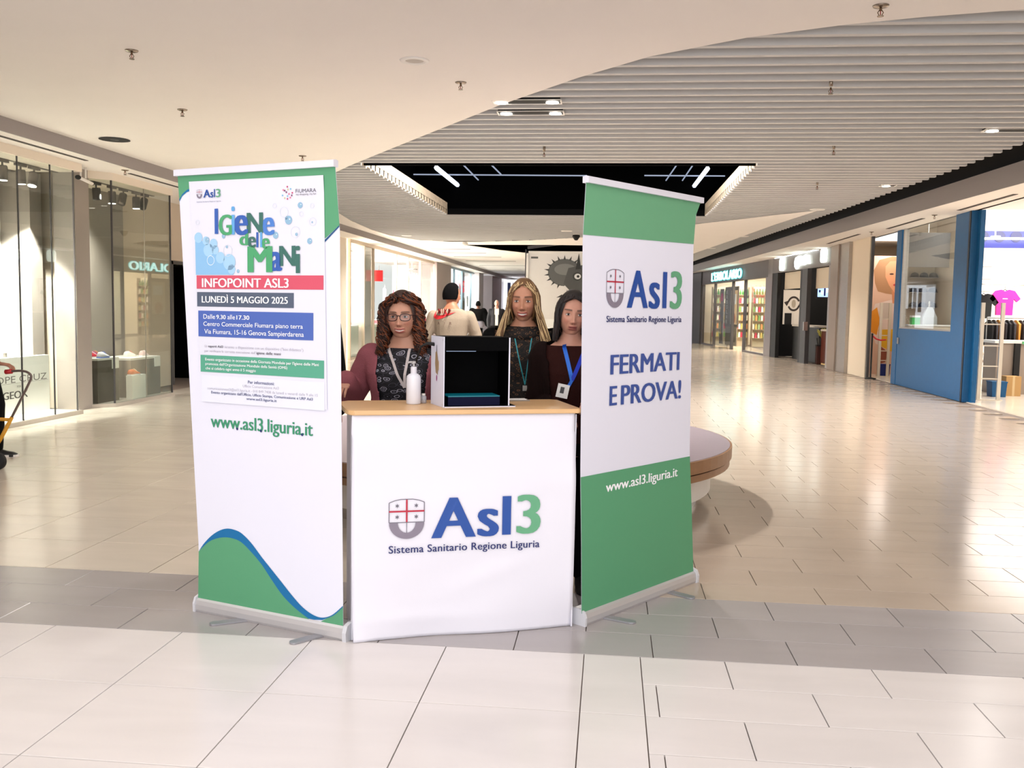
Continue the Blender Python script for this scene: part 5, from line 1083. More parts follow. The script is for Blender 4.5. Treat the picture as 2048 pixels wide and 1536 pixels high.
for k, (a, b) in enumerate([(.551, 1.967), (.529, 1.954), (.537, 1.951), (.569, 1.957), (.555, 1.955), (.578, 1.94), (.56, 1.936), (.546, 1.944), (.525, 1.931), (.537, 1.919), (.552, 1.915), (.567, 1.92), (.575, 1.929), (.552, 1.927)]):
    c = [(190, 60, 110), (220, 120, 150), (120, 60, 100), (120, 180, 210), (200, 190, 140)][k % 5]; s0 = .0035
    shP.shape([(a - s0, b - s0), (a + s0, b - s0), (a + s0, b + s0), (a - s0, b + s0)], mat('dot_%d_%d_%d' % c, c, .5), .002, 'logo_square')
shP.text('FiUMARA', (.596, 1.939, .705, 1.955), FD, 0, .002); shP.text('my shopping, my fun', (.598, 1.926, .705, 1.936), FD, 0, .002)

# right banner
fr_ = [(tolocal(PR, AR, a), tolocal(PR, AR, b)) for a, b in [((.015, 4.36), (.155, 4.300)), ((.345, 4.81), (.463, 4.722))]]
br, sr_ = rollup('roll_up_banner', 'tall green and white roll-up banner at right reading fermati e prova', PR, AR, .985,
    ([(-.006, .058), (-.02, .4), (-.037, .7), (-.059, 1.79), (-.045, 2.03)], [(.972, .058), (.935, .4), (.897, .7), (.868, 1.80), (.88, 1.95), (.928, 2.03)]), (-.046, .932), 2.022, fr_)
shR = Sheet(lambda a, b, l: (a, .012 - l, b), sr_)
shR.shape([(-.0585, 1.788), (.868, 1.803), (.88, 1.95), (.927, 2.028), (-.0445, 2.028)], GRN2, .0015, 'green_header')
shR.shape([(-.0065, .06), (.971, .06), (.934, .4), (.897, .696), (.5, .697), (.2, .699), (-.037, .7), (-.02, .4)], GRN, .0015, 'green_footer')
asl_logo(shR, (.287, 1.470, .462, 1.647), (.470, 1.467, .566, 1.595), (.590, 1.471, .627, 1.650), (.658, 1.468, .767, 1.657), (.123, .258, 1.645, 1.536, 1.468), (.128, 1.392, .770, 1.431))
shR.text('FERMATI', (.168, 1.158, .764, 1.250), mat('banner_text_blue', (52, 78, 150), .5), .03); shR.text('E', (.167, 1.012, .226, 1.103), MATS['banner_text_blue'], .03); shR.text('PROVA!', (.258, 1.010, .788, 1.104), MATS['banner_text_blue'], .03)
shR.text('www.asl3.liguria.it', (.155, .590, .779, .652), TW, .02)

# counter
PC = (-1.078, 3.878); AC = math.radians(19.056)
ct = thing('promotion_counter', 'white cloth covered promotion counter with wooden top between the two banners', 'counter', (PC[0], PC[1], 0), AC)
WOOD = mat('beech_top', (212, 172, 124), .38, noise=.05, nscale=6, stretch=(1.5, 12, 3))
P = [(.0, -.012), (1.0, -.014), (1.018, .0), (1.018, .40), (.99, .43), (.0, .43), (-.035, .39), (-.045, .30), (-.035, .08), (-.02, .01)]
MB().prism(P, .992, 1.012).build('table_top', WOOD, ct, bevel=.003)
def cw(u, z):
    k = max(0, 1 - z / .35); e = max(0, abs(u - .5) - .38) / .12
    q = 1 - .85 * math.exp(-((z - .5) / .17) ** 4)
    q *= min(1, (1.0 - z) / .12)
    return q * (.004 * math.sin(7 * u + 3 * z) * (1 - min(1, abs(z - .5) / .5) * .2) + .010 * k * math.sin(10 * u + 1.4) * (1 + e) + .004 * math.sin(3 * u - 14 * z + 1) * (.4 + e)
            + .006 * math.exp(-((u - .62) / .2) ** 2 - ((z - .27 - .35 * (u - .6)) / .05) ** 2) + .005 * math.exp(-((u - .25 ) / .3) ** 2 - ((z - .09) / .03) ** 2))
CLO = mat('counter_cloth', (220, 219, 230), .62, bump=.12, bscale=7)
nx, nz = 60, 60; vs = []
for i in range(nz + 1):
    z = .9915 * i / nz
    for k in range(nx + 1):
        u = k / nx; xx = -.006 * (z > .9) + .992 * u + (-.008 * math.sin(PI * z) if u == 0 else 0) * 1 + (.006 * math.sin(PI * z) if k == nx else 0)
        vs.append((xx, -cw(u, z), z if i else .002))
mb = MB(); mb.add(vs, [(i * (nx + 1) + k, i * (nx + 1) + k + 1, (i + 1) * (nx + 1) + k + 1, (i + 1) * (nx + 1) + k) for i in range(nz) for k in range(nx)])
cf = mb.build('cloth_front', CLO, ct, True); s_ = cf.modifiers.new('thickness', 'SOLIDIFY'); s_.thickness = .0015; s_.offset = -1
mb = MB(); mb.box(-.006, .01, .002, .0, .4, .985); mb.build('side_cloth', CLO, ct)
mb = MB(); mb.box(.992, .01, .002, .998, .4, .985); mb.build('side_cloth', CLO, ct)
MB().box(.02, .1, .5, .97, .38, .52).build('inner_shelf', WHITE, ct)
for sx in (.01, .965):
    MB().box(sx, .38, .0, sx + .02, .4, .985).build('frame_post', STEEL, ct)
shC = Sheet(lambda a, b, l: (a, -cw(a / .992, b) - l - .003, b), cf)
asl_logo(shC, (.338, .445, .538, .623), (.544, .444, .642, .568), (.657, .448, .697, .623), (.722, .449, .834, .627), (.153, .307, .622, .520, .447), (.152, .374, .831, .418), bold=.034)

# black demonstration box
bx = thing('black_light_box', 'black open-fronted demonstration box with white side panel on the counter', 'box', (-.721, 4.084, 1.0125), math.radians(22.4))
IB = mat('box_black', (1, 1, 2), .7, spec=.06); W2 = mat('box_white_panel', (214, 214, 230), .45)
Wb, Db, Hb = .298, .19, .315
MB().box(-.0, .0, 0, Wb + .03, Db + .02, .006).build('base_plate', IB, bx)
o_ = MB(); o_.prism([(-.002, 0), (-.006, .0), (-.006 - .018, Db), (-.002 - .018, Db)], 0, Hb); o_.build('side_panel', W2, bx)
o_ = MB(); o_.box(Wb - .003, 0, .006, Wb + .001, Db, Hb - .002); o_.build('side_panel', IB, bx); MB().box(Wb - .004, -.001, .006, Wb + .002, .002, Hb - .002).build('panel_edge', W2, bx)
MB().prism([(-.004, .004), (Wb - .004, .004), (Wb - .004, Db), (-.02, Db)], Hb - .004, Hb).build('top_panel', IB, bx)
MB().prism([(-.001, .004), (.002, .004), (-.014, Db), (-.018, Db)], .006, Hb - .004).build('inner_lining', IB, bx)
MB().box(-.018, Db - .004, .006, Wb, Db, Hb - .004).build('back_panel', IB, bx)
MB().box(.0, .0, Hb - .062, Wb - .004, .004, Hb - .004).build('front_flap', IB, bx)
MB().box(.005, -.003, Hb - .065, .14, .0, Hb - .062).build('flap_edge', mat('edge_blue_grey', (110, 130, 160), .3), bx)
MB().box(.02, .02, .045, .26, .15, .05).build('lamp_tray', mat('tray_teal', (0, 96, 110), .4, emit=.12, ecol=(0, 130, 150)), bx); MB().box(.02, .02, .006, .26, .15, .045).build('tray_body', mat('tray_navy', (5, 9, 42), .5, spec=.1), bx)
MB().box(-.001, -.004, -.002, Wb + .03, 0, .004).build('front_edge', W2, bx)
MB().tube([(-.012, Db * .75, Hb - .04), (-.05, Db * .8, Hb - .035), (-.075, Db * .9, Hb - .05), (-.09, Db + .05, Hb - .14)], [.009, .007, .005, .004], 8).build('power_cable', BLACKM, bx, True)
shB = Sheet(lambda a, b, l: (-.006 - .018 * a / Db - l, a, b), bx)
hb_ = mat('print_brown', (150, 124, 92), .5)
shB.shape([(.085, .14), (.115, .15), (.125, .19), (.12, .24), (.1, .25), (.085, .22), (.075, .18)], hb_, .001, 'printed_hand'); shB.shape([(.098, .245), (.106, .245), (.104, .275), (.099, .275)], BLACKM, .001, 'printed_tip'); shB.shape([(.07, .16), (.08, .165), (.078, .21), (.068, .2)], mat('print_tan', (190, 160, 120), .5), .0012, 'printed_finger')
shB.disc((.1, .125), .008, mat('print_magenta', (150, 50, 120), .5), .001, 'printed_drop', ry=.014)
for a, b in ((.01, .3), (.01, .012)): shB.disc((a, b), .003, STEEL, .0015, 'screw')
# pump bottle
pb = thing('pump_bottle', 'translucent white pump bottle standing beside the black box', 'bottle', (-.889, 4.213, 1.0125))
BOT = mat('bottle_plastic', (222, 222, 230), .35, alpha=.96)
MB().lathe([(.001, 0), (.031, 0), (.0335, .004), (.0335, .118), (.031, .129), (.022, .137), (.013, .141), (.013, .146), (.001, .146)], n=32).build('bottle_body', BOT, pb, True)
MB().lathe([(.001, .141), (.0145, .141), (.0145, .168), (.012, .171), (.001, .171)], n=24).build('collar', mat('collar_white', (214, 212, 220), .4), pb)
MB().lathe([(.001, .171), (.005, .171), (.005, .185), (.010, .186), (.010, .196), (.001, .198)], n=16).build('pump_head', mat('pump_clear', (190, 186, 186), .2, alpha=.7), pb)
MB().tube([(0, 0, .191), (-.02, -.008, .192), (-.028, -.011, .187)], [.006, .005, .004], 8).build('spout', MATS['pump_clear'], pb, True)
vb = thing('small_bottle', 'small clear bottle just behind the pump bottle', 'bottle', (-.852, 4.262, 1.0125)); MB().lathe([(.001, 0), (.014, 0), (.014, .03), (.008, .036), (.001, .036)], n=16).build('bottle_body', mat('clear_bottle', (196, 196, 204), .2, alpha=.6), vb, True); MB().lathe([(.001, .036), (.009, .036), (.009, .044), (.001, .044)], n=12).build('cap', WHITE, vb)
cd = thing('business_card_tray', 'clear flat card tray on the counter between the box and the right woman', 'tray', (-.44, 4.49, 1.0125), AC); MB().box(-.06, -.03, 0, .06, .03, .006).build('tray', mat('clear_tray', (170, 160, 150), .2, alpha=.8), cd); MB().box(-.05, -.022, .006, .045, .022, .009).build('card_stack', PW, cd)
# ------------------------------------------------------------------ people
def remeshed(mb, voxel, it=4):
    me = mb.mesh('tmp', []); o = bpy.data.objects.new('tmp', me); col.objects.link(o)
    r = o.modifiers.new('r', 'REMESH'); r.mode = 'VOXEL'; r.voxel_size = voxel
    s = o.modifiers.new('s', 'SMOOTH'); s.factor = .5; s.iterations = it
    dg = bpy.context.evaluated_depsgraph_get(); ev = o.evaluated_get(dg); m2 = bpy.data.meshes.new_from_object(ev)
    bpy.data.objects.remove(o); bpy.data.meshes.remove(me)
    V = np.empty(len(m2.vertices) * 3); m2.vertices.foreach_get('co', V); V = V.reshape(-1, 3); Fc = [tuple(p.vertices) for p in m2.polygons]
    bpy.data.meshes.remove(m2)
    return V, Fc
def gss(x, s): return np.exp(-(x / s) ** 2)
def head_shape(f, n=110, m_=120):
    """head surface around its centre, face towards -Y; returns vertices, faces, colours"""
    ph = np.linspace(0, 2 * PI, n, endpoint=False)
    ph = ph + .42 * np.sin(ph) * -1 * -1 * 0
    # denser columns at the face (phi = 0 is the front)
    ph = ph - .45 * np.sin(ph)
    th = np.linspace(0.02, PI - 0.55, m_)
    T, Pp = np.meshgrid(th, ph, indexing='ij')
    dx, dy, dz = np.sin(T) * np.sin(Pp), -np.sin(T) * np.cos(Pp), np.cos(T)
    a, b, c = .073 * f.get('wide', 1), .094, .120
    x, y, z = a * dx, b * dy, c * dz
    # jaw: narrower and shorter towards the chin, back of the skull stays full
    low = np.clip((-z - .005) / .11, 0, 1)
    front = np.clip(-dy, 0, 1); back = np.clip(dy, 0, 1)
    x = x * (1 - (.30 if f.get('jaw') is None else f['jaw']) * low ** 1.6 * (1 - .1 * back))
    y = np.where(dy > 0, y * (1 - .42 * low), y * (1 - .02 * low)) 
    flat = np.clip(1 - (np.abs(x) / .07) ** 2, 0, 1)
    y = np.where(dy < 0, y * (1 - .06 * gss(x, .03) * (z > .03)), y)
    # extend chin line down a little so the face is long enough
    fz = z; ax = np.abs(x); w_ = np.clip(front * 1.6 - .25, 0, 1)
    d = np.zeros_like(x)
    sm = f.get('smile', 0)
    nose_l = np.clip((.012 - fz) / .058, 0, 1) * (fz > -.052) 
    d += (.003 + .016 * np.clip((.014 - fz) / .052, 0, 1) ** 1.3) * gss(x, .0070 + .005 * nose_l) * np.clip((fz + .052) / .012, 0, 1) * np.clip((.022 - fz) / .012, 0, 1)
    d += .006 * gss(ax - .011, .005) * gss(fz + .040, .006)
    d += .005 * gss(x, .009) * gss(fz + .040, .010)
    d -= .0105 * gss(ax - .031, .017) * gss(fz - .002, .0125)
    d += .0045 * gss(ax - .030, .022) * gss(fz - .026, .008)
    d += (.005 + .004 * sm) * gss(ax - .041, .016) * gss(fz + .030, .016)
    mz = -.069 + .9 * sm * np.clip(ax - .004, 0, 1) ** 1.0 * .28     # mouth line rises to the corners
    mw = .024 + .006 * sm
    mm = np.clip(1 - (ax / mw) ** 4, 0, 1)
    d += .0055 * mm * (gss(fz - mz - .0055, .0045) + gss(fz - mz + .0065 + .002 * sm, .0055)) - .004 * mm * gss(fz - mz, .0022)
    d += .003 * gss(x, .035) * gss(fz + .07, .02)
    d -= .003 * gss(x, .02) * gss(fz + .088, .006)
    d += .007 * gss(x, .018) * gss(fz + .104, .012)
    d -= (.002 + .002 * sm) * gss(ax - (.029 + .18 * np.clip(-.045 - fz, 0, .03)), .003) * (fz < -.035) * (fz > -.075)
    y = y - d * w_
    # ears
    ear = gss(y - .008, .014) * gss(fz + .012, .024) * (ax > .045)
    x = x + np.sign(x) * .013 * ear * (gss(y - .008, .012))
    V = np.stack([x, y, z], -1)
    sk = np.array(lin(f['skin'])); colr = np.tile(sk, (m_, n, 1)).astype(float)
    def blend(mask, c, k=1.0):
        nonlocal colr
        mk = np.clip(mask * k, 0, 1)[..., None]; colr = colr * (1 - mk) + np.array(lin(c)) * mk
    blend(gss(ax - .042, .018) * gss(fz + .032, .018) * w_, f.get('blush', (206, 128, 110)), .45)
    blend(gss(x, .012) * gss(fz + .044, .012) * w_, f.get('blush', (206, 128, 110)), .3)
    lipm = np.clip(1.25 - (ax / mw) ** 3, 0, 1) * ((fz - mz < .0095) & (fz - mz > -.0125 - .003 * sm)) * w_
    blend(np.clip(lipm, 0, 1), f.get('lips', (170, 84, 80)), .85)
    if sm > .3:
        tm = (np.abs(fz - mz + .0015) < (.0042 * sm) * np.clip(1 - (ax / (mw * .86)) ** 2, 0, 1)) * w_
        blend(tm.astype(float), (232, 224, 214), 1)
    else: blend(np.clip(1 - (ax / mw) ** 4, 0, 1) * gss(fz - mz, .0015) * w_, (96, 44, 44), .9)
    bz = .0235 + .10 * (ax - .012) - 3.2 * (ax - .026) ** 2 + .0
    blend(((ax > .012) & (ax < .052)) * gss(fz - bz, .0042 - .03 * np.clip(ax - .03, 0, 1)) * w_, f.get('brow', (70, 44, 32)), .9)
    blend(gss(ax - .031, .014) * gss(fz - .001, .0075) * w_, f.get('lid', (150, 96, 80)), .5)
    blend(gss(ax - .006, .003) * gss(fz + .0475, .0022) * w_, (90, 44, 36), .8)
    fs = [(i * n + j, i * n + (j + 1) % n, (i + 1) * n + (j + 1) % n, (i + 1) * n + j) for i in range(m_ - 1) for j in range(n)]
    vv = V.reshape(-1, 3); top = len(vv)
    vv = np.vstack([vv, [[0, 0, c]], [[0, vv[(m_ - 1) * n:, 1].mean(), vv[(m_ - 1) * n:, 2].mean() - .005]]])
    fs += [(j, top, (j + 1) % n) for j in range(n)] + [((m_ - 1) * n + (j + 1) % n, top + 1, (m_ - 1) * n + j) for j in range(n)]
    cc_ = np.vstack([colr.reshape(-1, 3), colr[0, 0][None], sk[None]])
    return vv, fs, cc_
SKM = mat('skin', (210, 160, 135), .5, attr='Col', noise=.03, nscale=30)
EYEW = mat('eye_white', (214, 206, 200), .25); 
def ring_e(cx, cy, z, rx, ry, n=20, tilt=0.0, pw=2.0):
    out = []
    for k in range(n):
        t = 2 * PI * k / n; c, s = math.cos(t), math.sin(t)
        out.append((cx + rx * math.copysign(abs(c) ** (2 / pw), c), cy + ry * math.copysign(abs(s) ** (2 / pw), s), z + tilt * s * ry))
    return out
def torso_rings(h, W, g=0.0, z0=.46, z1=.872, bust=1.0, belly=0.0):
    R = [(.46, .080, .078, .0), (.50, .100, .070, .0), (.545, .096, .064, -.002), (.60, .082, .056 + belly, -.004 - belly * .5), (.655, .078, .054 + belly * .6, -.004), (.70, .086, .062 * bust, -.008 * bust), (.74, .094, .066 * bust, -.008 * bust),
         (.785, .106, .056, .0), (.810, .100, .046, .003), (.828, .080, .039, .006), (.846, .050, .035, .006), (.872, .034, .034, .002)]
    return [ring_e(0, cy * h, z * h, rx * W * h + g, ry * h + g * .9, pw=2.3) for z, rx, ry, cy in R if z0 - 1e-6 <= z <= z1 + 1e-6]
def limb(mb, pts, rs, n=12, g=0.0):
    P = []; Rr = []
    for i in range(len(pts) - 1):
        for k in range(4):
            t = k / 4; P.append(tuple(pts[i][j] * (1 - t) + pts[i + 1][j] * t for j in range(3))); bl_ = rs[i] * (1 - t) + rs[i + 1] * t; Rr.append(bl_ + g)
    P.append(pts[-1]); Rr.append(rs[-1] + g)
    mb.tube(P, Rr, n)
    mb.ell(pts[0], Rr[0], Rr[0], Rr[0], 12, 8); mb.ell(pts[-1], Rr[-1], Rr[-1], Rr[-1], 12, 8)
    for i in range(1, len(pts) - 1): mb.ell(pts[i], rs[i] + g, rs[i] + g, rs[i] + g, 12, 8)
def hand_mb(mb, wr, d, pn, side, s=1.0, curl=.5):
    """palm and five fingers from the wrist wr, pointing along d, palm facing pn"""
    wr = Vector(wr); d = Vector(d).normalized(); pn = Vector(pn); pn = (pn - d * pn.dot(d)).normalized(); ax = d.cross(pn) * side
    def pt(a, b, c): return wr + d * a * s + ax * b * s + pn * c * s
    rings = []
    for a, wd, tk in ((0, .026, .019), (.02, .032, .017), (.05, .041, .015), (.08, .043, .013), (.092, .040, .011)):
        rings.append([tuple(pt(a, wd * math.cos(2 * PI * k / 12), tk * math.sin(2 * PI * k / 12))) for k in range(12)])
    mb.loft(rings)
    for i, (b, L_, r) in enumerate([(.031, .070, .0085), (.011, .079, .009), (-.010, .073, .0085), (-.030, .058, .0075)]):
        base = pt(.075, b, 0); p = base; dd = d.copy(); path = [p]; a = 0
        for k, fr in enumerate((.45, .32, .23)):
            a += curl * (.5 + .35 * k); dd = d * math.cos(a) + pn * math.sin(a) + ax * (b * 1.5); dd.normalize(); p = p + dd * (L_ * fr * s + (.018 * s if k == 0 else 0)); path.append(p)
        mb.tube(path, [r * s, r * s, r * .92 * s, r * .72 * s], 8); mb.ell(path[-1], r * .75 * s, r * .75 * s, r * .75 * s, 8, 6)
    p0 = pt(.022, .026, .002); p1 = pt(.045, .052, .012); p2 = pt(.07, .060, .02); p3 = pt(.09, .058, .028)
    mb.tube([p0, p1, p2, p3], [.013 * s, .0115 * s, .010 * s, .0075 * s], 8); mb.ell(p3, .0078 * s, .0078 * s, .0078 * s, 8, 6)
def put_mesh(name, V, Fc, m_, parent, smooth=True, cols=None):
    me = bpy.data.meshes.new(name); me.from_pydata([tuple(v) for v in V], [], Fc)
    for mm in (m_ if isinstance(m_, list) else [m_]): me.materials.append(mm)
    if cols is not None:
        at_ = me.color_attributes.new('Col', 'FLOAT_COLOR', 'POINT'); at_.data.foreach_set('color', np.hstack([cols, np.ones((len(cols), 1))]).astype(np.float32).ravel())
    if smooth: me.shade_smooth()
    me.update(); return link(name, me, parent)
def strand_hair(spec, seed):
    """strands that start on the scalp, follow the head and fall; head centre is the origin"""
    rnd = random.Random(seed); mb = MB(); L_ = spec['len']; wv = spec.get('wave', 0); r0 = spec.get('r', .005); vol = spec.get('vol', .012)
    part = spec.get('part', 0.0); facehalf = spec.get('face', .95); N_ = spec.get('n', 240); jit = spec.get('wave', 0) > .01
    for i in range(N_):
        side = -1 if i % 2 else 1
        phi0 = side * rnd.uniform(.05, PI) ; lay = rnd.uniform(.2, 1.0) * vol
        th0 = rnd.uniform(.05, .5) if i % 3 else rnd.uniform(.4, 1.2)
        if abs(phi0) < facehalf and th0 > .45: th0 = rnd.uniform(.1, .42)
        path = []; ph_ = phi0; seg_ = 34 if wv > .012 else 12; fr = rnd.uniform(0, 6.28); kk = rnd.uniform(.8, 1.2); Ls = L_ * rnd.uniform(.82, 1.0); k_out = rnd.uniform(.7, 1.3)
        a, b, c = .073 + lay, .094 + lay, .114 + lay * .6
        zend = -Ls; fall_th = 1.75
        arc = (fall_th - th0) * .11; tot = arc + max(0, Ls - .02); 
        for k in range(seg_ + 1):
            s = tot * k / seg_
            if s < arc:
                th = th0 + (fall_th - th0) * s / arc
                fm = facehalf * min(1, max(0, (th - .70) / .38))
                pa = abs(phi0) if abs(phi0) > fm else fm + (abs(phi0) / facehalf) * .12
                x, y, z = a * math.sin(th) * math.sin(pa) * side, -b * math.sin(th) * math.cos(pa), c * math.cos(th)
                if abs(x) < .02 and th < .5: x += part * (1 - th)
            else:
                q = s - arc; pa2 = max(abs(phi0), facehalf + .12 * abs(phi0) / facehalf)
                bx_, by_ = a * math.sin(fall_th) * math.sin(pa2), -b * math.sin(fall_th) * math.cos(pa2)
                sp = spec.get('spread', .18); tuck = spec.get('tuck', 0)
                x = side * (bx_ + sp * q * k_out * (1 if q < .12 else 1) - tuck * q); y = by_ * (1 - 1.0 * min(q, .2)) + (-.10 * q if pa2 < 1.5 else .04 * q) * spec.get('fwd', 1); z = c * math.cos(fall_th) - q
            amp = wv * min(1, .25 + s / .10); w1 = spec.get('freq', 55) * kk
            x += amp * math.cos(w1 * s + fr); y += amp * math.sin(w1 * s + fr)
            if jit: x += .010 * math.sin(31 * s + 2.3 * fr); z += amp * .55 * math.sin(w1 * .8 * s + 2 * fr)
            path.append((x, y, z))
        rr = [r0 * (.9 if k < seg_ * .7 else .9 * (1 - (k - seg_ * .7) / (seg_ * .35))) + .0008 for k in range(seg_ + 1)]
        mb.cur = 0 if rnd.random() < .62 else 1
        mb.tube(path, rr, 5, cap=False)
    mb.cur = 0
    return mb
def scalp_cap(vol, zlow=-.06, face=.95, hi=.062):
    """inner hair mass: shell over the skull leaving the face free"""
    mb = MB(); n, m_ = 48, 22; rings = []
    for i in range(m_ + 1):
        ring = []
        for j in range(n):
            p = -PI + 2 * PI * j / n
            z_front = hi + .03 * math.cos(p * 1.2)                       # hairline height
            k = min(1, max(0, (abs(p) - face * .62) / .5)); k = k * k * (3 - 2 * k)
            z_low = z_front * (1 - k) + zlow * k
            th_max = math.acos(max(-1, min(1, z_low / (.120 + vol))))
            th = .02 + (th_max - .02) * i / m_
            v = vol * (1 - .55 * (i / m_) ** 3 * (1 - k))
            ring.append(((.073 + v) * math.sin(th) * math.sin(p), -(.094 + v) * math.sin(th) * math.cos(p), (.120 + v) * math.cos(th)))
        rings.append(ring)
    return mb.loft(rings, cap=False)
def person(lab, loc, rz, h, spec):
    t = thing('person', lab, 'person', loc, rz)
    W = spec.get('W', 1.0); vx = spec.get('vox', .009); g = spec.get('skin_face', {}); bust = spec.get('bust', 1.0)
    sh_ = lambda s: (s * .105 * W * h, .004 * h, .797 * h)
    J = {'elL': (.135 * W * h, .01, .62 * h), 'wrL': (.13 * W * h, -.03, .48 * h), 'elR': (-.135 * W * h, .01, .62 * h), 'wrR': (-.13 * W * h, -.03, .48 * h),
         'knL': (.055 * h, -.01, .28 * h), 'anL': (.055 * h, .01, .05 * h), 'knR': (-.055 * h, -.01, .28 * h), 'anR': (-.055 * h, .01, .05 * h)}
    J.update(spec.get('joints', {}))
    armr = (.029 * h, .025 * h, .017 * h); legr = (.056 * h, .036 * h, .024 * h)
    # --- body
    mb = MB(); mb.loft(torso_rings(h, W * .97, 0, bust=bust * .97))
    mb.tube([(0, .004, .83 * h), (0, -.006, .90 * h)], [.036 * h, .032 * h], 14)
    for s, e, w_ in ((1, 'elL', 'wrL'), (-1, 'elR', 'wrR')): limb(mb, [sh_(s), J[e], J[w_]], [armr[0] * .92, armr[1] * .9, armr[2]])
    for s, k_, a_ in ((1, 'knL', 'anL'), (-1, 'knR', 'anR')): limb(mb, [(s * .05 * h, 0, .50 * h), J[k_], J[a_]], [legr[0] * .93, legr[1] * .93, legr[2] * .9])
    V, Fc = remeshed(mb, max(vx * 1.25, .011), 3)
    f = dict(spec['face']); hs = h * .139 / .24 * spec.get('head', 1.0)
    hv, hf, hc = head_shape(f, *((110, 120) if vx < .012 else (44, 48)))
    hz = .932 * h; ty, tx_, tz = spec.get('turn', 0), spec.get('nod', 0), spec.get('tilt', 0)
    HM = Matrix.Translation((spec.get('hx', 0), -.014 * h, hz)) @ Matrix.Rotation(tz, 4, 'Y') @ Matrix.Rotation(ty, 4, 'Z') @ Matrix.Rotation(tx_, 4, 'X') @ Matrix.Scale(hs, 4)
    A_ = np.array(HM); hv2 = hv @ A_[:3, :3].T + A_[:3, 3]
    hm = MB()
    for s, e, w_ in ((1, 'elL', 'wrL'), (-1, 'elR', 'wrR')):
        hd = spec.get('hands', {}).get(w_[-1], ((0, -.1, -1), (-s, 0, 0), .6))
        if vx < .02: hand_mb(hm, J[w_], hd[0], hd[1], s * (1 if len(hd) < 4 else hd[3]), h / 1.7, hd[2])
        else: hm.ell(tuple(Vector(J[w_]) + Vector(hd[0]).normalized() * .08), .03, .025, .06, 8, 6)
    sk = np.array(lin(f['skin'])); allV = np.vstack([V, hv2, np.array(hm.v)]); n1 = len(V); n2 = n1 + len(hv2)
    allF = Fc + [tuple(i + n1 for i in q) for q in hf] + [tuple(i + n2 for i in q) for q in hm.f]
    allC = np.vstack([np.tile(sk, (n1, 1)), hc, np.tile(sk, (len(hm.v), 1))])
    body = put_mesh('body', allV, allF, SKM, t, True, allC)
    # --- eyes
    if vx < .012:
        for s in (-1, 1):
            e = MB().ell((s * .031, -.0785, .0008), 0.0130, .0075, .0055, 20, 12).xf(HM); eo = e.build('eye', EYEW, t, True)
            e = MB().ell((s * .031 + f.get('gaze', 0), -.0852, .0010), .0055, .002, .0050, 16, 8).xf(HM); e.build('iris', mat('iris_%s' % f.get('iris', 'brown'), {'brown': (58, 34, 22), 'green': (70, 84, 60), 'dark': (30, 20, 16)}[f.get('iris', 'brown')], .2), eo, True)
            l_ = MB().tube([(s * .031 + u * .0145, -.0835 + abs(u) ** 2 * .006, .0006 + .0054 * (1 - u * u)) for u in np.linspace(-1, 1, 9)], [.0009 + .0011 * (1 - abs(u)) for u in np.linspace(-1, 1, 9)], 6).xf(HM); l_.build('eyelashes', mat('lash', (26, 16, 14), .6), eo)
    # --- clothes
    top = spec['top']; mb = MB(); gt = top.get('g', .012)
    hem = top.get('hem', .50)
    mb.loft(torso_rings(h, W, gt, z0=hem, z1=top.get('neck', .846), bust=bust))
    for s, e, w_ in ((1, 'elL', 'wrL'), (-1, 'elR', 'wrR')):
        a, b_, c_ = Vector(sh_(s)), Vector(J[e]), Vector(J[w_])
        if top.get('sleeve', 1) >= 1: limb(mb, [a, b_, b_ + (c_ - b_) * (.93)], [armr[0], armr[1], armr[2] * 1.15], g=gt)
        elif top.get('sleeve') > 0: limb(mb, [a, a + (b_ - a) * .9], [armr[0], armr[1]], g=gt)
    V, Fc = remeshed(mb, vx, 3)
    if spec.get('folds', True) and vx < .012:
        import mathutils
        for i in range(len(V)):
            p = V[i]; nn = mathutils.noise.noise(Vector((p[0] * 9, p[1] * 9, p[2] * 22))); V[i] = p * (1, 1, 1) + np.array([p[0], p[1], 0]) * .025 * nn
    topo = put_mesh(top['name'], V, Fc, top['mat'], t)
    bv = BVHTree.FromPolygons([Vector(v) for v in V], Fc)
    if 'coat' in spec:
        c = spec['coat']; mb = MB(); gc_ = gt + c.get('g', .012)
        mb.loft(torso_rings(h, W * c.get('wide', 1.03), gc_, z0=c.get('hem', .46), z1=.846, bust=bust))
        for s, e, w_ in ((1, 'elL', 'wrL'), (-1, 'elR', 'wrR')):
            a, b_, c_ = Vector(sh_(s)), Vector(J[e]), Vector(J[w_]); limb(mb, [a, b_, b_ + (c_ - b_) * .95], [armr[0], armr[1] * 1.1, armr[2] * 1.35], g=gc_)
        V2, F2c = remeshed(mb, vx, 3); op = c.get('open', .085)
        if vx < .012:
            for i in range(len(V2)):
                p = V2[i]; nn = mathutils.noise.noise(Vector((p[0] * 7 + 3, p[1] * 7, p[2] * 16))); V2[i] = p + np.array([p[0], p[1], 0]) * .045 * nn
        zt = c.get('top', .80) * h
        def cut(p):
            w2 = op * (1 + .25 * (p[2] / h - .65) / .2) if p[2] < zt else op * 1.25
            return p[1] < .02 and abs(p[0] - c.get('cx', 0)) < w2
        keep = [q for q in F2c if not all(cut(V2[i]) for i in q)]
        used_ = sorted({i for q in keep for i in q}); mp_ = {o: k for k, o in enumerate(used_)}
        co = put_mesh(c['name'], V2[used_], [tuple(mp_[i] for i in q) for q in keep], c['mat'], t); sm_ = co.modifiers.new('thickness', 'SOLIDIFY'); sm_.thickness = .004; sm_.offset = 1
        bv2 = BVHTree.FromPolygons([Vector(v) for v in V2], F2c)
    mb = MB(); mb.loft(torso_rings(h, W, .008, z1=.60, bust=1))
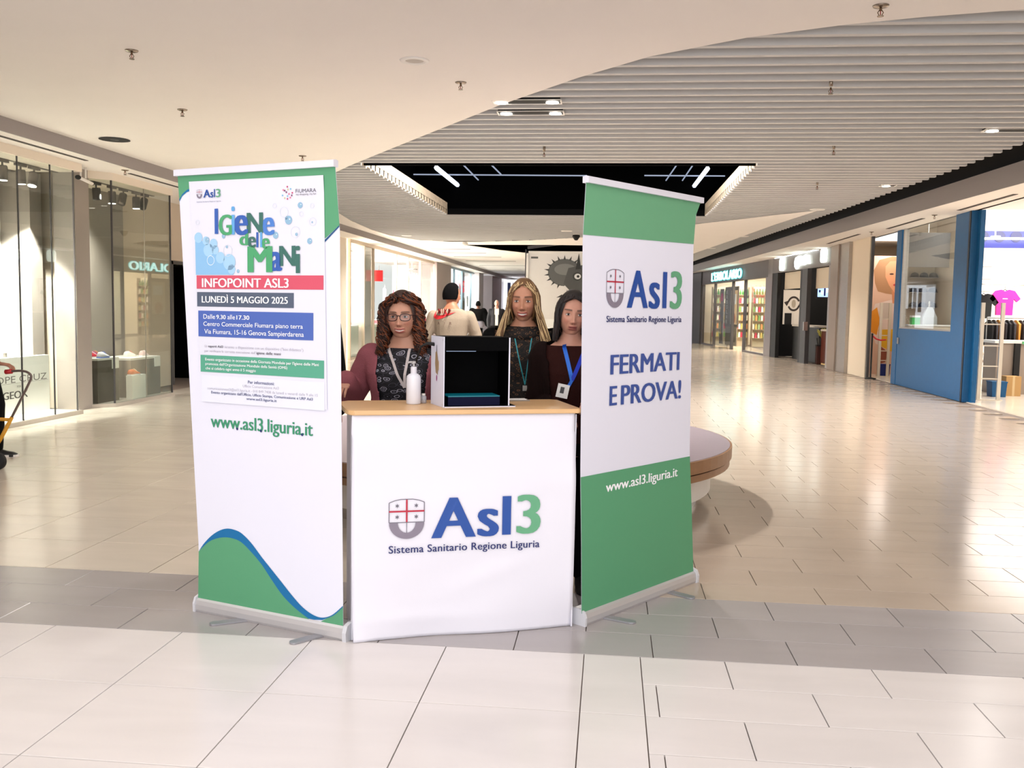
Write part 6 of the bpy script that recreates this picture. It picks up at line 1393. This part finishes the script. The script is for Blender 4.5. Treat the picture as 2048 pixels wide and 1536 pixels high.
    for s, k_, a_ in ((1, 'knL', 'anL'), (-1, 'knR', 'anR')): limb(mb, [(s * .05 * h, 0, .50 * h), J[k_], J[a_]], [legr[0], legr[1], legr[2] * 1.2], g=.010)
    V3, F3 = remeshed(mb, max(vx * 1.4, .013), 3); put_mesh('trousers', V3, F3, spec['legs'], t)
    for a_ in ('anL', 'anR'):
        ax_, ay, az = J[a_]; s_ = MB(); fd = spec.get('feet', 0)
        rings = []
        for u, wd, hh in ((-.07, .026, .07), (-.03, .036, .085), (.03, .038, .07), (.09, .045, .05), (.15, .043, .04), (.185, .025, .025)):
            z0_ = max(0.002, az - .05 * h); rings.append([(ax_ - wd, ay - u, z0_), (ax_ - wd, ay - u, z0_ + hh * .6), (ax_ - wd * .4, ay - u, z0_ + hh), (ax_ + wd * .4, ay - u, z0_ + hh), (ax_ + wd, ay - u, z0_ + hh * .6), (ax_ + wd, ay - u, z0_)])
        so = s_.loft(rings).build('shoe', spec.get('shoe', BLACKM), t, True)
        if spec.get('sole'): MB().prism([(ax_ - .046, ay + .07), (ax_ + .046, ay + .07), (ax_ + .05, ay - .1), (ax_ + .03, ay - .19), (ax_ - .03, ay - .19), (ax_ - .05, ay - .1)], max(0, az - .05 * h - .002), max(0, az - .05 * h) + .02).build('sole', spec['sole'], so)
    # --- hair
    hr = spec.get('hair')
    if hr:
        cap_ = scalp_cap(hr.get('cap', .010), hr.get('zlow', -.08), hr.get('face', .95), hr.get('hi', .062)).xf(HM)
        ho = cap_.build('hair', hr['mats'][0], t, True); sm_ = ho.modifiers.new('thickness', 'SOLIDIFY'); sm_.thickness = .004
        if hr.get('n', 0):
            s_ = strand_hair(hr, hr.get('seed', 1)).xf(HM); so = s_.build('hair_strands', hr['mats'], ho, True); so['kind'] = 'stuff'
    def fy(x, z, b_=bv, d=.003):
        hit = b_.ray_cast(Vector((x, -1, z)), Vector((0, 1, 0))); return (hit[0].y if hit[0] is not None else -.1) - d
    return t, HM, fy, (bv2 if 'coat' in spec else bv)
def ribbon(name, pts, wd, m_, parent, tk=.0012):
    mb = MB(); rings = []
    for i, p in enumerate(pts):
        p = Vector(p); d = (Vector(pts[min(i + 1, len(pts) - 1)]) - Vector(pts[max(i - 1, 0)])).normalized(); n = d.cross(Vector((0, 1, 0))); 
        if n.length < 1e-3: n = Vector((1, 0, 0))
        n = n.normalized() * wd / 2; rings.append([tuple(p - n), tuple(p + n), tuple(p + n + Vector((0, -tk, 0))), tuple(p - n + Vector((0, -tk, 0)))])
    return mb.loft(rings).build(name, m_, parent)
def lanyard(t, fy, x0, x1, ztop, xv, zv, wd, m_, m2=None, end=None):
    a = [(x0 + (xv - x0) * k / 12, 0, ztop + (zv - ztop) * k / 12) for k in range(13)]; b = [(x1 + (xv - x1) * k / 12, 0, ztop + (zv - ztop) * k / 12) for k in range(13)]
    for P, mm in ((a, m_), (b, m2 or m_)):
        P = [(x + .006 * math.sin(PI * k / 12) * (1 if x < xv else -1) * 0, fy(x, z), z) for k, (x, _, z) in enumerate(P)]; ribbon('lanyard', P, wd, mm, t)

# materials for clothes
PINK = mat('dusty_pink_knit', (146, 84, 92), .9, spec=.15, bump=.35, bscale=160, noise=.06, nscale=8)
def pattern_mat(name, base, cols, kind):
    M = mat(name, base, .85); nt = M.node_tree; N = nt.nodes; L = nt.links; b = N['Principled BSDF']
    tc = N.new('ShaderNodeTexCoord'); nz = N.new('ShaderNodeTexNoise'); nz.inputs['Scale'].default_value = 9; nz.inputs['Detail'].default_value = 1
    vm = N.new('ShaderNodeVectorMath'); vm.operation = 'MULTIPLY_ADD'; vm.inputs[1].default_value = (.06, .06, .06)
    L.new(tc.outputs['Object'], nz.inputs['Vector']); L.new(nz.outputs['Color'], vm.inputs[0]); L.new(tc.outputs['Object'], vm.inputs[2])
    mp = N.new('ShaderNodeMapping'); mp.inputs['Scale'].default_value = {'paisley': (20, 20, 36), 'leopard': (30, 30, 46)}[kind]; L.new(vm.outputs[0], mp.inputs[0])
    if kind == 'paisley': mp.inputs['Rotation'].default_value = (0, .5, 0)
    v = N.new('ShaderNodeTexVoronoi'); v.inputs['Scale'].default_value = 1.0; v.feature = 'F1'; v.inputs['Randomness'].default_value = .75; L.new(mp.outputs[0], v.inputs['Vector'])
    cr = N.new('ShaderNodeValToRGB'); cr.color_ramp.interpolation = 'CONSTANT'; e = cr.color_ramp.elements
    for i, (p, c) in enumerate(cols):
        if i < 2: e[i].position = p; e[i].color = (*lin(c), 1)
        else: q = e.new(p); q.color = (*lin(c), 1)
    L.new(v.outputs['Distance'], cr.inputs[0]); L.new(cr.outputs[0], b.inputs['Base Color']); return M
PAIS = pattern_mat('paisley_print', (18, 17, 24), [(0, (16, 15, 22)), (.10, (136, 134, 148)), (.17, (20, 19, 26)), (.27, (150, 148, 160)), (.36, (14, 13, 20)), (.55, (60, 58, 70)), (.60, (14, 13, 20))], 'paisley')
LEOP = pattern_mat('leopard_print', (16, 12, 12), [(0, (14, 10, 10)), (.22, (96, 66, 42)), (.34, (16, 12, 12)), (.62, (52, 36, 26)), (.68, (12, 10, 10))], 'leopard')
def hairmat(n, c): return mat(n, c, .45, noise=.2, nscale=20, spec=.4)
BLKC = mat('black_cloth', (6, 6, 7), .9, spec=.12); RUST = mat('dark_rust_knit', (44, 17, 14), .9, spec=.15, bump=.3, bscale=150)
TROU = mat('black_trousers', (8, 8, 10), .85, spec=.15); JEAN = mat('dark_jeans', (26, 26, 34), .85)

# 1: woman with curly brown hair and glasses
w1, H1, fy1, _ = person('woman with curly brown hair and dark glasses in a dusty pink cardigan behind the counter', (-1.055, 4.74, 0), math.radians(-4), 1.505, dict(
    W=1.12, bust=1.12, turn=.08, nod=-.02, tilt=-.02, head=1.13,
    joints={'elR': (-.285, .03, .98), 'wrR': (-.262, -.14, 1.075), 'elL': (.205, .03, .93), 'wrL': (.16, -.12, .80)},
    hands={'R': ((.05, -.9, -.35), (0, -.2, -1), .35)},
    face=dict(skin=(200, 148, 124), smile=.75, brow=(64, 38, 28), lips=(178, 92, 88), wide=1.06, jaw=.20, blush=(206, 124, 108)),
    top=dict(name='blouse', mat=PAIS, g=.010, neck=.833, sleeve=.5, hem=.46), coat=dict(name='cardigan', mat=PINK, open=.118, g=.012, wide=1.05, top=.80, cx=.02),
    legs=TROU, hair=dict(mats=[hairmat('hair_auburn', (44, 20, 12)), hairmat('hair_auburn_light', (116, 60, 32))], len=.20, wave=.015, n=420, r=.0030, vol=.034, cap=.020, face=1.2, hi=.058, zlow=-.10, freq=95, spread=.10, seed=5, fwd=.6)))
GF = mat('glasses_frame', (48, 22, 24), .3)
g1 = thing('eyeglasses', 'dark red rimmed glasses worn by the curly haired woman', 'glasses', w1.location, w1.rotation_euler.z)
for s in (-1, 1):
    P = []
    for k in range(28):
        a = 2 * PI * k / 28; c, d = math.cos(a), math.sin(a)
        P.append((s * .0335 + .0265 * math.copysign(abs(c) ** .75, c), -.098 + abs(s * .0335 + .0265 * c) * .10 * 1.0, -.001 + .0190 * math.copysign(abs(d) ** .8, d) * (1 if d < 0 else .9)))
    MB().tube(P, .0021, 6, closed=True).xf(H1).build('rim', GF, g1, True)
    MB().add([(p[0], p[1], p[2]) for p in P], [tuple(range(28))]).xf(H1).build('lens', glass('lens_glass', (238, 238, 242), .6), g1)
    MB().tube([(s * .060, -.091, .010), (s * .078, -.06, .008), (s * .084, .0, .004), (s * .08, .02, -.01)], .0022, 6).xf(H1).build('temple', GF, g1, True)
MB().tube([(-.008, -.098, .004), (0, -.101, .007), (.008, -.098, .004)], .0022, 6).xf(H1).build('bridge', GF, g1, True)
LW = mat('lanyard_white', (196, 186, 184), .6)
lanyard(w1, fy1, -.062, .05, 1.245, .045, 1.05, .014, LW)

# 2: blonde woman in the middle
w2, H2, fy2, _ = person('smiling blonde woman in a dark leopard print top standing in the middle', (-.485, 5.28, 0), math.radians(3), 1.605, dict(
    W=1.0, head=1.11, turn=-.05, tilt=.0, joints={'elR': (-.22, .03, 1.02), 'wrR': (-.10, -.18, 1.0), 'elL': (.22, .03, 1.02), 'wrL': (.16, -.14, .86)},
    face=dict(skin=(192, 136, 108), smile=1.0, brow=(70, 46, 32), lips=(176, 84, 80), wide=.98, jaw=.30),
    top=dict(name='top', mat=LEOP, g=.012, neck=.846), coat=dict(name='jacket', mat=BLKC, open=.13, g=.012, wide=1.03, top=.79),
    legs=TROU, hair=dict(mats=[hairmat('hair_blonde_root', (112, 80, 50)), hairmat('hair_blonde', (214, 184, 136))], len=.33, wave=.004, freq=25, n=620, r=.0026, vol=.016, cap=.008, face=1.02, hi=.060, zlow=-.10, spread=.30, seed=8, fwd=.9)))
lanyard(w2, fy2, -.052, .055, 1.33, .018, 1.035, .006, mat('lanyard_teal', (50, 150, 160), .6))
sc_ = MB(); rings = []
for k in range(24):
    a = 2 * PI * k / 24; rings.append([(.085 * math.cos(a) + .03 * math.cos(b) * math.cos(a), .002 + .072 * math.sin(a) + .03 * math.cos(b) * math.sin(a), 1.345 + .032 * math.sin(b) - .02 * (1 - math.sin(a))) for b in [2 * PI * j / 10 for j in range(10)]])
sc_.loft(rings, closed=True).build('scarf', LEOP, w2, True)
bd = MB().box(-.012, -.006, -.03, .012, 0, .0); bd.build('lanyard_clip', STEEL, w2).location = (.018, fy2(.018, 1.03), 1.03)

# 3: dark haired woman at right
w3, H3, fy3, _ = person('dark haired woman in a rust brown top with a blue lanyard beside the right banner', (-.195, 4.84, 0), math.radians(8), 1.535, dict(
    W=.93, head=1.08, turn=.02, tilt=.07, nod=.02, joints={'elR': (-.165, .06, .95), 'wrR': (-.06, -.12, .96), 'elL': (.20, .03, .94), 'wrL': (.085, -.235, 1.03)},
    hands={'L': ((-.35, -.8, -.35), (0, -.2, -1), .45), 'R': ((.6, -.4, -.6), (0, 0, -1), .5)},
    face=dict(skin=(200, 146, 124), smile=.12, brow=(40, 26, 22), lips=(150, 74, 70), wide=1.02, jaw=.26, iris='dark'),
    top=dict(name='top', mat=RUST, g=.012, neck=.833), coat=dict(name='cardigan', mat=mat('dark_brown_knit', (24, 11, 10), .9, spec=.12), open=.11, g=.010, wide=1.02, top=.78),
    legs=TROU, hair=dict(mats=[hairmat('hair_black_brown', (20, 13, 12)), hairmat('hair_black_brown2', (42, 28, 24))], len=.15, wave=.004, freq=30, n=420, r=.0032, vol=.020, cap=.012, face=1.1, hi=.058, zlow=-.10, spread=.02, seed=12, fwd=.2)))
lanyard(w3, fy3, -.045, .075, 1.28, -.005, 1.10, .020, mat('lanyard_blue', (36, 110, 220), .6), mat('lanyard_deep_blue', (20, 52, 190), .6))
ribbon('lanyard', [(-.005, fy3(-.005, 1.10), 1.10), (-.03, fy3(-.03, 1.05) - .004, 1.05)], .016, MATS['lanyard_blue'], w3)
ID_ = MB().box(-.03, -.003, -.035, .03, 0, .035).xf(Matrix.Rotation(.2, 4, 'Y')); o = ID_.build('id_badge', PW, w3); o.location = (-.05, fy3(-.05, 1.0) - .012, 1.045)
MB().box(-.014, -.0045, -.012, .006, -.003, .02).xf(Matrix.Rotation(.2, 4, 'Y')).build('badge_photo', DGREY, o)

# 4: man in the beige sweatshirt seen from behind
BEI = mat('beige_sweatshirt', (146, 132, 116), .9, spec=.15, bump=.2, bscale=80)
mn, Hm, fym, bvm = person('man in a beige sweatshirt with a red logo seen from behind', (-1.70, 10.0, 0), PI + math.radians(4), 1.70, dict(
    W=1.08, vox=.011, turn=-.85, head=1.05, folds=False, joints={'elL': (.27, .0, 1.14), 'wrL': (.24, -.16, 1.02), 'elR': (-.27, -.03, 1.16), 'wrR': (-.20, -.26, 1.14)},
    face=dict(skin=(170, 112, 84), smile=0, brow=(30, 20, 16), iris='dark'), top=dict(name='sweatshirt', mat=BEI, g=.020, neck=.85, hem=.50), legs=JEAN, shoe=WHITE,
    hair=dict(mats=[mat('hair_cropped_black', (10, 9, 10), .95, spec=.08, bump=.5, bscale=300)], n=0, cap=.009, zlow=-.045, face=1.75, hi=.07)))
RL = mat('print_red', (190, 24, 34), .6)
def backy(a, b):
    x = -a; hit = bvm.ray_cast(Vector((x, 1, b)), Vector((0, -1, 0))); return (hit[0].y if hit[0] is not None else .15)
shM = Sheet(lambda a, b, l: (-a, backy(a, b) + l + .004, b), mn)
for st, bx_ in (('N', (-.135, 1.385, -.098, 1.44)), ('I', (-.090, 1.385, -.078, 1.44)), ('K', (-.072, 1.385, -.032, 1.44)), ('E', (-.028, 1.385, .008, 1.44))): shM.text(st, bx_, RL, .05, .003, shear=.25)
sw = smooth([(.06, 1.408), (-.03, 1.365), (-.10, 1.335), (-.15, 1.325), (-.18, 1.345), (-.175, 1.385), (-.155, 1.42)], 4) + smooth([(-.155, 1.42), (-.160, 1.385), (-.145, 1.368), (-.11, 1.368), (-.03, 1.388), (.06, 1.408)], 4)[1:-1]
shM.shape(sw, RL, .003, 'red_logo')
for i, st in enumerate('AIR'): shM.text(st, (-.14 + .065 * i + (.010 if i == 1 else 0), 1.27, -.115 + .065 * i - (.010 if i == 1 else 0), 1.298), mat('print_tan2', (96, 70, 60), .6), .03, .008)

# 5, 6: people walking far down the mall; 7: dark jacket behind the left banner
person('small distant person in a black jacket and pale coat hem walking away', (-4.45, 31.5, 0), PI, 1.66, dict(W=1.1, vox=.022, joints={'anR': (-.09, .2, .12), 'elR': (-.3, 0, 1.08), 'wrR': (-.34, -.05, .9)},
    face=dict(skin=(120, 80, 64), smile=0), top=dict(name='coat', mat=mat('pale_coat', (150, 146, 158), .8), g=.05, neck=.70, hem=.46, sleeve=0), coat=dict(name='jacket', mat=BLKC, hem=.60, open=0, g=.02), legs=TROU, hair=dict(mats=[BLKC], n=0, cap=.012, zlow=-.04, face=1.0)))
person('distant grey haired man in a dark jacket walking towards the camera', (-3.75, 31.0, 0), 0.1, 1.70, dict(W=1.15, vox=.022, joints={'anR': (-.07, .12, .12)},
    face=dict(skin=(224, 160, 140), smile=0), top=dict(name='shirt', mat=PW, g=.012, neck=.846), coat=dict(name='jacket', mat=mat('dark_navy_jacket', (22, 20, 28), .8), open=.07, hem=.50), legs=TROU, hair=dict(mats=[mat('hair_grey', (206, 190, 184), .6)], n=0, cap=.006, zlow=.0, face=1.2, hi=.085)))
person('person in black clothes half hidden behind the left banner', (-1.86, 5.55, 0), math.radians(60), 1.68, dict(W=1.15, vox=.014, face=dict(skin=(190, 140, 118), smile=0),
    top=dict(name='jacket', mat=BLKC, g=.04, neck=.846, hem=.46), legs=mat('patterned_dark_trousers', (30, 26, 34), .85, noise=.4, nscale=40), hair=dict(mats=[MATS['hair_black_brown']], n=0, cap=.012)))
# 8: person at the left frame edge pushing a cart
pc, _, _, _ = person('person in dark clothes pushing a yellow cart at the left frame edge', (-5.74, 8.0, 0), math.radians(100), 1.72, dict(W=1.1, vox=.012, folds=False,
    joints={'elL': (.20, .10, 1.05), 'wrL': (.12, -.12, .865), 'elR': (-.20, .10, 1.05), 'wrR': (-.12, -.05, .87), 'anL': (.08, -.10, .086), 'knL': (.07, -.12, .49), 'anR': (-.08, .32, .14), 'knR': (-.07, .05, .46)},
    hands={'L': ((0, -1, -.1), (0, 0, -1), .8), 'R': ((0, -1, -.1), (0, 0, -1), .8)}, face=dict(skin=(180, 126, 104), smile=0), top=dict(name='shirt', mat=mat('navy_shirt', (14, 14, 40), .85), g=.02, neck=.846, sleeve=.7), legs=TROU, shoe=mat('black_sneaker', (16, 14, 16), .5), sole=mat('white_sole', (226, 222, 218), .5), hair=dict(mats=[MATS['hair_black_brown']], n=0, cap=.012)))
YEL = mat('yellow_tube', (206, 146, 30), .4); GT = mat('grey_tube', (110, 96, 92), .35, .5)
kt = thing('push_cart', 'cart with bent grey handle and yellow tube frame at the left frame edge', 'cart', (-5.5, 7.9, 0))
MB().tube(smooth([(.10, .81), (.17, .818), (.24, .822), (.30, .81), (.335, .775), (.31, .71), (.25, .60), (.13, .385)], 3) and [(q[0], 0, q[1]) for q in smooth([(.10, .81), (.17, .818), (.24, .822), (.30, .81), (.335, .775), (.31, .71), (.25, .60), (.13, .385)], 3)], .011, 10).build('handle', GT, kt, True)
MB().tube([(.14, 0, .40), (.02, 0, .19), (-.06, 0, .085)], .017, 10).build('frame_tube', YEL, kt, True)
MB().tube([(.12, 0, .375), (-.15, 0, .38), (-.5, 0, .37)], .016, 10).build('frame_tube', YEL, kt, True)
MB().tube([(.09, 0, .808), (.15, 0, .815)], .022, 10).build('red_grip', mat('red_grip', (180, 30, 40), .5), kt, True)
def wheel(x, y):
    MB().loft([[(x + r * math.cos(2 * PI * k / 24), y + w_, .075 + r * math.sin(2 * PI * k / 24)) for k in range(24)] for r, w_ in ((.03, -.02), (.073, -.02), (.075, -.01), (.075, .01), (.073, .02), (.03, .02))]).build('wheel', BLACKM, kt, True)
wheel(.30, -.45); wheel(-.6, -.45); wheel(-.6, .2)
MB().tube([(-.06, 0, .085), (.02, -.25, .09), (.30, -.42, .075)], .012, 8).build('axle', GT, kt, True); MB().tube([(-.06, 0, .085), (-.6, -.42, .08), (-.6, .2, .08), (-.06, 0, .085)], .012, 8).build('lower_frame', YEL, kt, True)
MB().tube([(-.5, 0, .37), (-.6, -.1, .08)], .014, 8).build('frame_tube', YEL, kt, True)
